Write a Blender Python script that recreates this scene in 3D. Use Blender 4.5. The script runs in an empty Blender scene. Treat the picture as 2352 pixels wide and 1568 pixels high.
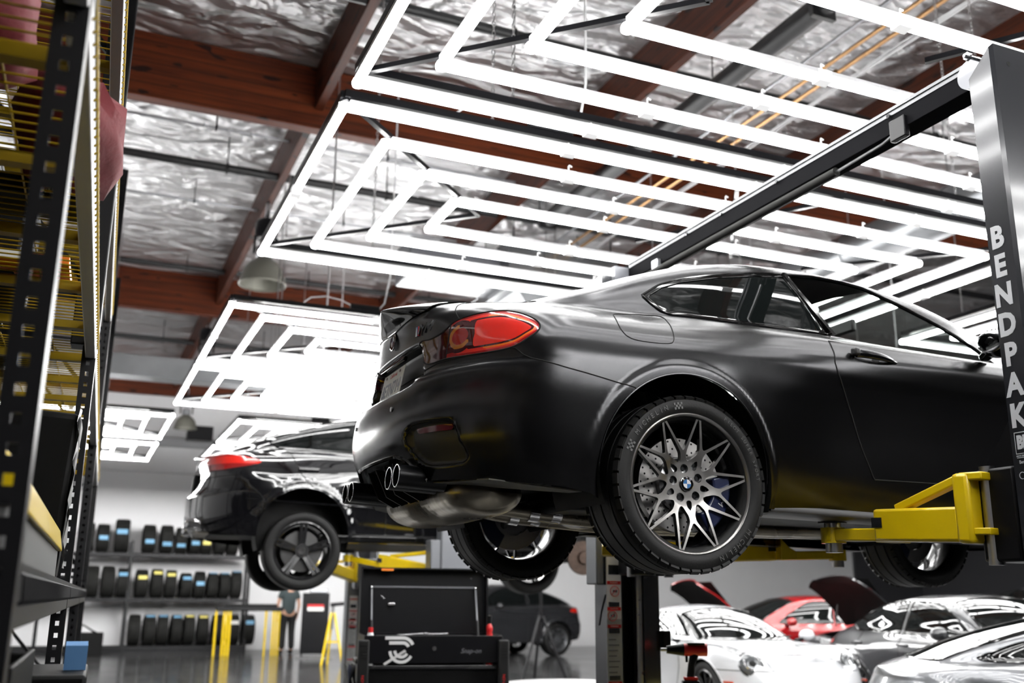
import bpy, math, random
import numpy as np
from mathutils import Vector, Matrix
PI = math.pi
random.seed(7)
rng = np.random.default_rng(7)
S = bpy.context.scene
COL = S.collection
EYE = 1.33                                     # height of the lens above the floor

# ------------------------------------------------------------------ camera
cam = bpy.data.cameras.new('camera')
cam.sensor_width = 36.0
cam.lens = 35.05
cam.clip_start = 0.02
cam.clip_end = 200
cam.dof.use_dof = True
cam.dof.focus_distance = 3.75
cam.dof.aperture_fstop = 2.2
camo = bpy.data.objects.new('camera', cam)
COL.objects.link(camo)
_y, _p, _r = math.radians(66.7627), math.radians(14.4738), math.radians(0.5362)
_f = Vector((math.cos(_y) * math.cos(_p), math.sin(_y) * math.cos(_p), math.sin(_p)))
_rt = Vector((math.sin(_y), -math.cos(_y), 0))
_up = _rt.cross(_f)
_c, _s = math.cos(_r), math.sin(_r)
_rt, _up = _c * _rt + _s * _up, -_s * _rt + _c * _up
_m = Matrix((_rt, _up, -_f)).transposed().to_4x4()
_m.translation = (0, 0, EYE)
camo.matrix_world = _m
S.camera = camo

# ------------------------------------------------------------------ exposure, world, sampling
S.view_settings.view_transform = 'Standard'
S.view_settings.look = 'None'
S.view_settings.gamma = 1
S.view_settings.use_curve_mapping = False
S.view_settings.exposure = 0.0
TUBE = 35.0                                     # strength of the LED tubes
w = bpy.data.worlds.new('world')
S.world = w
w.use_nodes = True
w.node_tree.nodes['Background'].inputs[0].default_value = (0.9, 0.95, 1.0, 1)
w.node_tree.nodes['Background'].inputs[1].default_value = 0.02
try:
    S.cycles.use_denoising = True
    S.cycles.max_bounces = 6
    S.cycles.use_adaptive_sampling = True
    S.cycles.adaptive_threshold = 0.03
    S.cycles.diffuse_bounces = 3
    S.cycles.glossy_bounces = 4
    S.cycles.transmission_bounces = 5
    S.cycles.transparent_max_bounces = 8
    S.cycles.sample_clamp_indirect = 4.0
    S.cycles.sample_clamp_direct = 0.0
    S.cycles.caustics_reflective = False
    S.cycles.caustics_refractive = False
except Exception:
    pass

# ------------------------------------------------------------------ materials
def _nodes(name):
    m = bpy.data.materials.new(name)
    m.use_nodes = True
    nt = m.node_tree
    return m, nt, nt.nodes['Principled BSDF'], nt.nodes['Material Output']

def mat(name, col, rough=0.5, metal=0.0, spec=0.5, coat=0.0, coat_rough=0.05, noise=0.0, nscale=20.0, bump=0.0, bscale=60.0, rnoise=0.0):
    """principled material; noise = colour variation, bump = fine relief, rnoise = roughness variation"""
    m, nt, b, o = _nodes(name)
    c = tuple(col) + (1,)
    b.inputs['Base Color'].default_value = c
    b.inputs['Roughness'].default_value = rough
    b.inputs['Metallic'].default_value = metal
    b.inputs['Specular IOR Level'].default_value = spec
    b.inputs['Coat Weight'].default_value = coat
    b.inputs['Coat Roughness'].default_value = coat_rough
    tc = nt.nodes.new('ShaderNodeTexCoord')
    if noise or rnoise:
        n = nt.nodes.new('ShaderNodeTexNoise')
        n.inputs['Scale'].default_value = nscale
        n.inputs['Detail'].default_value = 5
        nt.links.new(tc.outputs['Object'], n.inputs['Vector'])
        if noise:
            r = nt.nodes.new('ShaderNodeValToRGB')
            r.color_ramp.elements[0].position = 0.3
            r.color_ramp.elements[1].position = 0.7
            r.color_ramp.elements[0].color = tuple(x * (1 - noise) for x in col) + (1,)
            r.color_ramp.elements[1].color = tuple(min(1, x * (1 + noise)) for x in col) + (1,)
            nt.links.new(n.outputs['Fac'], r.inputs['Fac'])
            nt.links.new(r.outputs['Color'], b.inputs['Base Color'])
        if rnoise:
            mr = nt.nodes.new('ShaderNodeMapRange')
            mr.inputs['To Min'].default_value = max(0.02, rough - rnoise)
            mr.inputs['To Max'].default_value = min(1, rough + rnoise)
            nt.links.new(n.outputs['Fac'], mr.inputs['Value'])
            nt.links.new(mr.outputs['Result'], b.inputs['Roughness'])
    if bump:
        n2 = nt.nodes.new('ShaderNodeTexNoise')
        n2.inputs['Scale'].default_value = bscale
        n2.inputs['Detail'].default_value = 4
        nt.links.new(tc.outputs['Object'], n2.inputs['Vector'])
        bp = nt.nodes.new('ShaderNodeBump')
        bp.inputs['Strength'].default_value = bump
        bp.inputs['Distance'].default_value = 0.01
        nt.links.new(n2.outputs['Fac'], bp.inputs['Height'])
        nt.links.new(bp.outputs['Normal'], b.inputs['Normal'])
    return m

def emis(name, col, strength):
    m, nt, b, o = _nodes(name)
    b.inputs['Base Color'].default_value = tuple(col) + (1,)
    b.inputs['Emission Color'].default_value = tuple(col) + (1,)
    b.inputs['Emission Strength'].default_value = strength
    return m

def glassy(name, tint, trans, rough=0.0):
    """thin car glass: tinted see-through plus a fresnel reflection"""
    m, nt, b, o = _nodes(name)
    nt.nodes.remove(b)
    tr = nt.nodes.new('ShaderNodeBsdfTransparent')
    tr.inputs[0].default_value = tuple(t * trans for t in tint) + (1,)
    gl = nt.nodes.new('ShaderNodeBsdfGlossy')
    gl.inputs['Roughness'].default_value = rough
    fr = nt.nodes.new('ShaderNodeFresnel')
    ge = nt.nodes.new('ShaderNodeNewGeometry')
    io = nt.nodes.new('ShaderNodeMath'); io.operation = 'MULTIPLY_ADD'
    io.inputs[1].default_value = 1 / 1.5 - 1.5; io.inputs[2].default_value = 1.5
    nt.links.new(ge.outputs['Backfacing'], io.inputs[0]); nt.links.new(io.outputs[0], fr.inputs['IOR'])
    mx = nt.nodes.new('ShaderNodeMixShader')
    nt.links.new(fr.outputs[0], mx.inputs[0])
    nt.links.new(tr.outputs[0], mx.inputs[1])
    nt.links.new(gl.outputs[0], mx.inputs[2])
    nt.links.new(mx.outputs[0], o.inputs['Surface'])
    return m

M = {}
M['satin'] = mat('satin_dark_grey_paint', (0.052, 0.052, 0.054), 0.23, 1.0, 0.5, rnoise=0.02, nscale=3)
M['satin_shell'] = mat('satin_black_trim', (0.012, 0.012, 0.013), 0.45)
M['gloss_black'] = mat('gloss_black_paint', (0.004, 0.004, 0.005), 0.08, 0.0, 0.6, coat=1.0, coat_rough=0.015)
M['white_paint'] = mat('white_car_paint', (0.66, 0.67, 0.69), 0.25, 0.0, 0.5, coat=1.0, coat_rough=0.02)
M['grey_paint'] = mat('mineral_grey_car_paint', (0.030, 0.031, 0.034), 0.28, 0.3, 0.5, coat=1.0, coat_rough=0.02)
M['silver_paint'] = mat('silver_car_paint', (0.16, 0.165, 0.175), 0.30, 0.6, 0.5, coat=1.0, coat_rough=0.02)
M['dark_paint'] = mat('dark_grey_car_paint', (0.03, 0.031, 0.034), 0.22, 0.4, 0.5, coat=1.0, coat_rough=0.02)
M['red_paint'] = mat('red_car_paint', (0.33, 0.008, 0.010), 0.25, 0.1, 0.5, coat=1.0)
M['gap'] = mat('panel_gap_black', (0.002, 0.002, 0.002), 0.9)
M['plastic'] = mat('black_plastic', (0.006, 0.006, 0.006), 0.5, 0, 0.2, bump=0.05, bscale=200)
M['gloss_trim'] = mat('gloss_black_trim', (0.004, 0.004, 0.004), 0.07, 0, 0.6)
M['rubber'] = mat('tyre_rubber', (0.008, 0.008, 0.008), 0.55, 0, 0.25, bump=0.08, bscale=120)
M['rubber_grey'] = mat('tyre_rubber_dusty', (0.014, 0.014, 0.013), 0.7, 0, 0.15, bump=0.08, bscale=120, noise=0.2)
M['alloy'] = mat('machined_alloy', (0.34, 0.33, 0.32), 0.30, 1.0, rnoise=0.05, nscale=30)
M['alloy_dark'] = mat('dark_painted_alloy', (0.012, 0.012, 0.013), 0.25, 0.2, coat=0.5)
M['steel'] = mat('bare_steel', (0.42, 0.42, 0.43), 0.3, 1.0, rnoise=0.08)
M['disc'] = mat('brake_disc_steel', (0.40, 0.39, 0.38), 0.34, 1.0, rnoise=0.08, nscale=60)
M['exh'] = mat('exhaust_steel', (0.25, 0.225, 0.18), 0.30, 1.0, noise=0.35, nscale=5, rnoise=0.1)
M['under'] = mat('underbody_black', (0.007, 0.007, 0.007), 0.6, 0, 0.2, noise=0.4, nscale=8)
M['chrome'] = mat('chrome', (0.75, 0.75, 0.76), 0.08, 1.0)
M['blue_caliper'] = mat('blue_caliper_paint', (0.004, 0.010, 0.050), 0.3, 0, coat=0.6)
M['red_lens'] = mat('red_tail_lens', (0.30, 0.004, 0.004), 0.10, 0, 0.6, coat=1.0, coat_rough=0.0)
M['red_deep'] = mat('deep_red_tail_lens', (0.05, 0.001, 0.003), 0.08, 0, 0.6, coat=1.0, coat_rough=0.0)
M['red_hot'] = mat('bright_red_tail_reflector', (0.75, 0.015, 0.006), 0.2, 0, 0.6, coat=1.0, coat_rough=0.0)
M['orange_lens'] = mat('amber_tail_reflector', (0.85, 0.16, 0.01), 0.2, 0, 0.6, coat=1.0, coat_rough=0.0)
M['yellow'] = mat('yellow_lift_paint', (0.80, 0.56, 0.004), 0.32, 0, 0.5, coat=0.4, noise=0.05, nscale=6)
M['yellow_dark'] = mat('yellow_wire_coating', (0.26, 0.17, 0.004), 0.45, 0, 0.3)
M['col_dark'] = mat('dark_grey_powder_coat', (0.022, 0.023, 0.027), 0.22, 0.3, coat=0.6, coat_rough=0.1, noise=0.1, nscale=3)
M['col_grey'] = mat('grey_powder_coat', (0.16, 0.165, 0.18), 0.35, 0.2, coat=0.3)
M['black_metal'] = mat('black_painted_metal', (0.005, 0.005, 0.006), 0.32, 0.0, 0.22)
M['grey_metal'] = mat('galvanised_metal', (0.42, 0.43, 0.45), 0.38, 0.9, noise=0.15, nscale=4)
M['white_plastic'] = mat('white_plastic', (0.75, 0.75, 0.76), 0.4)
M['letter'] = mat('pale_grey_vinyl_letters', (0.55, 0.56, 0.58), 0.4)
M['sticker'] = mat('grey_sticker', (0.40, 0.41, 0.42), 0.5)
M['sticker_white'] = mat('white_sticker', (0.72, 0.72, 0.72), 0.5)
M['red'] = mat('red_plastic', (0.50, 0.010, 0.012), 0.4)
M['orange'] = mat('orange_plastic', (0.8, 0.2, 0.01), 0.4)
M['blue'] = mat('blue_paper', (0.12, 0.28, 0.55), 0.7)
M['blue_tape'] = mat('blue_label', (0.20, 0.42, 0.62), 0.6)
M['yellow_label'] = mat('yellow_label', (0.85, 0.75, 0.22), 0.6)
M['white_label'] = mat('white_label', (0.75, 0.75, 0.72), 0.6)
M['cardboard'] = mat('brown_cardboard', (0.30, 0.17, 0.08), 0.8)
M['brass'] = mat('copper_conduit', (0.55, 0.33, 0.16), 0.28, 1.0)
M['pipe'] = mat('black_iron_pipe', (0.010, 0.010, 0.011), 0.4, 0.1)
M['duct'] = mat('duct_sheet_metal', (0.30, 0.31, 0.32), 0.35, 0.8, noise=0.15, nscale=1.5)
M['glass_dark'] = mat('dark_tinted_glass', (0.004, 0.005, 0.005), 0.02, 0, 0.6)
M['glass_clear'] = glassy('clear_tinted_glass', (0.92, 1.0, 0.97), 0.62)
M['lamp_glass'] = mat('headlamp_glass', (0.09, 0.095, 0.10), 0.05, 0.2, coat=1.0, coat_rough=0.0)
M['navy'] = mat('navy_cloth', (0.010, 0.018, 0.06), 0.85)
M['rusty'] = mat('rusty_iron', (0.045, 0.028, 0.020), 0.5, 0.6, noise=0.4, nscale=30)
M['yellow_pale'] = mat('pale_yellow_mat', (0.75, 0.65, 0.20), 0.5)
M['tote'] = mat('black_tote_plastic', (0.004, 0.004, 0.004), 0.55, 0, 0.12)
M['skin'] = mat('skin', (0.50, 0.28, 0.19), 0.5)
M['cloth_green'] = mat('dark_green_shirt', (0.030, 0.043, 0.045), 0.85)
M['cloth_black'] = mat('black_trousers', (0.008, 0.008, 0.009), 0.8)
M['tube'] = emis('led_tube_light', (1.0, 0.995, 0.985), TUBE)
M['frost'] = emis('glowing_frosted_connector', (0.85, 0.85, 0.85), 0.9)  # emission stands in for tube light passing through the frosted plastic
M['chain'] = mat('zinc_chain', (0.62, 0.62, 0.62), 0.3, 1.0)
M['seat'] = mat('black_leather_seat', (0.010, 0.009, 0.009), 0.5)

# ------------------------------------------------------------------ mesh builder
class MB:
    def __init__(s):
        s.v = []; s.f = []; s.mi = []; s.cur = 0
    def add(s, verts, faces):
        o = len(s.v)
        s.v.extend([tuple(p) for p in verts])
        for f in faces:
            s.f.append(tuple(i + o for i in f)); s.mi.append(s.cur)
        return s
    def box(s, c, d, rot=None, taper=1.0):
        """box centred at c with full sizes d; rot = Matrix 3x3; taper scales the top"""
        hx, hy, hz = d[0] / 2, d[1] / 2, d[2] / 2
        P = []
        for z in (-hz, hz):
            k = taper if z > 0 else 1.0
            P += [(-hx * k, -hy * k, z), (hx * k, -hy * k, z), (hx * k, hy * k, z), (-hx * k, hy * k, z)]
        c = Vector(c)
        P = [(rot @ Vector(p) if rot else Vector(p)) + c for p in P]
        return s.add(P, [(3, 2, 1, 0), (4, 5, 6, 7), (0, 1, 5, 4), (1, 2, 6, 5), (2, 3, 7, 6), (3, 0, 4, 7)])
    def box2(s, a, b):
        return s.box([(a[i] + b[i]) / 2 for i in range(3)], [abs(b[i] - a[i]) for i in range(3)])
    def bar(s, p0, p1, wd, ht, up=(0, 0, 1)):
        """rectangular bar from p0 to p1; ht along up"""
        p0, p1 = Vector(p0), Vector(p1)
        d = (p1 - p0); L = d.length; d.normalize()
        up = Vector(up)
        sx = d.cross(up)
        if sx.length < 1e-5: sx = d.cross(Vector((1, 0, 0)))
        sx.normalize(); uz = sx.cross(d)
        R = Matrix((d, -sx, uz)).transposed()
        return s.box((p0 + p1) / 2, (L, wd, ht), R)
    def tube(s, pts, r, n=8, caps=True, closed=False):
        pts = [Vector(p) for p in pts]
        N = len(pts)
        rr = r if isinstance(r, (list, tuple)) else [r] * N
        T = []
        for i in range(N):
            a = pts[(i - 1) % N] if (i > 0 or closed) else pts[0]
            b = pts[(i + 1) % N] if (i < N - 1 or closed) else pts[-1]
            t = (b - a)
            T.append(t.normalized() if t.length > 1e-9 else Vector((0, 0, 1)))
        u = T[0].orthogonal().normalized()
        V = []
        for i in range(N):
            if i:
                u = u - T[i] * u.dot(T[i])
                if u.length < 1e-6: u = T[i].orthogonal()
                u.normalize()
            w_ = T[i].cross(u)
            for k in range(n):
                a = 2 * PI * k / n
                V.append(pts[i] + (u * math.cos(a) + w_ * math.sin(a)) * rr[i])
        F = []
        for i in range(N if closed else N - 1):
            j = (i + 1) % N
            for k in range(n):
                F.append((i * n + k, i * n + (k + 1) % n, j * n + (k + 1) % n, j * n + k))
        if caps and not closed:
            F.append(tuple(range(n - 1, -1, -1))); F.append(tuple((N - 1) * n + k for k in range(n)))
        return s.add(V, F)
    def cyl(s, p0, p1, r, n=16, r2=None):
        return s.tube([p0, p1], [r, r if r2 is None else r2], n)
    def lathe(s, prof, o=(0, 0, 0), ax=(0, 0, 1), n=32, closed=False, caps=True):
        """prof = [(radius, height along ax)]"""
        o, ax = Vector(o), Vector(ax).normalized()
        u = ax.orthogonal().normalized(); w_ = ax.cross(u)
        V = []
        for (r, h) in prof:
            for k in range(n):
                a = 2 * PI * k / n
                V.append(o + ax * h + (u * math.cos(a) + w_ * math.sin(a)) * r)
        F = []
        m = len(prof)
        for i in range(m if closed else m - 1):
            j = (i + 1) % m
            for k in range(n):
                F.append((i * n + k, i * n + (k + 1) % n, j * n + (k + 1) % n, j * n + k))
        if not closed and caps:
            if prof[0][0] > 1e-6: F.append(tuple(range(n - 1, -1, -1)))
            if prof[-1][0] > 1e-6: F.append(tuple((m - 1) * n + k for k in range(n)))
        return s.add(V, F)
    def prism(s, poly, o, ux, uy, depth):
        """extrude a 2-D polygon (in axes ux, uy from o) by depth along ux x uy"""
        o, ux, uy = Vector(o), Vector(ux), Vector(uy)
        nz = ux.cross(uy).normalized() * depth
        n = len(poly)
        V = [o + ux * p[0] + uy * p[1] for p in poly] + [o + ux * p[0] + uy * p[1] + nz for p in poly]
        F = [tuple(range(n - 1, -1, -1)), tuple(range(n, 2 * n))] + [(i, (i + 1) % n, (i + 1) % n + n, i + n) for i in range(n)]
        return s.add(V, F)
    def grid(s, rows):
        n = len(rows[0]); V = [p for r in rows for p in r]
        F = [(i * n + k, i * n + k + 1, (i + 1) * n + k + 1, (i + 1) * n + k) for i in range(len(rows) - 1) for k in range(n - 1)]
        return s.add(V, F)
    def ball(s, c, r, n=12, m=8, sc=(1, 1, 1)):
        c = Vector(c); V = []; F = []
        for i in range(m + 1):
            t = PI * i / m
            for k in range(n):
                a = 2 * PI * k / n
                V.append(c + Vector((r * sc[0] * math.sin(t) * math.cos(a), r * sc[1] * math.sin(t) * math.sin(a), r * sc[2] * math.cos(t))))
        for i in range(m):
            for k in range(n):
                F.append((i * n + k, (i + 1) * n + k, (i + 1) * n + (k + 1) % n, i * n + (k + 1) % n))
        return s.add(V, F)
    def build(s, name, m, parent=None, smooth=35, bevel=0.0, weld=False):
        me = bpy.data.meshes.new(name)
        me.from_pydata([tuple(p) for p in s.v], [], s.f)
        ms = m if isinstance(m, (list, tuple)) else [m]
        for q in ms: me.materials.append(M[q] if isinstance(q, str) else q)
        if len(ms) > 1: me.polygons.foreach_set('material_index', s.mi)
        if smooth:
            me.polygons.foreach_set('use_smooth', [True] * len(me.polygons))
            me.update()
            try: me.set_sharp_from_angle(angle=math.radians(smooth))
            except Exception: pass
        me.update()
        o = bpy.data.objects.new(name, me)
        COL.objects.link(o)
        if parent is not None: o.parent = parent
        if bevel:
            b = o.modifiers.new('bevel', 'BEVEL'); b.width = bevel; b.segments = 2; b.limit_method = 'ANGLE'; b.angle_limit = math.radians(40)
        return o

def tag(o, label=None, cat=None, group=None, kind=None):
    if label: o['label'] = label
    if cat: o['category'] = cat
    if group: o['group'] = group
    if kind: o['kind'] = kind
    return o

def thing(name, label, cat, loc=(0, 0, 0), rz=0.0, group=None):
    o = bpy.data.objects.new(name, None)
    o.empty_display_size = 0.1
    COL.objects.link(o)
    o.location = loc; o.rotation_euler = (0, 0, rz)
    return tag(o, label, cat, group)

def copy_tree(o, parent=None, loc=None, rz=None, label=None):
    c = o.copy(); COL.objects.link(c)
    c.parent = parent
    if loc is not None: c.location = loc
    if rz is not None: c.rotation_euler = (0, 0, rz)
    if label: c['label'] = label
    for ch in list(o.children): copy_tree(ch, c)
    return c

def text_mesh(name, body, size, mtx, m, parent=None, extrude=0.0006, align='CENTER', sx=1.0, shear=0.0, bold=0.0):
    """lettering as mesh; mtx places its local XY plane"""
    cu = bpy.data.curves.new(name, 'FONT')
    cu.body = body; cu.size = size; cu.extrude = extrude; cu.align_x = align; cu.align_y = 'CENTER'; cu.shear = shear; cu.offset = bold; cu.resolution_u = 3
    t = bpy.data.objects.new(name, cu); COL.objects.link(t)
    dg = bpy.context.evaluated_depsgraph_get()
    me = bpy.data.meshes.new_from_object(t.evaluated_get(dg))
    bpy.data.objects.remove(t); bpy.data.curves.remove(cu)
    me.transform(mtx @ Matrix.Diagonal((sx, 1, 1, 1)))
    me.materials.clear(); me.materials.append(M[m])
    o = bpy.data.objects.new(name, me); COL.objects.link(o)
    if parent is not None: o.parent = parent
    return o

def frame(o, ux, uy):
    """4x4 matrix with origin o and axes ux, uy"""
    ux, uy = Vector(ux).normalized(), Vector(uy).normalized()
    uz = ux.cross(uy).normalized(); uy = uz.cross(ux)
    m = Matrix((ux, uy, uz)).transposed().to_4x4(); m.translation = Vector(o)
    return m
# ------------------------------------------------------------------ the building
CEIL, BEAMZ, GIRZ, LAMPZ = 7.07, 6.33, 6.55, 2.7 + EYE
WALLY = 27.4
X0, X1, Y0 = -7.0, 27.5, -9.0

def foil_mat():
    m, nt, b, o = _nodes('crumpled_foil_insulation')
    b.inputs['Base Color'].default_value = (0.80, 0.80, 0.81, 1)
    b.inputs['Metallic'].default_value = 0.85
    b.inputs['Roughness'].default_value = 0.34
    tc = nt.nodes.new('ShaderNodeTexCoord')
    mp = nt.nodes.new('ShaderNodeMapping'); mp.inputs['Scale'].default_value = (0.75, 1.5, 1)
    nt.links.new(tc.outputs['Object'], mp.inputs['Vector'])
    n1 = nt.nodes.new('ShaderNodeTexNoise'); n1.inputs['Scale'].default_value = 1.3; n1.inputs['Detail'].default_value = 2.5; n1.inputs['Distortion'].default_value = 0.8
    n2 = nt.nodes.new('ShaderNodeTexNoise'); n2.inputs['Scale'].default_value = 6.0; n2.inputs['Detail'].default_value = 3
    nt.links.new(mp.outputs['Vector'], n1.inputs['Vector']); nt.links.new(mp.outputs['Vector'], n2.inputs['Vector'])
    a = nt.nodes.new('ShaderNodeMath'); a.operation = 'MULTIPLY_ADD'; a.inputs[1].default_value = 0.14
    nt.links.new(n2.outputs['Fac'], a.inputs[0]); nt.links.new(n1.outputs['Fac'], a.inputs[2])
    bp = nt.nodes.new('ShaderNodeBump'); bp.inputs['Strength'].default_value = 1.0; bp.inputs['Distance'].default_value = 0.42
    nt.links.new(a.outputs[0], bp.inputs['Height']); nt.links.new(bp.outputs['Normal'], b.inputs['Normal'])
    return m
M['foil'] = foil_mat()

def wood_mat(name, c1, c2, axis):
    m, nt, b, o = _nodes(name)
    tc = nt.nodes.new('ShaderNodeTexCoord')
    mp = nt.nodes.new('ShaderNodeMapping')
    sc = [9.0, 9.0, 9.0]; sc[axis] = 0.55
    mp.inputs['Scale'].default_value = sc
    nt.links.new(tc.outputs['Object'], mp.inputs['Vector'])
    n = nt.nodes.new('ShaderNodeTexNoise'); n.inputs['Scale'].default_value = 1.6; n.inputs['Detail'].default_value = 6; n.inputs['Roughness'].default_value = 0.65
    nt.links.new(mp.outputs['Vector'], n.inputs['Vector'])
    r = nt.nodes.new('ShaderNodeValToRGB')
    r.color_ramp.elements[0].position = 0.30; r.color_ramp.elements[0].color = tuple(c1) + (1,)
    r.color_ramp.elements[1].position = 0.72; r.color_ramp.elements[1].color = tuple(c2) + (1,)
    nt.links.new(n.outputs['Fac'], r.inputs['Fac'])
    # laminations: thin darker joints every 0.12 m of height
    sx = nt.nodes.new('ShaderNodeSeparateXYZ'); nt.links.new(tc.outputs['Object'], sx.inputs[0])
    f = nt.nodes.new('ShaderNodeMath'); f.operation = 'PINGPONG'; f.inputs[1].default_value = 0.06
    nt.links.new(sx.outputs['Z'], f.inputs[0])
    g = nt.nodes.new('ShaderNodeMath'); g.operation = 'LESS_THAN'; g.inputs[1].default_value = 0.004
    nt.links.new(f.outputs[0], g.inputs[0])
    k = nt.nodes.new('ShaderNodeTexNoise'); k.inputs['Scale'].default_value = 3.2; k.inputs['Detail'].default_value = 0
    mp2 = nt.nodes.new('ShaderNodeMapping'); s2 = [3.0, 3.0, 3.0]; s2[axis] = 1.0; mp2.inputs['Scale'].default_value = s2
    nt.links.new(tc.outputs['Object'], mp2.inputs['Vector']); nt.links.new(mp2.outputs['Vector'], k.inputs['Vector'])
    kk = nt.nodes.new('ShaderNodeMath'); kk.operation = 'GREATER_THAN'; kk.inputs[1].default_value = 0.74
    nt.links.new(k.outputs['Fac'], kk.inputs[0])
    ad = nt.nodes.new('ShaderNodeMath'); ad.operation = 'MAXIMUM'
    nt.links.new(g.outputs[0], ad.inputs[0]); nt.links.new(kk.outputs[0], ad.inputs[1])
    mx = nt.nodes.new('ShaderNodeMixRGB'); mx.inputs[2].default_value = tuple(x * 0.30 for x in c1) + (1,)
    nt.links.new(ad.outputs[0], mx.inputs[0]); nt.links.new(r.outputs['Color'], mx.inputs[1])
    nt.links.new(mx.outputs[0], b.inputs['Base Color'])
    b.inputs['Roughness'].default_value = 0.55
    b.inputs['Specular IOR Level'].default_value = 0.2
    return m
M['wood_x'] = wood_mat('stained_glulam_timber', (0.040, 0.007, 0.002), (0.135, 0.026, 0.006), 0)
M['wood_y'] = wood_mat('stained_purlin_timber', (0.030, 0.006, 0.002), (0.095, 0.020, 0.006), 1)
M['white_wall'] = mat('white_painted_wall', (0.86, 0.86, 0.87), 0.7, noise=0.03, nscale=0.8)
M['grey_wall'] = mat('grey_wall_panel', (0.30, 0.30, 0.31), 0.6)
M['dark_wall'] = mat('dark_grey_wall', (0.05, 0.05, 0.055), 0.6)
M['floor'] = mat('polished_dark_concrete', (0.060, 0.060, 0.060), 0.14, 0, 0.6, noise=0.35, nscale=0.9, rnoise=0.06)

def struct(name, mb, m, **k):
    o = mb.build(name, m, **k); o['kind'] = 'structure'; return o
struct('floor', MB().box2((X0, Y0, -0.3), (X1, WALLY + 0.3, 0)), 'floor', smooth=0)
struct('ceiling', MB().box2((X0, Y0, CEIL), (X1, WALLY + 0.3, CEIL + 0.2)), 'foil', smooth=0)
struct('wall_back', MB().box2((X0, WALLY, 0), (X1, WALLY + 0.3, CEIL)), 'white_wall', smooth=0)
struct('wall_left', MB().box2((X0 - 0.3, Y0, 0), (X0, WALLY + 0.3, CEIL)), 'white_wall', smooth=0)
struct('wall_right', MB().box2((X1, Y0, 0), (X1 + 0.3, WALLY + 0.3, CEIL)), 'dark_wall', smooth=0)
for yy, lab in ((20.32, 'thin red pipe on the dark end wall, first of the pair'), (19.55, 'thin red pipe on the dark end wall, second of the pair')):
    tag(MB().cyl((X1 - 0.06, yy, 1.9), (X1 - 0.06, yy, 3.4), 0.05, 10).build('red_pipe', 'red'), lab, 'pipe', 'red pipes on the end wall')
struct('wall_front', MB().box2((X0, Y0 - 0.3, 0), (X1, Y0, CEIL)), 'dark_wall', smooth=0)
# soffit: the thicker lower part of the back wall, with a grey ledge above it
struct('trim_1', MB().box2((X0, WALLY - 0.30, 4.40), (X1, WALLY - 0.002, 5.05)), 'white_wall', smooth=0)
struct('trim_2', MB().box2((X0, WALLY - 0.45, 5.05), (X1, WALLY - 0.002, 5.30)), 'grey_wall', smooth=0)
# wall joint and a grey door seen past the white wall at the right
struct('trim_3', MB().box2((24.5, WALLY - 0.10, 0), (X1, WALLY - 0.002, 3.9)), 'dark_wall', smooth=0)

BEAM_Y = [10.1, 18.4, 26.72]
for i, y in enumerate(BEAM_Y):
    o = MB().box2((X0, y, BEAMZ), (X1, y + 0.17, CEIL - 0.002)).build('roof_beam', 'wood_x', smooth=0, bevel=0.01)
    tag(o, ['red-brown glulam roof beam nearest the camera, crossing above the light fixtures',
            'red-brown glulam roof beam behind the high-bay pendant lamp, middle one of three in view',
            'red-brown glulam roof beam at the top of the white back wall'][i], 'beam', 'glulam roof beams')
gx = [-1.12, 1.98, 5.08, 8.18, 11.28]
ends = [1.8 - 0.17] + sorted(BEAM_Y)
bay = ['this side of the first beam', 'between first and middle beam', 'between middle and back beam']
gxn = {1.98: 'over the pendant lamp', 5.08: 'beside the thick black pipe', 8.18: 'past the round silver duct'}
for gi, x in enumerate(gx):
    for j in range(1, 4):
        a, b_ = ends[j - 1] + 0.17, ends[j]
        if x < 1 and j == 1: continue
        t = MB().box2((x - 0.045, a + 0.004, GIRZ), (x + 0.045, b_ - 0.004, CEIL - 0.002)).build('roof_girder', 'wood_y', smooth=0)
        nm = gxn.get(x) or ({-1.12: 'over the storage rack', 11.28: 'over the parked sedan'}[x])
        tag(t, 'brown timber girder ' + nm + ', ' + bay[j - 1], 'beam', 'roof girders between the beams')

def pipe_x(name, label, y, z, x0, x1, r, m='pipe', n=12):
    mb = MB().cyl((x0, y, z), (x1, y, z), r, n)
    k = x0 + 1.2
    o = mb.build(name, m)
    tag(o, label, 'pipe', 'ceiling pipes')
    return o
def hangers(parent_pipe, y, z, xs, r):
    for x in xs:
        MB().cyl((x, y, z + r), (x, y, CEIL - 0.01), 0.008, 6).tube([(x + 0.0, y + math.cos(a) * (r + 0.012), z + math.sin(a) * (r + 0.012)) for a in [2 * PI * i / 12 for i in range(12)]], 0.012, 6, closed=True).build('pipe_hanger', 'pipe', parent_pipe)
for (y, z, r, lab) in [(7.94, 5.3 + EYE, 0.055, 'black sprinkler pipe crossing behind the tops of the nearest light fixtures'),
                       (12.3, 5.3 + EYE, 0.055, 'black sprinkler pipe on the foil ceiling between the first and middle beams'),
                       (17.3, 5.50 + EYE, 0.05, 'black sprinkler pipe along the top of the middle roof beam'),
                       (21.92, 5.3 + EYE, 0.055, 'black sprinkler pipe between the middle and back beams')]:
    p = pipe_x('sprinkler_pipe', lab, y, z, X0 + 0.01, X1 - 0.01, r)
    hangers(p, y, z, [-0.45, 1.29, 3.4, 5.7, 8.8, 12, 15], r)
for (y, z) in [(13.9, 5.42 + EYE), (11.6, 5.5 + EYE)]:
    p = pipe_x('ceiling_conduit', 'thin grey conduit on the foil ceiling, ' + ('behind the sprinkler pipe' if y > 12 else 'between the first beam and the sprinkler pipe'), y, z, X0 + 0.01, 5.0, 0.02, 'grey_metal', 8)
    hangers(p, y, z, [1.05, 3.2], 0.02)
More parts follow.
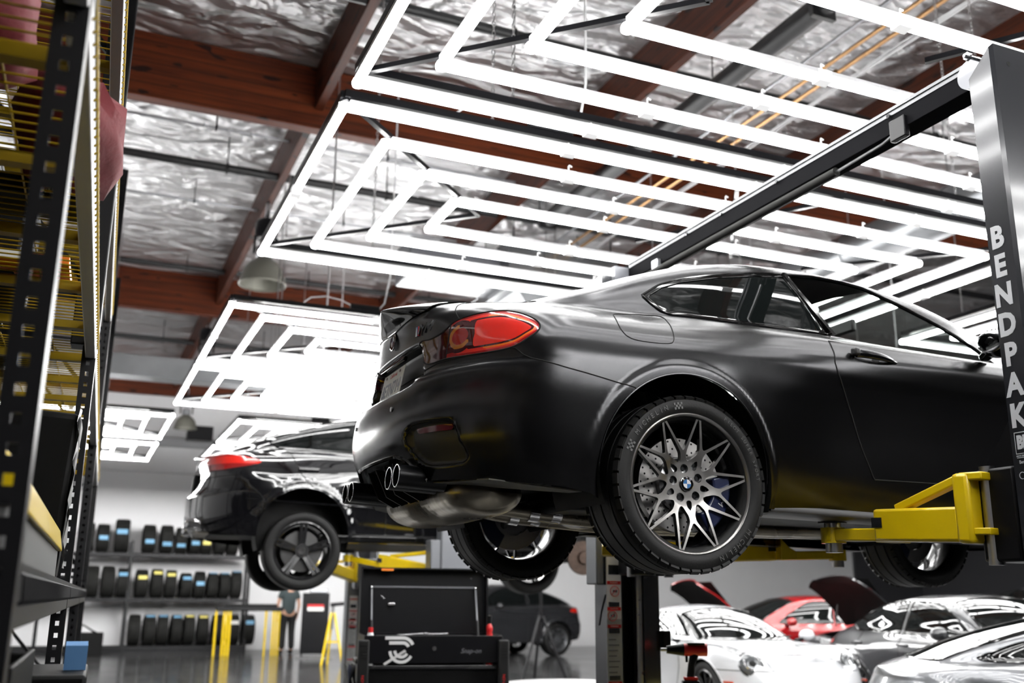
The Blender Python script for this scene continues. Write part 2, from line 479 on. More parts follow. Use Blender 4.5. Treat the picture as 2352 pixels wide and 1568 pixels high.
def pipe_y(name, label, x, z, y0, y1, r, m='pipe', grp='ceiling pipes', straps=()):
    o = MB().cyl((x, y0, z), (x, y1, z), r, 16).build(name, m)
    for s in straps: MB().box((x, s, z), (2.25 * r + 0.01, 0.05, 2.25 * r + 0.01)).build('coupling', m, o, bevel=0.004)
    return tag(o, label, 'pipe', grp)
pipe_y('black_pipe', 'thick black pipe hung under the roof, running away to the back', 5.35, 4.9 + EYE, 5.75, 11.4, 0.105, straps=[5.85, 8.6, 11.3])
pipe_y('copper_conduit', 'copper-coloured conduit, right one of the pair beside the white cables', 6.29, 4.95 + EYE, -6, 20, 0.022, 'brass', 'conduits', [6.75, 9.4])
pipe_y('copper_conduit', 'copper-coloured conduit, left one of the pair', 6.11, 4.95 + EYE, -6, 20, 0.020, 'brass', 'conduits')
pipe_y('steel_conduit', 'pale steel conduit left of the copper-coloured ones', 5.93, 5.0 + EYE, -6, 20, 0.018, 'grey_metal', 'conduits')
for k in range(3):
    pts = [(6.42 + 0.025 * k + 0.012 * math.sin(i * 1.3 + k), -6 + i * 1.0, 4.93 + EYE - 0.03 * abs(math.sin(i * 0.8 + k))) for i in range(27)]
    tag(MB().tube(pts, 0.009, 6).build('white_cable', 'white_plastic'), 'white cable strapped along the right copper conduit', 'cable', 'white cables along the conduit')
# round duct beyond the right ends of the fixtures
o = MB()
for k in range(8):
    y = 6.0 + k * 1.6
    o.lathe([(0.0, 0), (0.26, 0), (0.26, 1.58), (0.275, 1.58), (0.275, 1.6), (0.0, 1.6)], (8.62, y, 4.25 + EYE), (0, 1, 0), 24)
tag(o.build('round_duct', 'duct'), 'round silver spiral air duct beyond the right ends of the light fixtures', 'duct')
o = MB().box2((X0 + 0.02, 18.9, 3.85 + EYE), (9, 19.35, 4.25 + EYE))
tag(o.build('rectangular_duct', 'duct', smooth=0, bevel=0.01), 'long silver rectangular air duct crossing below the ceiling at the back', 'duct')
# hanging air handler with its sloping duct
h = thing('air_handler', 'grey sheet metal air handler with sloping duct hung over the second light fixture', 'air conditioner', (6.2, 13.1, 4.05 + EYE))
MB().box2((-0.9, -0.6, 0.25), (0.9, 0.6, 1.0)).build('housing', 'duct', h, bevel=0.02)
MB().add([(-.75, -.6, .25), (.75, -.6, .25), (.75, .6, .25), (-.75, .6, .25), (-.3, -.5, -.35), (.9, -.5, -.35), (.9, .5, -.35), (-.3, .5, -.35)],
         [(0, 1, 5, 4), (1, 2, 6, 5), (2, 3, 7, 6), (3, 0, 4, 7), (7, 6, 5, 4), (0, 3, 2, 1)]).build('sloping_duct', 'duct', h, smooth=0)
MB().box2((-2.3, -0.35, 0.35), (-0.9, 0.35, 0.9)).build('intake_box', 'col_grey', h, bevel=0.02)
MB().bar((0.9, 0, 0.6), (1.85, 0.1, 0.55), 0.5, 0.4).build('branch_duct', 'duct', h)
for sx in (-0.8, 0.8):
    for sy in (-0.55, 0.55):
        MB().cyl((sx, sy, 1.0), (sx, sy, CEIL - 4.05 - EYE), 0.01, 6).build('hanger_rod', 'pipe', h)

# ------------------------------------------------------------------ nested LED light fixtures
def chain_mb(z0, z1, real=True):
    mb = MB()
    if not real:
        return mb.cyl((0, 0, z0), (0, 0, z1), 0.007, 6)
    z = z0; k = 0
    while z < z1:
        a = (k % 2) * PI / 2
        ca, sa = math.cos(a), math.sin(a)
        pts = []
        for i in range(8):
            t = 2 * PI * i / 8
            x = 0.010 * math.cos(t); h = 0.021 * math.sin(t)
            pts.append((x * ca, x * sa, z + h))
        mb.tube(pts, 0.0033, 4, closed=True)
        z += 0.033; k += 1
    return mb

def fixture(label, x0, x1, y0, y1, real_chain=False, inset=0.355, rings=4, chain_x=(0.16, 0.825)):
    cx, cy = (x0 + x1) / 2, (y0 + y1) / 2
    t = thing('led_light_fixture', label, 'light fixture', (cx, cy, LAMPZ), 0, 'nested rectangular LED light fixtures')
    hx, hy = (x1 - x0) / 2, (y1 - y0) / 2
    for k in range(rings):
        a, b_ = hx - inset * k, hy - inset * k
        C = [(-a, -b_), (a, -b_), (a, b_), (-a, b_)]
        for i in range(4):
            p, q = Vector(C[i] + (0,)), Vector(C[(i + 1) % 4] + (0,))
            d = (q - p).normalized()
            L = (q - p).length
            p2, q2 = p + d * 0.03, q - d * 0.03
            mb = MB().tube([p2 + Vector((0, 0, 0.0)), q2 + Vector((0, 0, 0.0))], 0.0215, 10)
            tb = mb.build('led_tube', 'tube', t, smooth=60)
            MB().bar(p2 + Vector((0, 0, 0.032)), q2 + Vector((0, 0, 0.032)), 0.052, 0.026).build('mounting_rail', 'white_plastic', tb, smooth=0)
        mb = MB()
        for i in range(4):
            mb.box((C[i][0], C[i][1], 0.004), (0.062, 0.062, 0.056))
        # straight connectors along the sides
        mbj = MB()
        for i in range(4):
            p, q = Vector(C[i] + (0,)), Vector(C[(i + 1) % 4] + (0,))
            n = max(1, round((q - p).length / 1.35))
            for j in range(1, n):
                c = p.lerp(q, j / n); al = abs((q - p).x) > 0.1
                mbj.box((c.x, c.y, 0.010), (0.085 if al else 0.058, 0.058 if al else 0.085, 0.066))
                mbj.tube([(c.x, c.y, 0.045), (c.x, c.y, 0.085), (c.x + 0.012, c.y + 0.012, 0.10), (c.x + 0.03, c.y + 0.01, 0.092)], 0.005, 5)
        mb.build('corner_connector', 'tube', t, bevel=0.022)
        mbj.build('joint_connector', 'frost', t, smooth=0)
    # black frame over the outer ring, diagonals and ridge bars
    zb = 0.085
    C = [(-hx, -hy), (hx, -hy), (hx, hy), (-hx, hy)]
    for i in range(4):
        p, q = Vector(C[i] + (zb,)), Vector(C[(i + 1) % 4] + (zb,))
        MB().bar(p, q, 0.045, 0.045).build('frame_bar', 'black_metal', t, smooth=0)
    rx = hx - hy
    for (sx, sy) in ((-1, -1), (1, -1), (1, 1), (-1, 1)):
        MB().bar((sx * hx, sy * hy, zb - 0.02), (sx * rx, 0, zb - 0.02), 0.032, 0.03).build('diagonal_bar', 'black_metal', t, smooth=0)
    MB().bar((-rx * .1, -hy, zb - 0.02), (-rx * .1 + 0.9, 0, zb - 0.02), 0.028, 0.03).build('diagonal_bar', 'black_metal', t, smooth=0)
    MB().bar((rx * .5, -hy, zb - 0.02), (rx * .5 - 0.9, 0, zb - 0.02), 0.028, 0.03).build('diagonal_bar', 'black_metal', t, smooth=0)
    # power supply with cable
    ps = MB().box((-hx + 1.3, -hy, zb + 0.05), (0.30, 0.055, 0.05)).build('power_supply', 'black_metal', t, bevel=0.008)
    MB().tube([(-hx + 1.17, -hy, zb + 0.055), (-hx + 1.05, -hy, zb + 0.10), (-hx + 0.9, -hy, zb + 0.12), (-hx + 0.75, -hy, zb + 0.09), (-hx + 0.68, -hy, zb + 0.03)], 0.007, 6).build('power_cable', 'white_plastic', ps)
    MB().tube([(-hx + 1.45, -hy, zb + 0.055), (-hx + 1.5, -hy, zb + 0.12), (-hx + 1.55, -hy, 0.5), (-hx + 1.56, -hy, CEIL - LAMPZ - 0.02)], 0.008, 6).build('supply_cord', 'white_plastic', ps)
    cm = chain_mb(zb + 0.03, CEIL - LAMPZ - 0.01, real_chain)
    first = None
    for fx in chain_x:
        for sy in (-1, 1):
            loc = (-hx + 2 * hx * fx, sy * hy * 0.995, 0)
            if first is None:
                first = cm.build('hanging_chain', 'chain', t, smooth=0); first.location = loc
            else:
                c = first.copy(); COL.objects.link(c); c.parent = t; c.location = loc
    return t
FX = 1.15; FL = 5.70
fixture('LED fixture of nested glowing rectangles hung in front of the first roof beam', FX, FX + FL, 2.13, 4.83, True)
fixture('LED fixture of nested glowing rectangles directly above the lifted coupe roof', FX, FX + FL, 5.13, 7.84, True)
fixture('LED fixture of nested rectangles below the pendant lamp, upper of the pair', FX, FX + FL, 9.48, 12.12)
fixture('LED fixture of nested rectangles beside the coupe spoiler, lower of the pair', FX, FX + FL, 12.40, 14.98)
fixture('small distant LED fixture beside the storage rack, upper of the two', -4.6, 1.2, 16.11, 18.55)
fixture('small distant LED fixture beside the storage rack, lower of the two', -4.6, 1.2, 19.37, 21.8)
fixture('distant LED fixture just above the roof of the glossy black SUV', 2.22, 7.92, 16.17, 18.62)
fixture('distant LED fixture mostly hidden low behind the black SUV roof', 2.22, 7.92, 19.3, 21.8)
fixture('LED fixture seen through the open side window of the lifted coupe', 7.92, 7.92 + FL, 5.13, 7.84)
fixture('LED fixture over the parked silver coupe, hidden by the lift post', 7.92, 7.92 + FL, 2.13, 4.83)
fixture('LED fixture over the white sports car, hidden behind the lifted coupe', 7.92, 7.92 + FL, 9.48, 12.12)
fixture('LED fixture over the cars with raised bonnets, hidden by the lifted coupe', 7.92, 7.92 + FL, 12.40, 14.98)
fixture('LED fixture outside the view, over the floor behind the camera', FX, FX + FL, -2.25, 0.45)

# ------------------------------------------------------------------ high-bay pendant lamps
def highbay(label, loc, r=0.31):
    t = thing('high_bay_lamp', label, 'lamp', loc, 0, 'high-bay pendant lamps')
    h = 1.1 * r
    prof = [(r, 0), (r * 1.03, 0.015), (r * 0.985, 0.02), (r * 0.93, h * 0.35), (r * 0.80, h * 0.68), (r * 0.58, h * 0.92), (r * 0.34, h * 1.08), (r * 0.30, h * 1.15)]
    inn = [(p[0] - 0.012, p[1] + 0.004) for p in prof[::-1]]
    MB().lathe(prof + inn, n=36, closed=True).build('shade', 'shade', t, smooth=50)
    MB().lathe([(0.0, h * .35), (0.05, h * .38), (0.06, h * .6), (0.03, h * .9), (0, h * .95)], n=16).build('bulb', 'white_plastic', t)
    MB().lathe([(r * .30, h * 1.13), (r * .36, h * 1.2), (r * .36, h * 1.55), (r * .27, h * 1.65), (0, h * 1.68)], n=20).build('socket', 'grey_metal', t)
    b = MB()
    for s in (-1, 1): b.box((s * 0.14, 0, h * 1.62), (0.03, 0.05, 0.24))
    b.box((0, 0, h * 1.95), (0.32, 0.06, 0.03))
    b.build('yoke', 'black_metal', t)
    MB().lathe([(0, h * 1.9), (0.13, h * 1.92), (0.15, h * 2.1), (0.15, h * 2.55), (0.12, h * 2.7), (0, h * 2.72)], n=20).build('ballast', 'black_metal', t)
    MB().cyl((0, 0, h * 2.7), (0, 0, h * 3.4), 0.035, 10).build('hook', 'chrome', t)
    MB().cyl((0, 0, h * 3.4), (0, 0, (GIRZ if abs(loc[0] - 1.98) < 0.06 else CEIL) - loc[2]), 0.02, 8).build('stem', 'black_metal', t)
    return t
M['shade'] = mat('dusty_aluminium_shade', (0.20, 0.195, 0.165), 0.45, 0.4)
highbay('bell-shaped aluminium high-bay pendant lamp in front of the middle roof beam', (1.945, 13.0, 4.02 + EYE))
highbay('pale bell-shaped pendant lamp far back, left of a black wall speaker', (2.17, 25.0, 3.9 + EYE), 0.27)
highbay('dim bell-shaped pendant lamp seen through the lower left light fixture', (2.0, 20.0, 4.25 + EYE), 0.30)
o = MB().box((2.62, 26.0, 3.95 + EYE), (0.62, 0.4, 0.36)).build('wall_speaker', 'black_metal', bevel=0.02)
tag(o, 'black box speaker beside the far pendant lamp on the back wall', 'speaker')
MB().box((2.62, 26.55, 3.95 + EYE), (0.1, 0.7, 0.1)).build('bracket', 'black_metal', o)
# ------------------------------------------------------------------ car body surfaces (numpy)
def _slopes(xs, Y):
    """pchip slopes along the last axis"""
    h = np.diff(xs); d = np.diff(Y, axis=-1) / h
    m = np.zeros_like(Y)
    a, b = d[..., :-1], d[..., 1:]
    w1 = 2 * h[1:] + h[:-1]; w2 = h[1:] + 2 * h[:-1]
    ok = (a * b) > 0
    with np.errstate(divide='ignore', invalid='ignore'):
        hm = (w1 + w2) / (w1 / np.where(ok, a, 1) + w2 / np.where(ok, b, 1))
    m[..., 1:-1] = np.where(ok, hm, 0)
    m[..., 0] = d[..., 0]; m[..., -1] = d[..., -1]
    return m

def pchip(tab):
    xs = np.array([p[0] for p in tab], float); ys = np.array([p[1] for p in tab], float)
    ms = _slopes(xs, ys)
    def f(x):
        x = np.clip(np.asarray(x, float), xs[0], xs[-1])
        i = np.clip(np.searchsorted(xs, x) - 1, 0, len(xs) - 2)
        h = xs[i + 1] - xs[i]; t = (x - xs[i]) / h
        return ((1 + 2 * t) * (1 - t) ** 2 * ys[i] + t * (1 - t) ** 2 * h * ms[i] + t * t * (3 - 2 * t) * ys[i + 1] + t * t * (t - 1) * h * ms[i + 1])
    return f

class WidthField:
    def __init__(s, xs, zs, Wm):
        s.xs = np.array(xs, float); s.cols = [pchip(list(zip(zs, [r[c] for r in Wm]))) for c in range(len(xs))]
    def __call__(s, x, z):
        x = np.asarray(x, float).ravel(); z = np.asarray(z, float).ravel()
        C = np.stack([c(z) for c in s.cols], -1)
        m = _slopes(s.xs, C)
        xx = np.clip(x, s.xs[0], s.xs[-1])
        i = np.clip(np.searchsorted(s.xs, xx) - 1, 0, len(s.xs) - 2)
        h = s.xs[i + 1] - s.xs[i]; t = (xx - s.xs[i]) / h
        k = np.arange(len(x))
        return ((1 + 2 * t) * (1 - t) ** 2 * C[k, i] + t * (1 - t) ** 2 * h * m[k, i] + t * t * (3 - 2 * t) * C[k, i + 1] + t * t * (t - 1) * h * m[k, i + 1])

def sstep(a, b, x):
    t = np.clip((x - a) / (b - a), 0, 1)
    return t * t * (3 - 2 * t)

def sdf_poly(P, poly):
    """signed distance, positive inside"""
    P = np.asarray(P, float); poly = np.asarray(poly, float)
    d = np.full(len(P), 1e9); ins = np.zeros(len(P), bool)
    n = len(poly)
    for i in range(n):
        a, b = poly[i], poly[(i + 1) % n]
        e = b - a; L = e @ e
        if L < 1e-14: continue
        t = np.clip(((P - a) @ e) / L, 0, 1)
        q = P - a - t[:, None] * e
        d = np.minimum(d, np.hypot(q[:, 0], q[:, 1]))
        c = ((a[1] > P[:, 1]) != (b[1] > P[:, 1]))
        if b[1] != a[1]:
            ins ^= c & (P[:, 0] < (b[0] - a[0]) * (P[:, 1] - a[1]) / (b[1] - a[1]) + a[0])
    return np.where(ins, d, -d)

def smooth_closed(poly, n=8):
    """Catmull-Rom through a closed polygon"""
    P = np.array(poly, float); N = len(P); out = []
    for i in range(N):
        a, b, c, d = P[i - 1], P[i], P[(i + 1) % N], P[(i + 2) % N]
        for k in range(n):
            t = k / n
            out.append(0.5 * ((2 * b) + (-a + c) * t + (2 * a - 5 * b + 4 * c - d) * t * t + (-a + 3 * b - 3 * c + d) * t ** 3))
    return np.array(out)

def smooth_open(poly, n=8):
    P = np.array(poly, float); P = np.vstack([2 * P[0] - P[1], P, 2 * P[-1] - P[-2]]); out = []
    for i in range(1, len(P) - 2):
        a, b, c, d = P[i - 1], P[i], P[i + 1], P[i + 2]
        for k in range(n):
            t = k / n
            out.append(0.5 * ((2 * b) + (-a + c) * t + (2 * a - 5 * b + 4 * c - d) * t * t + (-a + 3 * b - 3 * c + d) * t ** 3))
    out.append(P[-2]); return np.array(out)

class Surf:
    def __init__(s, V, N, F):
        s.V = np.asarray(V, float); s.N = np.asarray(N, float); s.F = F
    def split(s, f):
        """cut along f = 0; returns (f > 0 part, f < 0 part, cut segments as point pairs)"""
        f = np.where(np.abs(f) < 1e-7, 1e-7, f)
        V = list(map(tuple, s.V)); N = list(map(tuple, s.N)); E = {}; segs = []
        def cut(i, j):
            k = (i, j) if i < j else (j, i)
            if k not in E:
                t = f[k[0]] / (f[k[0]] - f[k[1]])
                a, b = s.V[k[0]], s.V[k[1]]; na, nb = s.N[k[0]], s.N[k[1]]
                E[k] = len(V); V.append(tuple(a + (b - a) * t)); nn = na + (nb - na) * t
                N.append(tuple(nn / (np.linalg.norm(nn) + 1e-12)))
            return E[k]
        pf, nf = [], []
        sg = f > 0
        for F in s.F:
            q = [sg[i] for i in F]
            if all(q): pf.append(F)
            elif not any(q): nf.append(F)
            else:
                a, b, cs = [], [], []
                n = len(F)
                for k in range(n):
                    i, j = F[k], F[(k + 1) % n]
                    (a if sg[i] else b).append(i)
                    if sg[i] != sg[j]:
                        c = cut(i, j); a.append(c); b.append(c); cs.append(c)
                if len(set(a)) > 2: pf.append(tuple(a))
                if len(set(b)) > 2: nf.append(tuple(b))
                if len(cs) == 2: segs.append((cs[0], cs[1]))
        V = np.array(V); N = np.array(N)
        return Surf._sub(V, N, pf), Surf._sub(V, N, nf), [(V[a], V[b], N[a], N[b]) for a, b in segs]
    def weld(s):
        """merge doubled points on the centre line"""
        mid = np.where(np.abs(s.V[:, 1]) < 1e-5)[0]
        seen = {}; mp = np.arange(len(s.V))
        for i in mid:
            k = (round(s.V[i, 0], 5), round(s.V[i, 2], 5))
            mp[i] = seen.setdefault(k, i)
        F = []
        for f in s.F:
            g = [int(mp[i]) for i in f]
            g = [v for j, v in enumerate(g) if v != g[j - 1]]
            if len(set(g)) > 2: F.append(tuple(g))
        return Surf._sub(s.V, s.N, F)
    def both(s):
        """the surface with its mirror image, welded along the centre line"""
        n = len(s.V); mid = np.abs(s.V[:, 1]) < 1e-5
        mp = np.where(mid, np.arange(n), -1); k = n; add = []
        for i in range(n):
            if not mid[i]: mp[i] = k; k += 1; add.append(i)
        mm = np.array([1, -1, 1.0])
        V = np.vstack([s.V, s.V[add] * mm]); N = np.vstack([s.N, s.N[add] * mm])
        return Surf(V, N, list(s.F) + [tuple(int(mp[i]) for i in f[::-1]) for f in s.F])
    @staticmethod
    def _sub(V, N, F):
        if not F: return Surf(np.zeros((0, 3)), np.zeros((0, 3)), [])
        u = np.unique(np.concatenate([np.array(x) for x in F]))
        mp = {int(k): i for i, k in enumerate(u)}
        return Surf(V[u], N[u], [tuple(mp[int(i)] for i in x) for x in F])
    def moved(s, d):
        return Surf(s.V + s.N * (d[:, None] if np.ndim(d) else d), s.N, s.F)
    def mirrored(s):
        m = np.array([1, -1, 1.0])
        return Surf(s.V * m, s.N * m, [x[::-1] for x in s.F])
    def plus(s, o):
        n = len(s.V)
        return Surf(np.vstack([s.V, o.V]), np.vstack([s.N, o.N]), list(s.F) + [tuple(i + n for i in x) for x in o.F])
    def fld(s, f):
        return f(s.V[:, 0], s.V[:, 1], s.V[:, 2])

def car_surface(sp):
    """right half (y < 0) of a car body, origin on the ground under the rear axle, x forward"""
    XR, XF = sp['ends']
    Lr, Lf = sp['corner']; nr, nf = sp['corner_n']
    zbot, zsh, zdk = pchip(sp['zbot']), pchip(sp['zsh']), pchip(sp['zdk'])
    wsh = sp['W']
    ztop, wb = pchip(sp['ztop']), pchip(sp['wb'])
    offr, offf = pchip(sp['off_rear']), pchip(sp['off_front'])
    nt, nm = sp.get('nu', (40, 150))
    n1, n2 = sp.get('nv', (56, 64))
    ph = np.linspace(0, PI / 2, nt + 1)
    q = 1 - np.cos(ph) ** (2 / nr); g = np.sin(ph) ** (2 / nr)
    U = [(XR + Lr * a, b, (1 - a), 0.0) for a, b in zip(q, g)]
    xm = np.linspace(XR + Lr, XF - Lf, nm + 2)[1:-1]
    U += [(x, 1.0, 0.0, 0.0) for x in xm]
    q = 1 - np.cos(ph[::-1]) ** (2 / nf); g = np.sin(ph[::-1]) ** (2 / nf)
    U += [(XF - Lf * a, b, 0.0, (1 - a)) for a, b in zip(q, g)]
    p, qq = sp.get('gh_pow', (3.4, 1.7)); kk = sp.get('blend', 0.03)
    tip = sp.get('tip', 0.012)
    rows = []
    for (x, g_, er, ef) in U:
        zb, zs, zd = float(zbot(x)), float(zsh(x)), float(zdk(x))
        t = np.linspace(0, 1, n1)
        z = zb + (zs - zb) * t
        w_ = wsh(np.full(n1, x), z)
        for (cx, cz, R, fl, lip) in sp.get('flares', []):
            r = np.hypot(x - cx, z - cz)
            w_ = w_ + fl * np.exp(-(np.maximum(r - R, 0) / 0.16) ** 2) * (z < cz + 10) + lip * (1 - sstep(R + 0.032, R + 0.062, r))
        ws = w_[-1]
        y = np.linspace(0, 1, 500); y = ws * (1 - y)
        dz = zs + (zd - zs) * (1 - (y / ws) ** sp.get('crown', 2.4))
        b_ = float(wb(x)); H = float(ztop(x)) - (zs - 0.03)
        zz = dz
        if H > 0.031:
            if 'gh_side' in sp:
                k1, e1, cr, rr = sp['gh_side']
                d_ = np.maximum(b_ - y, 0)
                za = zs - 0.03 + k1 * d_ - e1 * d_ * d_
                zr = float(ztop(x)) - cr * y * y
                gz = (za + zr - np.sqrt((za - zr) ** 2 + rr * rr)) / 2
            else:
                yy = np.clip(y / b_, 0, 1)
                gz = zs - 0.03 + H * (1 - yy ** p) ** (1 / qq)
            gz = np.where(y >= b_, zs - 0.5 - (y - b_) * 2, gz)
            zz = (dz + gz + np.sqrt((dz - gz) ** 2 + kk * kk)) / 2
            zz[0] = zs
        s_ = np.concatenate([[0], np.cumsum(np.hypot(np.diff(y), np.diff(zz)))])
        tt = np.linspace(0, s_[-1], n2 + 1)[1:]
        yt, zt = np.interp(tt, s_, y), np.interp(tt, s_, zz)
        Y = np.concatenate([w_, yt]); Z = np.concatenate([z, zt])
        a = n1 - 1
        for _ in range(sp.get('soft', 6)):
            lo, hi = a - 6, a + 6
            Y[lo:hi] = Y[lo:hi] * 0.5 + 0.25 * (Y[lo - 1:hi - 1] + Y[lo + 1:hi + 1])
            Z[lo:hi] = Z[lo:hi] * 0.5 + 0.25 * (Z[lo - 1:hi - 1] + Z[lo + 1:hi + 1])
        X = np.full(len(Y), x)
        if er > 0: X = X + offr(Z) * er ** 1.3
        if ef > 0: X = X - offf(Z) * ef ** 1.3
        rows.append(np.stack([X, -Y * g_, Z], -1))
    G = np.array(rows)
    if 'shape' in sp: G = sp['shape'](G)
    return grid_surf(G)

def grid_surf(G):
    du = np.gradient(G, axis=0); dv = np.gradient(G, axis=1)
    N = np.cross(du, dv)
    ln = np.linalg.norm(N, axis=-1, keepdims=True)
    N = N / np.maximum(ln, 1e-12)
    # at the collapsed end rows borrow the neighbours' direction
    for e, k in ((0, 1), (-1, -2)):
        N[e] = N[k]; N[e][:, 1] = 0
        N[e] /= np.maximum(np.linalg.norm(N[e], axis=-1, keepdims=True), 1e-9)
    N[:, -1, 1] = 0
    N[:, -1] /= np.maximum(np.linalg.norm(N[:, -1], axis=-1, keepdims=True), 1e-9)
    nu, nv = G.shape[:2]
    idx = np.arange(nu * nv).reshape(nu, nv)
    F = [(int(idx[i, k]), int(idx[i + 1, k]), int(idx[i + 1, k + 1]), int(idx[i, k + 1])) for i in range(nu - 1) for k in range(nv - 1)]
    return Surf(G.reshape(-1, 3), N.reshape(-1, 3), F)

def chain_segs(segs, tol=1e-5):
    """join cut segments into polylines"""
    key = lambda p: (round(p[0] / tol), round(p[1] / tol), round(p[2] / tol))
    nb = {}
    for i, s in enumerate(segs):
        for p in s[:2]: nb.setdefault(key(p), []).append(i)
    used = set(); out = []
    def grow(i, pt):
        path = []
        while True:
            nx = [j for j in nb.get(key(pt), []) if j not in used]
            if not nx: return path
            j = nx[0]; used.add(j)
            a, b, na, nb_ = segs[j]
            if key(a) == key(pt): pt, nn = b, nb_
            else: pt, nn = a, na
            path.append((pt, nn))
    for i in range(len(segs)):
        if i in used: continue
        used.add(i)
        a, b, na, nb_ = segs[i]
        f = grow(i, b); r = grow(i, a)
        out.append(r[::-1] + [(a, na), (b, nb_)] + f)
    return out
# ------------------------------------------------------------------ car surfaces into meshes
def surf_obj(name, s, m, parent, both=False, smooth=True):
    if both: s = s.both()
    me = bpy.data.meshes.new(name)
    me.from_pydata([tuple(p) for p in s.V], [], s.F)
    me.materials.append(M[m] if isinstance(m, str) else m)
    me.polygons.foreach_set('use_smooth', [True] * len(me.polygons))
    me.update()
    me.normals_split_custom_set_from_vertices([tuple(n) for n in s.N])
    o = bpy.data.objects.new(name, me); COL.objects.link(o); o.parent = parent
    return o

def shell(s, d):
    """a closed slab: the surface, its copy moved by d along the normal, and side walls"""
    b = s.moved(d)
    n = len(s.V)
    ed = {}
    for f in s.F:
        for i in range(len(f)):
            e = (f[i], f[(i + 1) % len(f)])
            ed[e] = 1
    F = []
    for (i, j) in ed:
        if (j, i) not in ed: F.append((j, i, i + n, j + n) if d < 0 else (i, j, j + n, i + n))
    top, bot = (s, b) if d < 0 else (b, s)
    V = np.vstack([s.V, b.V]); N = np.vstack([s.N, b.N])
    if d < 0: FF = list(s.F) + [tuple(i + n for i in x[::-1]) for x in s.F] + F
    else: FF = [x[::-1] for x in s.F] + [tuple(i + n for i in x) for x in s.F] + F
    return V, FF

def slab_obj(name, s, d, m, parent, both=False):
    if both: s = s.both()
    V, F = shell(s, d)
    mb = MB().add(V, F)
    return mb.build(name, m, parent, smooth=40)

def seam_obj(name, segs, parent, r=0.0022, lift=0.0, m='gap', both=False, minlen=0.02, n=6, drop=None):
    mb = MB()
    for path in chain_segs(segs):
        P = [p + nn * lift for p, nn in path]
        # thin out
        Q = [P[0]]
        for p in P[1:-1]:
            if np.linalg.norm(p - Q[-1]) > max(0.008, r): Q.append(p)
        Q.append(P[-1])
        L = sum(np.linalg.norm(Q[i + 1] - Q[i]) for i in range(len(Q) - 1))
        if L < minlen or len(Q) < 3: continue
        if drop is not None: Q = [q for q in Q if not drop(q)]
        if len(Q) < 3: continue
        closed = np.linalg.norm(Q[0] - Q[-1]) < 1e-4
        if closed: Q = Q[:-1]
        mb.tube(Q, r, n, closed=closed)
        if both: mb.tube([q * np.array([1, -1, 1]) for q in Q], r, n, closed=closed)
    if not mb.v: return None
    return mb.build(name, m, parent, smooth=60)

def arch_ring(cx, cz, R, y0, y1, name, m, parent, a0=-20, a1=200, both=True, t=0.004):
    """wheel-arch liner: a barrel wall from y0 (outside) to y1 (inside), with its closing disc"""
    mb = MB()
    for s in ((1, -1) if both else (1,)):
        rows = []
        for i in range(41):
            a = math.radians(a0 + (a1 - a0) * i / 40)
            x, z = cx + R * math.cos(a), cz + R * math.sin(a)
            rows.append([(x, s * y0, z), (x, s * y1, z), (cx, s * y1, cz)])
        mb.grid(rows)
    return mb.build(name, m, parent, smooth=40)
# ------------------------------------------------------------------ the lifted coupe: body shape
CPX, CPY, CPZ = 2.164, 4.189, 0.165 + EYE          # where its rear axle hangs
CO_WZ = 0.273                                        # wheel centre height in car coordinates (drooping)
RECESS = [(0.5, 0.862), (-0.29, 0.862), (-0.335, 0.850), (-0.36, 0.76), (-0.405, 0.70), (-0.405, 0.672), (-0.33, 0.660), (0.5, 0.652)]
VENT = [(-0.395, 0.43), (-0.425, 0.485), (-0.49, 0.497), (-0.64, 0.494), (-0.672, 0.478), (-0.685, 0.41), (-0.690, 0.345), (-0.62, 0.330), (-0.47, 0.345)]
VENT = smooth_closed(VENT, 4)
def coupe_shape(G):
    X, Y, Z = G[..., 0], G[..., 1], G[..., 2]
    sh = X.shape
    P = np.stack([Y.ravel(), Z.ravel()], -1)
    back = (X < -0.55).ravel()
    d = sdf_poly(P, RECESS)
    X = X + (0.050 * sstep(-0.006, 0.020, d) * back).reshape(sh)
    d = sdf_poly(P, VENT)
    X = X + (0.022 * sstep(-0.004, 0.010, d) * back).reshape(sh)
    # soft hollow around the lower vent, running down to the diffuser
    d = np.hypot((P[:, 0] + 0.40) / 0.10, (P[:, 1] - 0.40) / 0.09)
    X = X + (0.006 * np.exp(-d * d) * back).reshape(sh)
    return np.stack([X, Y, Z], -1)
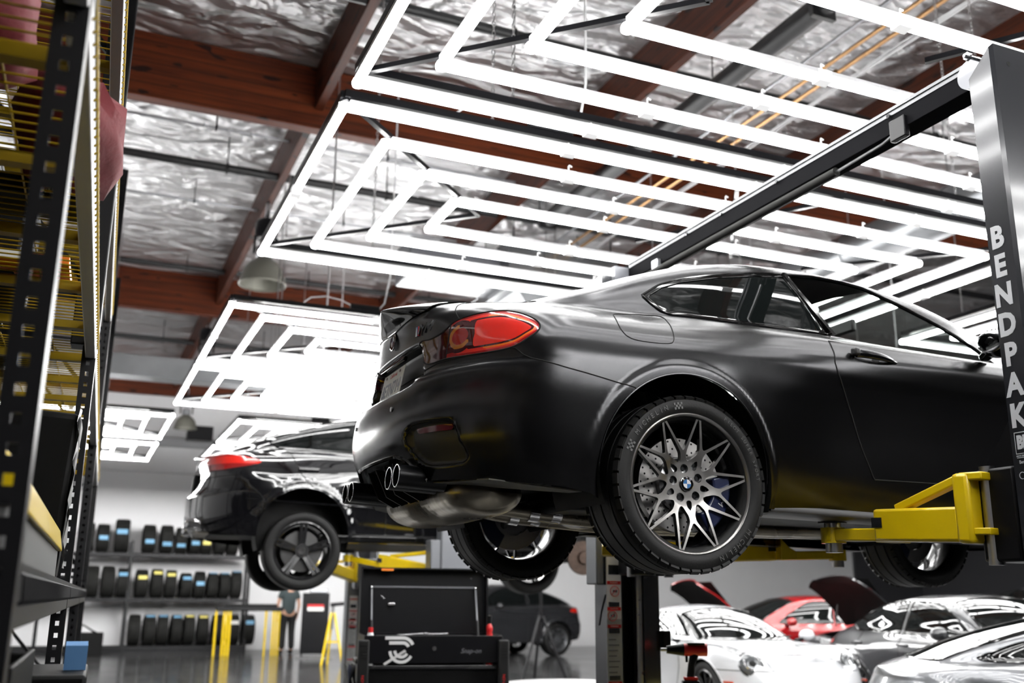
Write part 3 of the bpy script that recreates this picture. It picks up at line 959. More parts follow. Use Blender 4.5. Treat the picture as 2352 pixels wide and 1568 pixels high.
COUPE = dict(
    ends=(-1.04, 3.60), corner=(0.60, 0.95), corner_n=(2.5, 2.3), nu=(64, 200), nv=(84, 84),
    zbot=[(-1.09, 0.30), (-0.95, 0.275), (-0.75, 0.255), (-0.42, 0.215), (-0.40, 0.20), (0.4, 0.195), (1.4, 0.16), (2.3, 0.15), (3.0, 0.16), (3.6, 0.17)],
    zsh=[(-1.09, 0.955), (-0.9, 0.965), (-0.7, 0.975), (-0.45, 0.985), (-0.1, 0.985), (0.3, 0.972), (0.8, 0.958), (1.4, 0.948), (1.9, 0.94), (2.3, 0.905), (2.8, 0.83), (3.3, 0.72), (3.6, 0.60)],
    zdk=[(-1.09, 1.075), (-0.98, 1.08), (-0.8, 1.082), (-0.5, 1.07), (0, 1.05), (1, 1.03), (1.8, 1.02), (2.3, 1.0), (2.8, 0.95), (3.3, 0.83), (3.6, 0.66)],
    crown=2.2,
    ztop=[(-0.95, 0.90), (-0.70, 1.02), (-0.50, 1.10), (-0.25, 1.188), (0.0, 1.284), (0.3, 1.375), (0.6, 1.424), (0.9, 1.437), (1.2, 1.423), (1.5, 1.372), (1.8, 1.27), (2.1, 1.125), (2.3, 1.0), (2.5, 0.85)],
    wb=[(-0.95, 0.60), (-0.6, 0.66), (-0.3, 0.735), (0.0, 0.775), (0.4, 0.80), (0.9, 0.815), (1.5, 0.81), (2.0, 0.78), (2.5, 0.70)],
    gh_side=(2.25, 1.5, 0.17, 0.06), blend=0.022, soft=7,
    W=WidthField([-0.8, -0.45, -0.15, 0.15, 0.45, 0.8, 1.4, 2.0, 2.6, 3.0, 3.5],
                 [0.14, 0.20, 0.35, 0.50, 0.62, 0.72, 0.79, 0.845, 0.872, 0.90, 0.93, 0.96, 1.0],
                 [[.800, .850, .870, .870, .850, .835, .835, .850, .870, .870, .80],
                  [.835, .870, .885, .885, .868, .855, .855, .866, .885, .885, .83],
                  [.880, .905, .915, .912, .890, .872, .868, .880, .905, .905, .87],
                  [.898, .922, .930, .925, .903, .876, .868, .882, .915, .918, .88],
                  [.902, .930, .938, .934, .915, .886, .874, .886, .924, .925, .875],
                  [.895, .928, .938, .936, .924, .902, .888, .893, .922, .915, .85],
                  [.885, .914, .926, .928, .924, .914, .904, .902, .912, .895, .81],
                  [.862, .890, .903, .908, .910, .910, .908, .903, .885, .860, .75],
                  [.848, .870, .882, .890, .897, .902, .904, .897, .865, .830, .71],
                  [.822, .845, .857, .867, .878, .886, .890, .882, .835, .790, .66],
                  [.785, .808, .824, .842, .858, .869, .874, .862, .790, .735, .60],
                  [.735, .755, .778, .808, .830, .846, .850, .835, .720, .660, .54],
                  [.640, .660, .700, .750, .780, .800, .810, .790, .640, .560, .46]]),
    off_rear=[(0.15, 0.16), (0.28, 0.085), (0.36, 0.045), (0.44, 0.008), (0.52, 0.0), (0.60, 0.008), (0.66, 0.024), (0.695, 0.045), (0.715, 0.085), (0.75, 0.094), (0.82, 0.100), (0.90, 0.104), (0.98, 0.098), (1.03, 0.070), (1.085, 0.035)],
    off_front=[(0.15, 0.12), (0.3, 0.03), (0.45, 0.0), (0.6, 0.02), (0.7, 0.06), (0.8, 0.12)],
    flares=[(-0.02, 0.31, 0.385, 0.010, 0.009), (2.80, 0.31, 0.385, 0.010, 0.009)],
    shape=coupe_shape,
)
# ------------------------------------------------------------------ roundel, wheel
def roundel(parent, mtx, r, name='roundel_badge'):
    """round blue and white quartered badge with lettering; mtx: XY plane, facing +Z"""
    e = MB()
    e.lathe([(0, 0), (r, 0), (r, 0.003), (r * .97, 0.0045), (0, 0.0045)], n=32)
    b = e.build(name, 'gloss_trim', parent); b.matrix_local = mtx
    q = MB(); 
    for k in range(2):
        a0 = PI / 2 * (2 * k)
        q.prism([(0, 0)] + [(r * .60 * math.cos(a0 + PI / 2 * i / 8), r * .60 * math.sin(a0 + PI / 2 * i / 8)) for i in range(9)], (0, 0, 0.0046), (1, 0, 0), (0, 1, 0), 0.0006)
    q.build('white_quarter', 'white_plastic', b, smooth=0)
    q = MB()
    for k in range(2):
        a0 = PI / 2 * (2 * k + 1)
        q.prism([(0, 0)] + [(r * .60 * math.cos(a0 + PI / 2 * i / 8), r * .60 * math.sin(a0 + PI / 2 * i / 8)) for i in range(9)], (0, 0, 0.0046), (1, 0, 0), (0, 1, 0), 0.0006)
    q.build('blue_quarter', M['badge_blue'], b, smooth=0)
    MB().lathe([(r * .60, .0045), (r * .60, .0056), (r * .65, .0056), (r * .65, .0045)], n=32, closed=True).build('inner_ring', 'chrome', b)
    MB().lathe([(r * .95, .004), (r * .95, .0056), (r, .005), (r, .003)], n=32, closed=True).build('outer_ring', 'chrome', b)
    for ch, a in (('B', 130), ('M', 90), ('W', 50)):
        t = math.radians(a)
        text_mesh('letter', ch, r * .42, Matrix.Translation((r * .80 * math.cos(t), r * .80 * math.sin(t), .0046)) @ Matrix.Rotation(t - PI / 2, 4, 'Z'), 'white_plastic', b, 0.0003)
    return b
M['badge_blue'] = mat('badge_blue_enamel', (0.05, 0.18, 0.42), 0.2, coat=1)

def rim_face():
    R = 0.262
    n = 300
    a = np.linspace(-R, R, n)
    Xg, Yg = np.meshgrid(a, a, indexing='ij')
    P = np.stack([Xg.ravel(), Yg.ravel()], -1)
    r = np.hypot(P[:, 0], P[:, 1])
    pol = lambda rr, deg: np.array([rr * math.cos(math.radians(deg)), rr * math.sin(math.radians(deg))])
    D = []
    def seg(p, q, w0, w1):
        e = q - p; t = np.clip(((P - p) @ e) / (e @ e), 0, 1)
        d = np.hypot(*(P - p - t[:, None] * e).T)
        D.append(d - (w0 + (w1 - w0) * t))
    th0 = 7
    nodes = [(pol(0.134, th0 + 18 + 36 * k) if k % 2 else pol(0.112, th0 + 18 + 36 * k)) for k in range(10)]
    nodes = [pol(0.112 if (k % 2 == 0) else 0.134, th0 + 18 + 36 * k) for k in range(10)]
    for k in range(10):
        ap = pol(0.262, th0 + 36 * k)
        off = pol(0.006, th0 + 36 * k + 90)
        seg(nodes[k - 1], ap - off, 0.0062, 0.0040); seg(nodes[k], ap + off, 0.0062, 0.0040)
    for k in range(10):
        if k % 2 == 0:
            boss = pol(0.060, th0 + 18 + 36 * k)
            seg(boss, nodes[k], 0.020, 0.009)
            seg(boss, nodes[(k + 1) % 10], 0.010, 0.0085); seg(boss, nodes[k - 1], 0.010, 0.0085)
            D.append(np.hypot(*(P - boss).T) - 0.028)
    D.append(r - 0.062)
    D = np.array(D)
    k_ = 0.0045
    f = k_ * np.log(np.exp(np.clip(-D / k_, -60, 60)).sum(0))
    for k in range(0, 10, 2):
        f = np.minimum(f, np.hypot(*(P - pol(0.060, th0 + 18 + 36 * k)).T) - 0.0175)
    for k in range(1, 10, 2):
        c = pol(0.083, th0 + 18 + 36 * k); e = pol(1, th0 + 18 + 36 * k)
        u = (P - c) @ e; v = (P - c) @ np.array([-e[1], e[0]])
        f = np.minimum(f, np.sqrt((u / 1.5) ** 2 + v ** 2) - 0.0105)
    f = np.minimum(f, R - 0.002 - r)
    depth = pchip([(0, 0.036), (0.05, 0.036), (0.085, 0.034), (0.13, 0.024), (0.20, 0.013), (0.262, 0.006)])(r)
    V = np.stack([P[:, 0], depth, P[:, 1]], -1)       # outer face looks towards -y
    N = np.tile(np.array([0, -1.0, 0]), (len(V), 1))
    idx = np.arange(n * n).reshape(n, n)
    near = f.reshape(n, n)
    F = []
    for i in range(n - 1):
        for j in range(n - 1):
            if max(near[i, j], near[i + 1, j], near[i + 1, j + 1], near[i, j + 1]) > 0:
                F.append((int(idx[i, j]), int(idx[i + 1, j]), int(idx[i + 1, j + 1]), int(idx[i, j + 1])))
    pos, _, _ = Surf(V, N, F).split(f)
    return pos

def tyre_mb(R, rb, w, grooves=3):
    """tyre, axle along y, outer side towards -y; centred at y = 0"""
    h = w / 2
    prof = [(rb - 0.012, -h * .80), (rb + 0.004, -h * .90), (rb + (R - rb) * .30, -h * .985), (rb + (R - rb) * .55, -h), (rb + (R - rb) * .80, -h * .96), (R - 0.012, -h * .90), (R - 0.004, -h * .82)]
    tr = []
    for g in range(grooves):
        y = -h * .55 + (g + 0.0) * (h * 1.1) / max(1, grooves - 1) if grooves > 1 else 0
        tr += [(R, y - 0.006), (R - 0.007, y - 0.0045), (R - 0.007, y + 0.0045), (R, y + 0.006)]
    back = [(p[0], -p[1]) for p in prof[::-1]]
    full = prof + tr + back
    full = full + [(rb - 0.02, h * .7), (rb - 0.02, -h * .7)]
    return MB().lathe([(r, y) for r, y in full], ax=(0, 1, 0), n=96, closed=True)

_rim = rim_face()
def sport_wheel(parent, loc, flip=False, name='wheel'):
    """20-inch wheel as one part of the car with its own sub-parts, modelled facing -y"""
    R, rb, w = 0.340, 0.262, 0.285
    mb = tyre_mb(R, rb, w)
    # lateral tread cuts as raised shoulder blocks
    for k in range(44):
        a = 2 * PI * k / 44
        for s in (-1, 1):
            c = Vector((math.cos(a) * (R - 0.006), s * w * 0.455, math.sin(a) * (R - 0.006)))
            d = Vector((-math.sin(a), 0, math.cos(a)))
            mb.bar(c - d * 0.019, c + d * 0.019, 0.022, 0.010, up=(math.cos(a), s * .5, math.sin(a)))
    wheel = mb.build(name, 'rubber', parent, smooth=30)
    wheel.location = loc
    if flip: wheel.rotation_euler = (0, 0, PI)
    yo = -w / 2 * 0.90                                    # lip plane
    MB().lathe([(0.262, yo + .008), (0.2715, yo + .002), (0.2725, yo - 0.004), (0.268, yo - 0.007), (0.2615, yo - 0.003), (0.2585, yo + 0.010), (0.2585, yo + .02)], ax=(0, 1, 0), n=96, caps=False).build('rim_lip', 'alloy', wheel, smooth=50)
    MB().lathe([(0.2590, yo + 0.010), (0.252, yo + 0.03), (0.240, yo + 0.07), (0.238, yo + 0.20), (0.255, yo + 0.235), (0.262, yo + 0.24), (0.262, yo + .25), (0.245, yo + .24), (0.232, yo + .2), (0.234, yo + .07), (0.246, yo + .028)], ax=(0, 1, 0), n=72, closed=True).build('rim_barrel', 'alloy_dark', wheel, smooth=50)
    face = Surf(_rim.V + np.array([0, yo + 0.002, 0]), _rim.N, _rim.F)
    V, F = shell(face, -0.020)
    mb = MB(); nf = len(face.F)
    mb.cur = 0; mb.add(V, F[:nf]); mb2f = F[nf:]
    for f in mb2f: mb.f.append(f); mb.mi.append(1)
    mb.build('spokes', ['alloy', 'alloy_dark'], wheel, smooth=0)
    # brake disc with its drilled holes, bell, caliper and hub
    yd = yo + 0.085
    disc = MB().lathe([(0.185, yd), (0.185, yd + 0.03), (0.11, yd + 0.03), (0.11, yd)], ax=(0, 1, 0), n=72, closed=True).build('brake_disc', 'disc', wheel, smooth=40)
    h = MB()
    for k in range(20):
        for j, rr in enumerate((0.126, 0.144, 0.162, 0.176)):
            a = 2 * PI * (k + (j % 2) * .5 + j * 0.13) / 20
            h.cyl((rr * math.cos(a), yd - 0.0006, rr * math.sin(a)), (rr * math.cos(a), yd + 0.001, rr * math.sin(a)), 0.0042, 8)
    h.build('drill_holes', 'gap', disc, smooth=0)
    MB().lathe([(0.11, yd + .01), (0.105, yd - 0.02), (0.085, yd - 0.03), (0, yd - 0.03)], ax=(0, 1, 0), n=40).build('disc_bell', 'steel', disc)
    pts_o = [(0.204 * math.cos(a), 0.204 * math.sin(a)) for a in np.radians(np.linspace(-62, 14, 14))]
    pts_i = [(0.125 * math.cos(a), 0.125 * math.sin(a)) for a in np.radians(np.linspace(14, -62, 14))]
    cal = MB().prism(pts_o + pts_i, (0, yd + 0.075, 0), (1, 0, 0), (0, 0, 1), 0.125).build('brake_caliper', 'blue_caliper', wheel, bevel=0.008)
    a = math.radians(-22)
    text_mesh('caliper_mark', 'M', 0.035, frame((0.168 * math.cos(a), yd - 0.0515, 0.168 * math.sin(a)), (math.cos(a + PI / 2 - PI), 0, math.sin(a + PI / 2 - PI)), (math.cos(a), 0, math.sin(a))), 'white_plastic', cal, 0.0005, shear=0.2)
    MB().lathe([(0, yo + .040), (0.035, yo + 0.040), (0.036, yo + .06), (0.06, yo + .07), (0.06, yd)], ax=(0, 1, 0), n=32).build('hub', 'alloy_dark', wheel)
    roundel(wheel, frame((0, yo + 0.0365, 0), (1, 0, 0), (0, 0, 1)), 0.029, 'hub_cap')
    for k in range(5):
        a = math.radians(7 + 18 + 72 * k)
        MB().cyl((0.060 * math.cos(a), yo + 0.070, 0.060 * math.sin(a)), (0.060 * math.cos(a), yo + 0.050, 0.060 * math.sin(a)), 0.010, 6).build('lug_bolt', 'alloy_dark', wheel)
    # raised sidewall lettering and its small chequered flag
    rt = 0.302
    for word, mid, size, sp in (('MICHELIN', 128, 0.027, 4.5), ('PILOT SUPER SPORT', 32, 0.020, 3.3), ('MICHELIN', -52, 0.027, 4.5)):
        for i, ch in enumerate(word):
            if ch == ' ': continue
            t = math.radians(mid - (i - (len(word) - 1) / 2) * sp)
            o = Vector((rt * math.cos(t), -w / 2 - 0.0008, rt * math.sin(t)))
            text_mesh('sidewall_letter', ch, size, frame(o, (math.sin(t), 0, -math.cos(t)), (math.cos(t), 0, math.sin(t))), 'tyre_mark', wheel, 0.0008)
    fl = MB()
    for s, base in ((1, 152), (-1, 104)):
        for i in range(5):
            for j in range(3):
                if (i + j) % 2: continue
                t = math.radians(base + s * i * 1.5); rr = rt - 0.010 + j * 0.009
                fl.box((rr * math.cos(t), -w / 2 - 0.0005, rr * math.sin(t)), (0.009, 0.0012, 0.008), Matrix.Rotation(-t, 3, 'Y'))
    fl.build('sidewall_flag', 'tyre_mark', wheel, smooth=0)
    return wheel
M['tyre_mark'] = mat('worn_tyre_lettering', (0.10, 0.10, 0.10), 0.6)

# ------------------------------------------------------------------ the lifted matt coupe
coupe = thing('coupe', 'satin dark grey two-door coupe raised high on the two-post lift, nearest car', 'car', (CPX, CPY, CPZ))
def build_coupe():
    S0 = car_surface(COUPE)
    x, y, z = S0.V.T
    ARX, ARZ, ARR = -0.02, 0.31, 0.385
    f = np.minimum(np.hypot(x - ARX, z - ARZ), np.hypot(x - ARX - 2.82, z - ARZ)) - ARR
    f = np.where(z > 0.85, 1, f)
    S1, _, segs = S0.split(f)
    seam_obj('arch_edge', segs, coupe, 0.004, m='satin', both=True)
    # cut-out in the lower bumper for the exhausts
    cut = [(0.4, 0.395), (-0.28, 0.392), (-0.34, 0.375), (-0.40, 0.325), (-0.47, 0.262), (-0.50, 0.20), (0.4, 0.15)]
    f = -S1.fld(lambda x, y, z: np.where(x < -0.6, sdf_poly(np.stack([y, z], -1), cut), -1))
    S1, _, segs = S1.split(f)
    seam_obj('lower_lip', segs, coupe, 0.009, m='gloss_trim', both=True)
    # tail lights
    LIGHT = smooth_closed([(-0.921, 0.868), (-0.919, 0.765), (-0.883, 0.756), (-0.836, 0.749), (-0.77, 0.749), (-0.71, 0.763), (-0.666, 0.793), (-0.631, 0.820), (-0.612, 0.847), (-0.62, 0.872), (-0.644, 0.898), (-0.679, 0.921), (-0.715, 0.932), (-0.768, 0.931), (-0.823, 0.922), (-0.853, 0.912), (-0.884, 0.876), (-0.906, 0.866)], 5)
    # on the back the outline runs in (y, z), on the side in (x, z): use one unrolled coordinate
    unroll = lambda x, y: (x + 1.0) - (y + 0.5) * 1.0
    PTS = [(-0.921, -0.314, 0.868), (-0.919, -0.391, 0.765), (-0.883, -0.545, 0.756), (-0.836, -0.664, 0.749), (-0.77, -0.762, 0.750), (-0.71, -0.821, 0.763), (-0.666, -0.848, 0.793), (-0.631, -0.858, 0.820), (-0.614, -0.852, 0.847), (-0.62, -0.834, 0.872), (-0.644, -0.80, 0.898), (-0.679, -0.754, 0.921), (-0.715, -0.712, 0.932), (-0.768, -0.665, 0.931), (-0.823, -0.601, 0.922), (-0.853, -0.553, 0.912), (-0.884, -0.491, 0.876), (-0.906, -0.408, 0.866)]
    LP = smooth_closed([(unroll(a, b), c) for a, b, c in PTS], 5)
    flight = lambda s: s.fld(lambda x, y, z: np.where(x < -0.5, sdf_poly(np.stack([unroll(x, y), z], -1), LP), -1))
    light, S1, segs = S1.split(flight(S1))
    seam_obj('light_gasket', segs, coupe, 0.0035, both=True)
    build_light(light, unroll, LP)
    # spoiler lip
    f = S1.fld(lambda x, y, z: np.where((x < -0.70) & (np.abs(y) < 0.50), z - (0.978 + 0.085 * np.abs(y) + 0.9 * np.maximum(np.abs(y) - 0.34, 0)), -1))
    f = np.where(f > 0, np.minimum(f, -0.745 - S1.V[:, 0]), f)
    sp, S1, segs = S1.split(f)
    if len(sp.F): slab_obj('spoiler', sp.moved(0.001), 0.006, 'gloss_trim', coupe, both=True)
    # bumper
    BP = [(-3, -1), (-0.20, -1), (-0.20, 0.600), (-0.271, 0.621), (-0.401, 0.650), (-0.539, 0.678), (-0.658, 0.712), (-0.683, 0.727), (-0.71, 0.761), (-0.77, 0.7485), (-0.84, 0.7475), (-0.90, 0.748), (-0.945, 0.72), (-0.97, 0.684), (-3, 0.684)]
    bump, S1, segs = S1.split(S1.fld(lambda x, y, z: sdf_poly(np.stack([x, z], -1), BP)))
    seam_obj('bumper_gap', segs, coupe, 0.0026, both=True, drop=lambda q: q[0] < -0.93)
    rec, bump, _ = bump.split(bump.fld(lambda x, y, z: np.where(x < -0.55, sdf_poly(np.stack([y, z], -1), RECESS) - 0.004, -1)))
    vent, bump, segs = bump.split(bump.fld(lambda x, y, z: np.where(x < -0.55, sdf_poly(np.stack([y, z], -1), VENT), -1)))
    bo = surf_obj('rear_bumper', bump, 'satin', coupe, both=True)
    seam_obj('vent_edge', segs, bo, 0.0035, both=True)
    surf_obj('side_vent_panel', vent, 'satin_shell', bo)
    surf_obj('side_vent_panel', vent.mirrored(), 'satin_shell', bo)
    rf, _, _ = vent.moved(0.003).split(vent.fld(lambda x, y, z: sdf_poly(np.stack([y, z], -1), [(-0.462, 0.482), (-0.475, 0.459), (-0.66, 0.456), (-0.664, 0.482)])))
    if len(rf.F):
        slab_obj('reflector', rf, 0.004, M['refl_red'], bo); slab_obj('reflector', rf.mirrored(), 0.004, M['refl_red'], bo)
    # door, trunk lid, fuel flap
    DP = [(0.775, 0.962), (0.763, 0.881), (0.752, 0.83), (0.762, 0.785), (0.794, 0.725), (0.847, 0.613), (0.90, 0.471), (0.944, 0.372), (0.955, 0.343), (2.02, 0.350), (2.06, 0.45), (2.10, 0.7), (2.08, 0.98), (1.2, 1.02), (0.84, 0.99)]
    DPs = DP
    door, S1, segs = S1.split(S1.fld(lambda x, y, z: np.minimum(sdf_poly(np.stack([x, z], -1), DPs), -0.70 - y)))
    seam_obj('door_gap', segs, coupe, 0.0030, both=True, drop=lambda q: q[2] > 0.94)
    trk, S1, segs = S1.split(S1.fld(lambda x, y, z: np.minimum(np.minimum(np.where(z > 1.02, 0.62, 0.46 + (1.022 - z) * 1.08) + y * 1.0, -0.52 - x), np.where(x < -0.5, z - 0.684, -1))))
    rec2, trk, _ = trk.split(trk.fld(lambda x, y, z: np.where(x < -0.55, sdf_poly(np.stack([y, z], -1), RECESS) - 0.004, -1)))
    surf_obj('plate_recess', rec.plus(rec2), 'satin_shell', coupe, both=True)  # black trim colour also carries the shade inside the recess
    if len(trk.F):
        surf_obj('trunk_lid', trk, 'satin', coupe, both=True)
        seam_obj('trunk_gap', segs, coupe, 0.0022, both=True, drop=lambda q: q[2] < 0.72 or (q[2] < 0.87 and q[1] > -.40))
    FP = smooth_closed([(-0.236, 0.964), (-0.13, 0.975), (-0.023, 0.978), (-0.022, 0.94), (-0.035, 0.89), (-0.058, 0.835), (-0.085, 0.819), (-0.17, 0.815), (-0.248, 0.822), (-0.278, 0.851), (-0.277, 0.901), (-0.262, 0.94)], 5)
    flap, S1r, segs = S1.split(S1.fld(lambda x, y, z: np.minimum(sdf_poly(np.stack([x, z], -1), FP), -0.5 - y)))
    # only the right side has the flap
    surf_obj('fuel_flap', flap, 'satin', coupe); seam_obj('fuel_flap_gap', segs, coupe, 0.0022)
    # windows
    QO = [(-0.075, 1.080), (0.029, 1.149), (0.141, 1.194), (0.356, 1.252), (0.581, 1.296), (0.745, 1.318), (0.757, 1.318), (0.80, 1.15), (0.838, 0.990), (0.707, 0.989), (0.37, 0.988), (0.028, 0.992), (-0.015, 1.010), (-0.05, 1.045)]
    QO = np.array(QO); QOs = QO
    DO = np.array([(0.765, 1.318), (0.939, 1.338), (1.12, 1.335), (1.231, 1.318), (1.419, 1.236), (1.628, 1.138), (1.755, 1.060), (1.86, 0.985), (1.88, 0.958), (1.55, 0.957), (1.312, 0.962), (1.05, 0.972), (0.845, 0.988), (0.80, 1.15)])
    up = lambda s, poly: s.fld(lambda x, y, z: np.minimum(sdf_poly(np.stack([x, z], -1), poly), np.where(y < -0.42, 1, -1)))
    def windows(s):
        q, s, sg1 = s.split(up(s, QOs))
        d, s, sg2 = s.split(up(s, DO))
        dd, door2, sg3 = door.split(up(door, DO))
        return q, d.plus(dd) if len(dd.F) else d, s, door2, sg1, sg2
    q, d, rest_l, door2, sg1, sg2 = windows(S1)
    q2, d2, rest_r, _, _, _ = windows(S1r)
    WS = [(1.36, 0.1), (1.36, -0.52), (1.62, -0.585), (1.90, -0.655), (2.16, -0.70), (2.22, -0.60), (2.29, -0.3), (2.30, 0.1)]
    RW = [(-0.44, 0.1), (-0.44, -0.50), (-0.20, -0.52), (0.10, -0.50), (0.30, -0.44), (0.34, 0.1)]
    def glass_cut(s, poly):
        return s.split(s.fld(lambda x, y, z: np.minimum(sdf_poly(np.stack([x, y], -1), poly), z - 0.97)))
    ws, rest_l, g1 = glass_cut(rest_l, WS); _, rest_r, _ = glass_cut(rest_r, WS)
    rw, rest_l, g2 = glass_cut(rest_l, RW); _, rest_r, _ = glass_cut(rest_r, RW)
    shell_ = rest_r.plus(rest_l.mirrored()).weld()
    surf_obj('body_shell', shell_, 'satin', coupe)
    surf_obj('windscreen', ws, 'glass_clear', coupe, both=True)
    surf_obj('rear_window', rw, 'glass_dark', coupe, both=True)
    # inner faces of the pillars and roof
    cab = shell_.moved(-0.012)
    cab, _, _ = cab.split(np.minimum(np.minimum(cab.V[:, 2] - 0.99, cab.V[:, 0] + 0.10), 2.15 - cab.V[:, 0]))
    surf_obj('headliner', Surf(cab.V, -cab.N, [f[::-1] for f in cab.F]), 'under', coupe)
    for mir in (False, True):
        qq = q.mirrored() if mir else q
        inner, fr, sg = qq.split(sdf_poly(qq.V[:, [0, 2]], QO) - 0.016)
        gl = surf_obj('quarter_window', inner.moved(-0.003), 'glass_dark', coupe)
        surf_obj('window_frame', fr.moved(0.001), 'gloss_trim', gl)
        seam_obj('window_trim', sg, gl, 0.0022, m='gloss_trim')
    seam_obj('window_surround', sg1, coupe, 0.006, m='gloss_trim', both=True)
    seam_obj('door_window_surround', sg2, coupe, 0.008, m='gloss_trim', both=True)
    surf_obj('door', door2, 'satin', coupe)
    surf_obj('door', door2.mirrored(), 'satin', coupe)
    dl = d.mirrored()
    surf_obj('door_window', dl.moved(-0.01), 'glass_clear', coupe)
    # door inner panels
    for s in (1, -1):
        MB().box((1.42, s * 0.785, 0.70), (1.25, 0.04, 0.50)).build('door_panel', 'seat', coupe, bevel=0.01)
    # B pillar strip
    for s in (-1, 1):
        MB().bar((0.757, s * 0.603, 1.325), (0.842, s * 0.815, 0.985), 0.020, 0.012, up=(0, s, 0.3)).build('pillar_strip', 'gloss_trim', coupe)
M['refl_red'] = mat('dark_red_reflector', (0.14, 0.006, 0.018), 0.2, coat=0.6)

def build_light(L, unroll, LP):
    """tail light: deep red housing surface, bright reflector bands, dark rings and amber marks under one gloss shell"""
    # zones in unrolled coordinates (u, z)
    cu, cz = unroll(-0.80, -0.60) , 0.835
    def part(name, f, m, lift, base=L):
        a, b, _ = base.split(f)
        return a, b
    for mir in (False, True):
        s = L.mirrored() if mir else L
        U = lambda q: unroll(q.V[:, 0], -np.abs(q.V[:, 1])); Z = lambda q: q.V[:, 2]
        par = None
        spl = lambda q: U(q) - unroll(-0.872, -0.538) - (Z(q) - 0.83) * 0.10
        # trunk-side piece and body-side piece
        out, inn, sg = s.split(spl(s))
        h = surf_obj('tail_light', inn, 'red_deep', coupe)
        seam_obj('light_split', sg, h, 0.0025)
        def zone(q, f, name, m):
            a, b, _ = q.split(f)
            if len(a.F): surf_obj(name, a, m, h)
            return b
        def ell(q, u0, z0, a, b): return 1 - np.sqrt(((U(q) - u0) / a) ** 2 + ((Z(q) - z0) / b) ** 2)
        u0 = unroll(-0.845, -0.600)       # centre of the round reflector
        tipu = unroll(-0.614, -0.852)
        edge = lambda q: sdf_poly(np.stack([U(q), Z(q)], -1), LP)
        b = out
        b = zone(b, np.minimum(ell(b, u0, 0.838, 0.060, 0.036), 9), 'round_lamp', 'red_lens')
        b = zone(b, np.minimum(ell(b, u0, 0.838, 0.085, 0.055), np.maximum(-(U(b) - u0) - 0.01, (0.838 - Z(b)) - 0.02)), 'amber_ring', M['amber_dim'])
        b = zone(b, ell(b, u0, 0.838, 0.105, 0.070), 'dark_ring', 'red_deep')
        # outer bands that follow the pointed outline
        b = zone(b, np.minimum(edge(b) - 0.034, U(b) - (u0 + 0.10)) , 'bright_band', 'red_hot')
        b = zone(b, np.minimum(edge(b) - 0.026, U(b) - (u0 + 0.06)), 'dark_band', 'red_deep')
        b = zone(b, np.minimum(np.minimum(edge(b) - 0.018, U(b) - (u0 + 0.05)), U(b) - (u0 + 0.17) + 0 * U(b)), 'amber_band', 'orange_lens')
        b = zone(b, np.minimum(edge(b) - 0.012, U(b) - (u0 - 0.02)), 'red_band', 'red_hot')
        b = zone(b, np.minimum(np.minimum(0.800 - Z(b), Z(b) - 0.775), edge(b) - 0.01), 'lower_band', 'red_deep')
        surf_obj('light_body', b, 'red_lens', h)
    # small amber glints on the trunk side
build_light_done = True
M['amber_dim'] = mat('dim_amber_reflector', (0.42, 0.13, 0.008), 0.2, coat=1.0, coat_rough=0)
build_coupe()

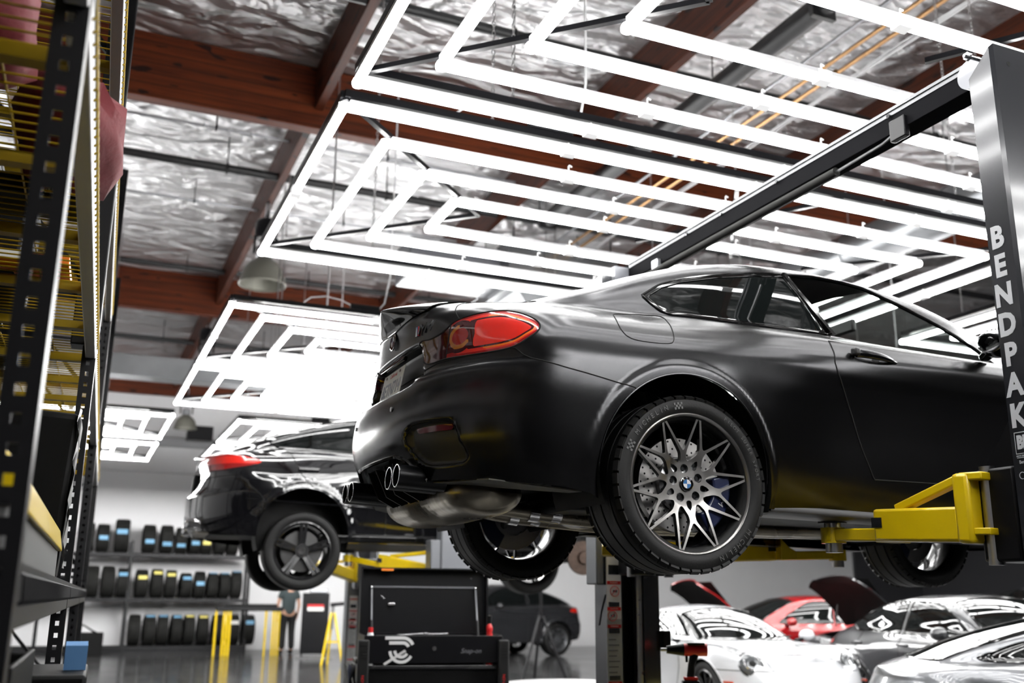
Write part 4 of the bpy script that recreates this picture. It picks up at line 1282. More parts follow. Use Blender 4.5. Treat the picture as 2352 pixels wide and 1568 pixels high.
def coupe_details():
    # plate
    p = MB().box((0, 0, 0), (0.305, 0.155, 0.004)).build('licence_plate', 'white_label', coupe, bevel=0.002)
    # seen from behind, text reads left to right from +y to -y
    p.matrix_local = frame((-0.945, 0.0, 0.735), (0, -1, 0), (0.20, 0, 1))
    text_mesh('plate_number', '8ETN714', 0.085, Matrix.Translation((0, -0.008, 0.0022)), M_PLATE, p, 0.0006, sx=0.82, bold=0.002)
    text_mesh('plate_state', 'California', 0.028, Matrix.Translation((0, 0.058, 0.0022)), 'red', p, 0.0004)
    for sx in (-0.10, 0.10): MB().cyl((sx, 0.060, 0.002), (sx, 0.060, 0.005), 0.007, 8).build('plate_screw', 'chrome', p)
    MB().box((0, 0.10, 0.012), (0.34, 0.02, 0.02)).build('plate_lamp_strip', 'gloss_trim', p, bevel=0.004)
    # trunk badges
    n = (-0.985, 0, 0.17)
    roundel(coupe, frame((-0.9425, 0, 0.945), (0, -1, 0), (0.06, 0, 1)), 0.041, 'trunk_roundel')
    b = text_mesh('model_badge', 'M4', 0.062, frame((-0.9135, -0.355, 0.925), (0.30, -1, 0), (0.06, 0, 1)), 'chrome', coupe, 0.003, sx=1.35, shear=0.25)
    MB().box((-0.9265, -0.286, 0.925), (0.004, 0.020, 0.040), Matrix.Rotation(0.1, 3, 'X')).build('badge_stripes', M['badge_blue'], b)
    MB().box((-0.9245, -0.298, 0.925), (0.004, 0.010, 0.040), Matrix.Rotation(0.1, 3, 'X')).build('badge_stripes', 'red', b)
    # door handles
    for s in (-1, 1):
        h = MB()
        rows = []
        for i in range(15):
            t = i / 14; x = 0.875 + 0.225 * t
            yy = 0.905 + 0.030 * math.sin(PI * min(1, t * 1.05 + .02)) ** 0.6
            hh = 0.020 * (1 - 0.65 * t ** 2.2)
            zc = 0.885 - 0.022 * t
            rows.append([(x, s * (yy + 0.011 * math.cos(a)), zc + hh * math.sin(a)) for a in [2 * PI * k / 12 for k in range(13)]])
        h.grid(rows)
        ho = h.build('door_handle', 'satin', coupe, smooth=60)
        MB().ball((0.985, s * 0.893, 0.856), 0.05, 16, 8, (1.15, 0.30, 0.42)).build('handle_recess', 'gap', ho)
        MB().box((0.868, s * 0.915, 0.889), (0.030, 0.035, 0.034)).build('handle_end', 'satin_shell', ho, bevel=0.008)
    # mirrors
    for s in (-1, 1):
        m = MB().ball((1.69, s * 0.965, 1.01), 0.10, 24, 14, (0.70, 1.05, 0.72)).build('door_mirror', 'gloss_trim', coupe)
        MB().bar((1.70, s * 0.85, 0.955), (1.69, s * 0.92, 0.985), 0.05, 0.035).build('mirror_arm', 'gloss_trim', m, bevel=0.008)
        MB().ball((1.632, s * 0.965, 1.012), 0.082, 20, 10, (0.12, 1.0, 0.68)).build('mirror_glass', 'chrome', m)
    # parking sensors, tow cover
    for yy in (-0.28, 0.28):
        MB().cyl((-1.026, yy, 0.585), (-1.008, yy, 0.585), 0.010, 16).build('parking_sensor', 'satin_shell', coupe)
    # exhaust: four tips, silencer with ribs, pipes
    for yy in (-0.405, -0.300, 0.300, 0.405):
        MB().lathe([(0.044, 0), (0.0455, 0.002), (0.0455, 0.20), (0.042, 0.20), (0.042, 0.004)], (-1.03, yy, 0.300), (1, 0, -0.05), 32, closed=True).build('exhaust_tip', 'black_metal', coupe)
        MB().lathe([(0.0425, -.0005), (0.0455, -.0005), (0.0462, 0.003), (0.042, 0.003)], (-1.03, yy, 0.300), (1, 0, -0.05), 32, closed=True).build('tip_rim', 'col_dark', coupe)
        MB().cyl((-0.90, yy, 0.292), (-0.84, yy, 0.29), 0.041, 20).build('tip_inside', 'gap', coupe)
    prof = []
    n = 48
    for i in range(n + 1):
        t = i / n; yy = -0.50 + 1.0 * t
        k = min(1, (1 - abs(2 * t - 1) ** 14) ** 0.5)
        rib = 0.006 * math.cos((yy + 0.5) * 2 * PI / 0.04) if 0.16 < t < 0.84 else 0
        prof.append((yy, max(0.02, k) * (1 + rib / 0.12)))
    rows = [[(-0.66 + 0.17 * k * math.cos(a), yy, 0.248 + 0.095 * k * math.sin(a)) for a in [2 * PI * j / 36 for j in range(37)]] for yy, k in prof]
    s = MB().grid(rows).build('silencer', 'exh', coupe, smooth=60)
    for yy in (-0.35, 0.35):
        MB().tube([(-0.86, yy, 0.29), (-0.80, yy * .98, 0.285), (-0.72, yy * .9, 0.27)], 0.034, 14).build('outlet_pipe', 'exh', s)
    MB().box((-0.80, -0.47, 0.315), (0.05, 0.035, 0.03)).build('silencer_bracket', 'steel', s)
    for yy in (-0.07, 0.07):
        pp = MB().tube([(-0.52, yy, 0.23), (-0.40, yy * 1.6, 0.215), (-0.25, yy * 1.6, 0.20), (0.2, yy * 1.6, 0.175), (1.0, yy, 0.18), (2.2, yy, 0.2)], 0.034, 14).build('exhaust_pipe', 'exh', coupe, smooth=60)
        for xx in (-0.33, -0.22):
            MB().lathe([(0.034, 0), (0.041, 0), (0.041, 0.045), (0.034, 0.045)], (xx, yy * 1.6, 0.207), (1, 0, -0.1), 18, closed=True).build('pipe_clamp', 'chrome', pp)
    # underbody
    MB().box2((-0.80, -0.52, 0.30), (-0.36, 0.52, 0.52)).build('boot_floor', 'under', coupe, bevel=0.03)
    MB().box2((-0.40, -0.55, 0.30), (0.42, 0.55, 0.62)).build('axle_tunnel', 'under', coupe, bevel=0.03)
    MB().box2((0.42, -0.83, 0.195), (2.35, 0.83, 0.30)).build('floor_pan', 'under', coupe, bevel=0.02)
    MB().box2((2.35, -0.55, 0.19), (3.45, 0.55, 0.40)).build('front_undertray', 'under', coupe, bevel=0.03)
    MB().box2((-0.28, -0.42, 0.20), (0.22, 0.42, 0.27)).build('rear_subframe', 'under', coupe, bevel=0.02)
    MB().ball((-0.02, 0, 0.27), 0.16, 20, 12, (1.1, 0.8, 0.75)).build('differential', 'steel', coupe)
    MB().box2((-0.52, -0.30, 0.30), (-0.38, 0.02, 0.345)).build('heat_shield', 'steel', coupe, bevel=0.02)
    for s in (-1, 1):
        for (a, b_, r) in (((0.18, 0.40, 0.23), (0.06, 0.72, 0.20), 0.022), ((-0.22, 0.40, 0.24), (-0.09, 0.72, 0.21), 0.020), ((-0.1, 0.38, 0.42), (-0.03, 0.70, 0.39), 0.018), ((-0.02, 0.12, CO_WZ), (0.0, 0.72, CO_WZ), 0.022)):
            MB().tube([(a[0], s * a[1], a[2]), (b_[0], s * b_[1], b_[2])], r, 10).build('suspension_arm', 'under', coupe)
        pts = [(-0.12 + 0.055 * math.cos(t), s * 0.55 + 0.055 * math.sin(t), 0.24 + 0.25 * t / (2 * PI * 6)) for t in np.linspace(0, 2 * PI * 6, 90)]
        MB().tube(pts, 0.008, 6).build('spring', 'under', coupe)
        # side skirts with their sculpted lower blade
        mb = MB(); rows = []
        for i in range(40):
            t = i / 39; xx = 0.40 + 1.95 * t
            rows.append([(xx, s * (0.850 + dy), zz - 0.035 * t) for dy, zz in ((0.01, 0.215), (0.028, 0.200), (0.026, 0.185), (0.0, 0.175), (-0.12, 0.175))])
        mb.grid(rows).build('sill_blade', 'satin_shell', coupe, smooth=60)
        MB().box((0.86, s * 0.70, 0.185), (0.10, 0.06, 0.045)).build('jack_point', 'plastic', coupe, bevel=0.006)
    for cx_ in (-0.02, 2.80):
        arch_ring(cx_, 0.31, 0.390, 0.930, 0.52, 'arch_liner', 'under', coupe)
    # lower rear skirt edge under the bumper, pale underside flap
    for s in (-1, 1):
        MB().add([(-0.90, s * 0.42, 0.275), (-0.78, s * 0.76, 0.262), (-0.45, s * 0.87, 0.222), (-0.42, s * 0.70, 0.235), (-0.70, s * 0.45, 0.270),
                  (-0.90, s * 0.42, 0.280), (-0.78, s * 0.76, 0.267), (-0.45, s * 0.87, 0.227), (-0.42, s * 0.70, 0.240), (-0.70, s * 0.45, 0.275)],
                 [(0, 1, 2, 3, 4), (9, 8, 7, 6, 5), (0, 5, 6, 1), (1, 6, 7, 2), (2, 7, 8, 3), (3, 8, 9, 4), (4, 9, 5, 0)]).build('bumper_underside', M['flap_grey'], coupe, smooth=0)
    # diffuser with fins
    d = MB().box2((-0.95, -0.30, 0.372), (-0.62, 0.30, 0.388)).build('diffuser', 'plastic', coupe)
    for yy in (-0.19, -0.065, 0.065, 0.19):
        MB().prism([(-0.985, 0.375), (-0.66, 0.375), (-0.66, 0.30), (-0.86, 0.225), (-0.93, 0.26)], (0, yy, 0), (1, 0, 0), (0, 0, 1), 0.008).build('diffuser_fin', 'plastic', d, smooth=0)
    # cabin
    for s in (-1, 1):
        for (x0, k) in ((1.15, 1.0), (0.30, 0.85)):
            st = MB().box((x0, s * 0.37, 0.52), (0.52, 0.50, 0.20)).build('seat', 'seat', coupe, bevel=0.05)
            MB().box((x0 - 0.30, s * 0.37, 0.80), (0.16, 0.46 * k, 0.56 * k), Matrix.Rotation(-0.30, 3, 'Y')).build('seat_back', 'seat', st, bevel=0.06)
            MB().box((x0 - 0.40, s * 0.37, 0.80 + 0.33 * k), (0.09, 0.24, 0.15), Matrix.Rotation(-0.25, 3, 'Y')).build('head_rest', 'seat', st, bevel=0.04)
    MB().box2((1.72, -0.72, 0.62), (2.25, 0.72, 0.93)).build('dashboard', 'seat', coupe, bevel=0.06)
    ring = [(1.52 + 0.05 * math.sin(t), 0.36 + 0.18 * math.cos(t), 0.87 + 0.17 * math.sin(t)) for t in np.linspace(0, 2 * PI, 28)[:-1]]
    sw = MB().tube(ring, 0.015, 8, closed=True).build('steering_wheel', 'seat', coupe)
    MB().bar((1.53, 0.36, 0.87), (1.75, 0.36, 0.83), 0.10, 0.08).build('steering_column', 'seat', sw)
    MB().box((1.62, 0, 1.30), (0.03, 0.22, 0.07)).build('inner_mirror', 'seat', coupe, bevel=0.01)
    MB().box2((0.0, -0.70, 0.30), (2.2, 0.70, 0.36)).build('cabin_floor', 'seat', coupe)
    MB().box2((-0.35, -0.66, 0.88), (0.12, 0.66, 0.93)).build('parcel_shelf', 'seat', coupe)
    wr = sport_wheel(coupe, (-0.005, -0.7975, CO_WZ))
    for (xx, s) in ((-0.005, 1), (2.81, -1), (2.81, 1)):
        c = copy_tree(wr, coupe)
        c.location = (xx, s * 0.7975, CO_WZ); c.rotation_euler = (0, 0, 0 if s < 0 else PI)
M_PLATE = 'plate_blue'
M['plate_blue'] = mat('plate_blue_paint', (0.015, 0.02, 0.06), 0.4)
M['flap_grey'] = mat('dusty_underside_plastic', (0.10, 0.10, 0.09), 0.6, noise=0.3)
coupe_details()
# ------------------------------------------------------------------ other cars: a general builder
M['disc_dark'] = mat('worn_brake_disc', (0.06, 0.06, 0.06), 0.4, 0.8)
class Mapped:
    """another car's side shape, re-scaled"""
    def __init__(s, base, xm, zm, k): s.b, s.xm, s.zm, s.k = base, pchip(xm), pchip(zm), k
    def __call__(s, x, z): return s.k * s.b(s.xm(x), s.zm(z))
_W = COUPE['W']
SUV = dict(ends=(-1.06, 3.84), corner=(0.62, 1.0), corner_n=(2.6, 2.4), nu=(26, 90), nv=(40, 44),
    zbot=[(-1.1, 0.42), (-0.5, 0.36), (0.5, 0.33), (2.5, 0.33), (3.8, 0.34)],
    zsh=[(-1.06, 1.10), (-0.7, 1.14), (-0.2, 1.17), (0.4, 1.15), (1.2, 1.12), (2.0, 1.10), (2.5, 1.08), (3.2, 0.98), (3.84, 0.78)],
    zdk=[(-1.06, 1.17), (-0.7, 1.20), (0, 1.22), (1.5, 1.2), (2.3, 1.18), (3.0, 1.10), (3.84, 0.86)], crown=2.2,
    ztop=[(-1.1, 1.02), (-0.85, 1.20), (-0.6, 1.31), (-0.2, 1.455), (0.2, 1.57), (0.6, 1.655), (1.0, 1.69), (1.4, 1.68), (1.75, 1.60), (2.1, 1.44), (2.4, 1.26), (2.7, 1.05)],
    wb=[(-1.0, 0.66), (-0.5, 0.74), (0.2, 0.82), (0.9, 0.85), (1.8, 0.83), (2.7, 0.72)], gh_side=(2.3, 1.3, 0.15, 0.07), blend=0.03, soft=6,
    W=Mapped(_W, [(-1.1, -0.85), (0, 0), (2.93, 2.812), (3.84, 3.55)], [(0.33, 0.18), (0.62, 0.42), (0.95, 0.79), (1.06, 0.885), (1.17, 0.955), (1.25, 1.0)], 1.055),
    off_rear=[(0.3, 0.14), (0.45, 0.04), (0.6, 0.0), (0.74, 0.0), (0.80, 0.05), (0.95, 0.09), (1.08, 0.09), (1.16, 0.05), (1.25, 0.10)],
    off_front=[(0.3, 0.1), (0.6, 0.0), (0.8, 0.02), (0.95, 0.12)],
    flares=[(0, 0.385, 0.435, 0.014, 0.016), (2.93, 0.385, 0.435, 0.014, 0.016)])
SEDAN = dict(COUPE, nu=(24, 80), nv=(36, 40), shape=lambda G: G, ends=(-1.06, 3.60),
    ztop=[(-0.95, 0.90), (-0.72, 1.02), (-0.5, 1.10), (-0.25, 1.21), (0.0, 1.30), (0.3, 1.385), (0.7, 1.43), (1.1, 1.43), (1.5, 1.385), (1.8, 1.28), (2.1, 1.12), (2.3, 1.0), (2.5, .85)],
    wb=[(-0.95, 0.60), (-0.6, 0.68), (-0.3, 0.755), (0.0, 0.80), (0.4, 0.825), (0.9, 0.835), (1.5, 0.82), (2.0, 0.78), (2.5, 0.70)], gh_side=(2.5, 1.6, 0.17, 0.06))
GT = dict(COUPE, nu=(24, 80), nv=(36, 40), shape=lambda G: G)
RCAR = dict(ends=(-1.05, 3.44), corner=(0.8, 0.95), corner_n=(2.2, 2.15), nu=(26, 80), nv=(36, 40),
    zbot=[(-1.1, 0.28), (-0.5, 0.2), (0.5, 0.17), (2.0, 0.16), (3.44, 0.18)],
    zsh=[(-1.05, 0.80), (-0.7, 0.87), (-0.3, 0.91), (0.1, 0.915), (0.6, 0.885), (1.2, 0.865), (1.8, 0.86), (2.45, 0.86), (2.8, 0.81), (3.1, 0.72), (3.44, 0.56)],
    zdk=[(-1.05, 0.86), (-0.6, 0.93), (0, 0.95), (1, 0.9), (1.9, 0.88), (2.2, 0.83), (2.6, 0.745), (3.0, 0.65), (3.44, 0.52)], crown=2.6,
    ztop=[(-1.1, 0.80), (-0.7, 0.95), (-0.4, 1.06), (0, 1.18), (0.4, 1.26), (0.8, 1.29), (1.1, 1.275), (1.4, 1.20), (1.7, 1.07), (1.95, 0.93), (2.2, 0.78)],
    wb=[(-1.0, 0.50), (-0.5, 0.60), (0.0, 0.68), (0.6, 0.70), (1.2, 0.71), (1.7, 0.70), (2.2, 0.62)], gh_side=(1.9, 1.1, 0.17, 0.08), blend=0.03, soft=7,
    W=Mapped(_W, [(-1.1, -0.85), (0, 0), (2.45, 2.812), (3.44, 3.5)], [(0.15, 0.15), (0.5, 0.5), (0.7, 0.72), (0.80, 0.83), (0.87, 0.90), (0.93, 0.955), (1.0, 1.0)], 0.97),
    off_rear=[(0.2, 0.1), (0.4, 0.0), (0.55, 0.0), (0.8, 0.1)], off_front=[(0.15, 0.1), (0.3, 0.0), (0.45, 0.03), (0.6, 0.10), (0.7, 0.16)],
    flares=[(0, 0.345, 0.375, 0.012, 0.006), (2.45, 0.345, 0.375, 0.012, 0.006)])

def simple_wheel(parent, loc, R, rr, w, spokes, m_rim, detail=True, flip=False):
    wheel = tyre_mb(R, rr, w, 2).build('wheel', 'rubber', parent, smooth=35)
    wheel.location = loc
    if flip: wheel.rotation_euler = (0, 0, PI)
    yo = -w * 0.45
    MB().lathe([(rr, yo + .01), (rr + .008, yo), (rr - .004, yo - .004), (rr - 0.016, yo + 0.012), (rr - .03, yo + .06), (rr - .035, yo + w * .8), (rr, yo + w * .86)], ax=(0, 1, 0), n=48, caps=False).build('rim', m_rim, wheel, smooth=50)
    mb = MB()
    for k in range(spokes):
        a = 2 * PI * k / spokes + 0.3
        for da in ((-0.09, 0.09) if spokes <= 6 else (0,)):
            p = Vector((0.045 * math.cos(a + da * 3), yo + .045, 0.045 * math.sin(a + da * 3))); q = Vector(((rr - .012) * math.cos(a + da), yo + .012, (rr - .012) * math.sin(a + da)))
            mb.bar(p, q, 0.030 if spokes <= 6 else 0.022, 0.022, up=(0, -1, 0))
    mb.cyl((0, yo + .02, 0), (0, yo + .07, 0), 0.065, 20)
    mb.build('spokes', m_rim, wheel, smooth=30)
    if detail:
        MB().cyl((0, yo + .085, 0), (0, yo + .11, 0), rr * .72, 32).build('brake_disc', 'disc_dark', wheel)
        MB().cyl((0, yo + .016, 0), (0, yo + .024, 0), 0.034, 20).build('hub_cap', 'chrome', wheel)
    return wheel

def build_car(name, label, spec, loc, rz, paint, wins, screens, tail, head, wheel, hood_open=None, group=None, mirrors=True, seams=(), droop=0.0, extras=None, glass='glass_dark', win_y=-0.40, bare_hub=False):
    car = thing(name, label, 'car', loc, rz, group)
    S = car_surface(spec)
    x, y, z = S.V.T
    (ax0, az0, ar0, _, _), (ax1, az1, ar1, _, _) = spec['flares']
    f = np.minimum(np.hypot(x - ax0, z - az0) - ar0, np.hypot(x - ax1, z - az1) - ar1)
    f = np.where(z > az0 + ar0 + 0.15, 1, f)
    S, _, sg = S.split(f)
    seam_obj('arch_edge', sg, car, 0.008, m=paint if paint != 'gloss_black' else 'gloss_black', both=True)
    # side glass, then the front and rear screens
    for poly in wins:
        q, S, sg = S.split(S.fld(lambda x, y, z: np.minimum(sdf_poly(np.stack([x, z], -1), poly), np.where(y < win_y, 1, -1))))
        for mir in (False, True):
            surf_obj('side_window', (q.mirrored() if mir else q).moved(-0.002), glass, car)
        seam_obj('window_trim', sg, car, 0.008, m='gloss_trim', both=True)
    for nm, poly, zmin in screens:
        q, S, sg = S.split(S.fld(lambda x, y, z: np.minimum(sdf_poly(np.stack([x, np.abs(y)], -1), poly), z - zmin)))
        surf_obj(nm, q.moved(-0.002), 'glass_dark', car, both=True)
        seam_obj('screen_trim', sg, car, 0.008, m='gloss_trim', both=True)
    if tail:
        zm, hh, ymin, xtip, L = tail
        fl = lambda x, y, z: np.where(x < 0.3, np.minimum(np.minimum(hh * np.clip((xtip - x) / L, 0, 1) ** 0.6 - np.abs(z - zm), (np.abs(y) - ymin)), xtip - x), -1)
        q, S, sg = S.split(S.fld(fl))
        for mir in (False, True):
            qq = q.mirrored() if mir else q
            t = surf_obj('tail_light', qq.moved(0.004), 'red_lens', car)
            a, b, _ = qq.split(hh * 0.45 - np.abs(qq.V[:, 2] - zm - hh * .2))
            if len(a.F): surf_obj('light_bar', a.moved(0.006), 'red_hot', t)
        seam_obj('light_gasket', sg, car, 0.006, both=True)
    if head:
        zm, hh, ymin, xtip, L = head
        fl = lambda x, y, z: np.where(x > 2.0, np.minimum(np.minimum(hh * np.clip((x - xtip) / L, 0, 1) ** 0.6 - np.abs(z - zm), (np.abs(y) - ymin)), x - xtip), -1)
        q, S, sg = S.split(S.fld(fl))
        for mir in (False, True): surf_obj('headlight', (q.mirrored() if mir else q).moved(0.004), 'lamp_glass', car)
        seam_obj('light_gasket', sg, car, 0.006, both=True)
    if hood_open is not None:
        hx0, hx1, ang, hp = hood_open
        hd, S, sg = S.split(S.fld(lambda x, y, z: np.minimum(np.minimum(x - hx0, hx1 - x), np.minimum(z - 0.70, 0.76 + y))))
        # the raised bonnet turns about its rear edge
        pz = float(hd.V[hd.V[:, 0] < hx0 + 0.05, 2].max())
        V, F = shell(hd, -0.02)
        V2 = V * np.array([1, -1, 1]); n = len(V)
        V = np.vstack([V, V2]); F = F + [tuple(i + n for i in t[::-1]) for t in F]
        ca, sa = math.cos(ang), math.sin(ang)
        dx, dz = V[:, 0] - hx0, V[:, 2] - pz
        V = np.stack([hx0 + dx * ca - dz * sa, V[:, 1], pz + 0.03 + dx * sa + dz * ca], -1)
        hm = MB(); nf = len(hd.F); per = len(F) // 2
        hm.add(V, F); hm.mi = [1 if nf <= (i % per) < 2 * nf else 0 for i in range(len(F))]
        h = hm.build('bonnet', [hp, 'tote'], car, smooth=40)
        hb = MB()
        inner = [(hx0 + (0.10 + t) * ca + 0.05 * sa, s * (0.62 - 0.10 * t), pz + 0.02 + (0.10 + t) * sa - 0.05 * ca) for s in (1,) for t in (0, 0.2, 0.4, 0.6, 0.72)]
        hb.grid([[(p[0], -p[1], p[2]) for p in inner], [(p[0], 0, p[2]) for p in inner], inner])
        hb.build('bonnet_lining', 'tote', h)
        for s in (-1, 1):
            MB().cyl((hx0 + 0.35, s * 0.60, pz - 0.05), (hx0 + 0.35 * ca + .1, s * 0.58, pz + 0.30 * sa + .1), 0.010, 6).build('gas_strut', 'pipe', h)
        eb = MB().box((hx0 + 0.55, 0, 0.62), (0.80, 0.60, 0.26)).build('engine', 'plastic', car, bevel=0.04)
        MB().box((hx0 + 0.50, 0.0, 0.77), (0.50, 0.34, 0.05)).build('engine_cover', 'black_metal', eb, bevel=0.02)
        MB().box((hx0 + 0.62, 0.42, 0.72), (0.30, 0.22, 0.10)).build('air_box', 'steel', eb, bevel=0.02)
        MB().box((hx0 + 0.62, -0.42, 0.72), (0.30, 0.20, 0.12)).build('battery', 'plastic', eb, bevel=0.02)
        MB().bar((hx0 + 0.30, -0.62, 0.80), (hx0 + 0.55, 0.0, 0.82), 0.05, 0.03).build('strut_brace', 'steel', eb)
        MB().bar((hx0 + 0.30, 0.62, 0.80), (hx0 + 0.55, 0.0, 0.82), 0.05, 0.03).build('strut_brace', 'steel', eb)
    for nm, poly in seams:
        _, _, sg = S.split(S.fld(lambda x, y, z: np.minimum(sdf_poly(np.stack([x, z], -1), poly), -0.45 - y)))
        seam_obj(nm, sg, car, 0.004, both=True)
    surf_obj('body_shell', S, paint, car, both=True)
    R, rr, w, nsp, mr = wheel
    yw = 0.80 * spec.get('track', 1.0)
    proto = simple_wheel(car, (0, -yw, R - droop), R, rr, w, nsp, mr)
    for xx, s in ((0, 1), (ax1, -1), (ax1, 1)):
        if bare_hub and xx and s < 0: continue
        c = copy_tree(proto, car); c.location = (xx, s * yw, R - droop); c.rotation_euler = (0, 0, 0 if s < 0 else PI)
    zb = spec['zbot'][2][1]
    for cx_ in (0, ax1): arch_ring(cx_, az0, ar0 + 0.004, yw + 0.10, yw - 0.28, 'arch_liner', 'under', car)
    MB().box2((ar0 + .02, -0.78, zb - .01), (ax1 - ar0 - .02, 0.78, zb + 0.12)).build('floor_pan', 'under', car, bevel=0.02)
    MB().box2((spec['ends'][0] + 0.22, -0.48, zb + .06), (ar0, 0.48, zb + 0.30)).build('rear_underbody', 'under', car, bevel=0.03)
    MB().box2((ax1 - ar0, -0.48, zb + .02), (spec['ends'][1] - 0.25, 0.48, zb + 0.25)).build('front_underbody', 'under', car, bevel=0.03)
    if mirrors:
        zm = float(pchip(spec['zsh'])(1.75)) + 0.07
        for s in (-1, 1):
            m = MB().ball((1.72, s * 0.97, zm), 0.10, 18, 10, (0.75, 1.05, 0.70)).build('door_mirror', paint, car)
            MB().bar((1.74, s * 0.80, zm - 0.06), (1.72, s * 0.93, zm - 0.03), 0.06, 0.03).build('mirror_arm', 'plastic', m)
    if extras: extras(car, S)
    return car

SEAM_DOORS = [('door_gap', [(0.86, 0.35), (1.98, 0.35), (2.06, 0.6), (2.06, 1.0), (0.86, 1.0)]), ('door_gap', [(0.30, 0.48), (0.34, 0.35), (0.86, 0.35), (0.86, 1.0), (-0.02, 1.0), (0.02, 0.80)])]
WIN_SEDAN = [np.array([(-0.30, 1.06), (-0.10, 1.16), (0.10, 1.24), (0.35, 1.315), (0.60, 1.345), (0.78, 1.35), (0.80, 0.985), (-0.18, 1.0)]), np.array([(0.84, 1.35), (1.1, 1.345), (1.35, 1.31), (1.60, 1.21), (1.85, 1.06), (1.93, 0.985), (0.86, 0.985)])]
WIN_COUPE = [np.array([(-0.075, 1.08), (0.029, 1.149), (0.141, 1.194), (0.356, 1.252), (0.581, 1.296), (0.757, 1.318), (0.838, 0.990), (0.37, 0.988), (0.028, 0.992), (-0.05, 1.045)]), np.array([(0.79, 1.318), (0.939, 1.335), (1.12, 1.330), (1.231, 1.312), (1.419, 1.23), (1.628, 1.13), (1.86, 0.985), (0.87, 0.985)])]
SCR_SEDAN = [('windscreen', [(1.45, -1), (1.45, 0.55), (1.75, 0.62), (2.14, 0.70), (2.24, 0.4), (2.28, -1)], 0.98), ('rear_window', [(-0.46, -1), (-0.46, 0.52), (-0.1, 0.52), (0.22, 0.47), (0.26, -1)], 0.99)]

# glossy black SUV on the second lift
WIN_SUV = [np.array([(-0.40, 1.33), (-0.20, 1.41), (0.10, 1.50), (0.40, 1.555), (0.72, 1.585), (0.74, 1.195), (-0.25, 1.215)]), np.array([(0.80, 1.585), (1.10, 1.60), (1.40, 1.575), (1.70, 1.48), (2.0, 1.30), (2.14, 1.16), (0.82, 1.185)])]
SCR_SUV = [('windscreen', [(1.70, -1), (1.70, 0.58), (2.10, 0.68), (2.38, 0.72), (2.50, -1)], 1.16), ('rear_window', [(-0.72, -1), (-0.72, 0.56), (-0.30, 0.60), (0.10, 0.56), (0.15, -1)], 1.22)]
def suv_extras(car, S):
    for s in (-1, 1):
        e = MB().box((-0.98, s * 0.52, 0.47), (0.16, 0.30, 0.11)).build('exhaust_trim', 'chrome', car, bevel=0.03)
        MB().box((-1.055, s * 0.52, 0.47), (0.02, 0.24, 0.075)).build('exhaust_opening', 'gap', e, bevel=0.02)
        MB().tube([(-0.55, s * 0.99, 0.70), (0.55, s * 0.995, 0.66), (2.3, s * 0.985, 0.62)], 0.006, 6).build('door_crease', 'gloss_black', car)
        MB().box((0.98, s * 0.972, 0.995), (0.20, 0.03, 0.030)).build('door_handle', 'gloss_black', car, bevel=0.01)
        MB().box((0.02, s * 0.985, 1.0), (0.20, 0.03, 0.030)).build('door_handle', 'gloss_black', car, bevel=0.01)
        MB().box((1.2, s * 0.90, 0.36), (2.1, 0.10, 0.08)).build('sill_trim', 'chrome' if False else 'gloss_trim', car, bevel=0.02)
    MB().box((-0.985, 0, 0.90), (0.05, 0.56, 0.16), Matrix.Rotation(0.05, 3, 'Y')).build('plate_recess', 'gap', car, bevel=0.02)
    roundel(car, frame((-0.975, 0, 1.06), (0, -1, 0), (0.1, 0, 1)), 0.042, 'rear_badge')
    # front right wheel is off: bare hub with its rusty brake disc
    hb = MB().lathe([(0, -0.05), (0.06, -0.05), (0.07, -0.02), (0.175, -0.02), (0.175, 0.012), (0.07, 0.012), (0.05, 0.06), (0, 0.06)], (2.93, -0.84, 0.235), (0, 1, 0), n=32).build('brake_disc', 'rusty', car)
    MB().ball((2.93, -0.70, 0.27), 0.11, 16, 10, (.9, 1, 1)).build('knuckle', 'under', hb)
    MB().bar((2.93, -0.72, 0.19), (2.70, -0.30, 0.34), 0.07, 0.06).build('control_arm', 'under', hb, bevel=0.01)
    MB().cyl((2.93, -0.66, 0.30), (2.93, -0.58, 0.85), 0.05, 14).build('damper', 'under', hb)
    MB().box((-0.80, 0, 0.50), (0.34, 0.9, 0.2)).build('silencer', 'exh', car, bevel=0.05)
SUV['track'] = 1.06
build_car('suv', 'glossy black sporty SUV raised on the second lift behind the lifted coupe', SUV, (2.05, 10.55, 0.187 + EYE), math.radians(-4), 'gloss_black', WIN_SUV, SCR_SUV,
          (1.055, 0.085, 0.34, -0.42, 0.36), (0.90, 0.06, 0.5, 3.1, 0.4), (0.365, 0.265, 0.31, 5, 'alloy_dark'), extras=suv_extras, droop=0.13, bare_hub=True,
          seams=[('door_gap', [(0.80, 0.40), (2.0, 0.40), (2.1, 0.7), (2.1, 1.18), (0.80, 1.18)]), ('door_gap', [(0.32, 0.55), (0.40, 0.40), (0.80, 0.40), (0.80, 1.18), (-0.15, 1.18), (-0.05, 0.95)]), ('bumper_gap', [(-3, 0), (-0.40, 0), (-0.40, 0.72), (-0.62, 0.92), (-3, 0.80)])])

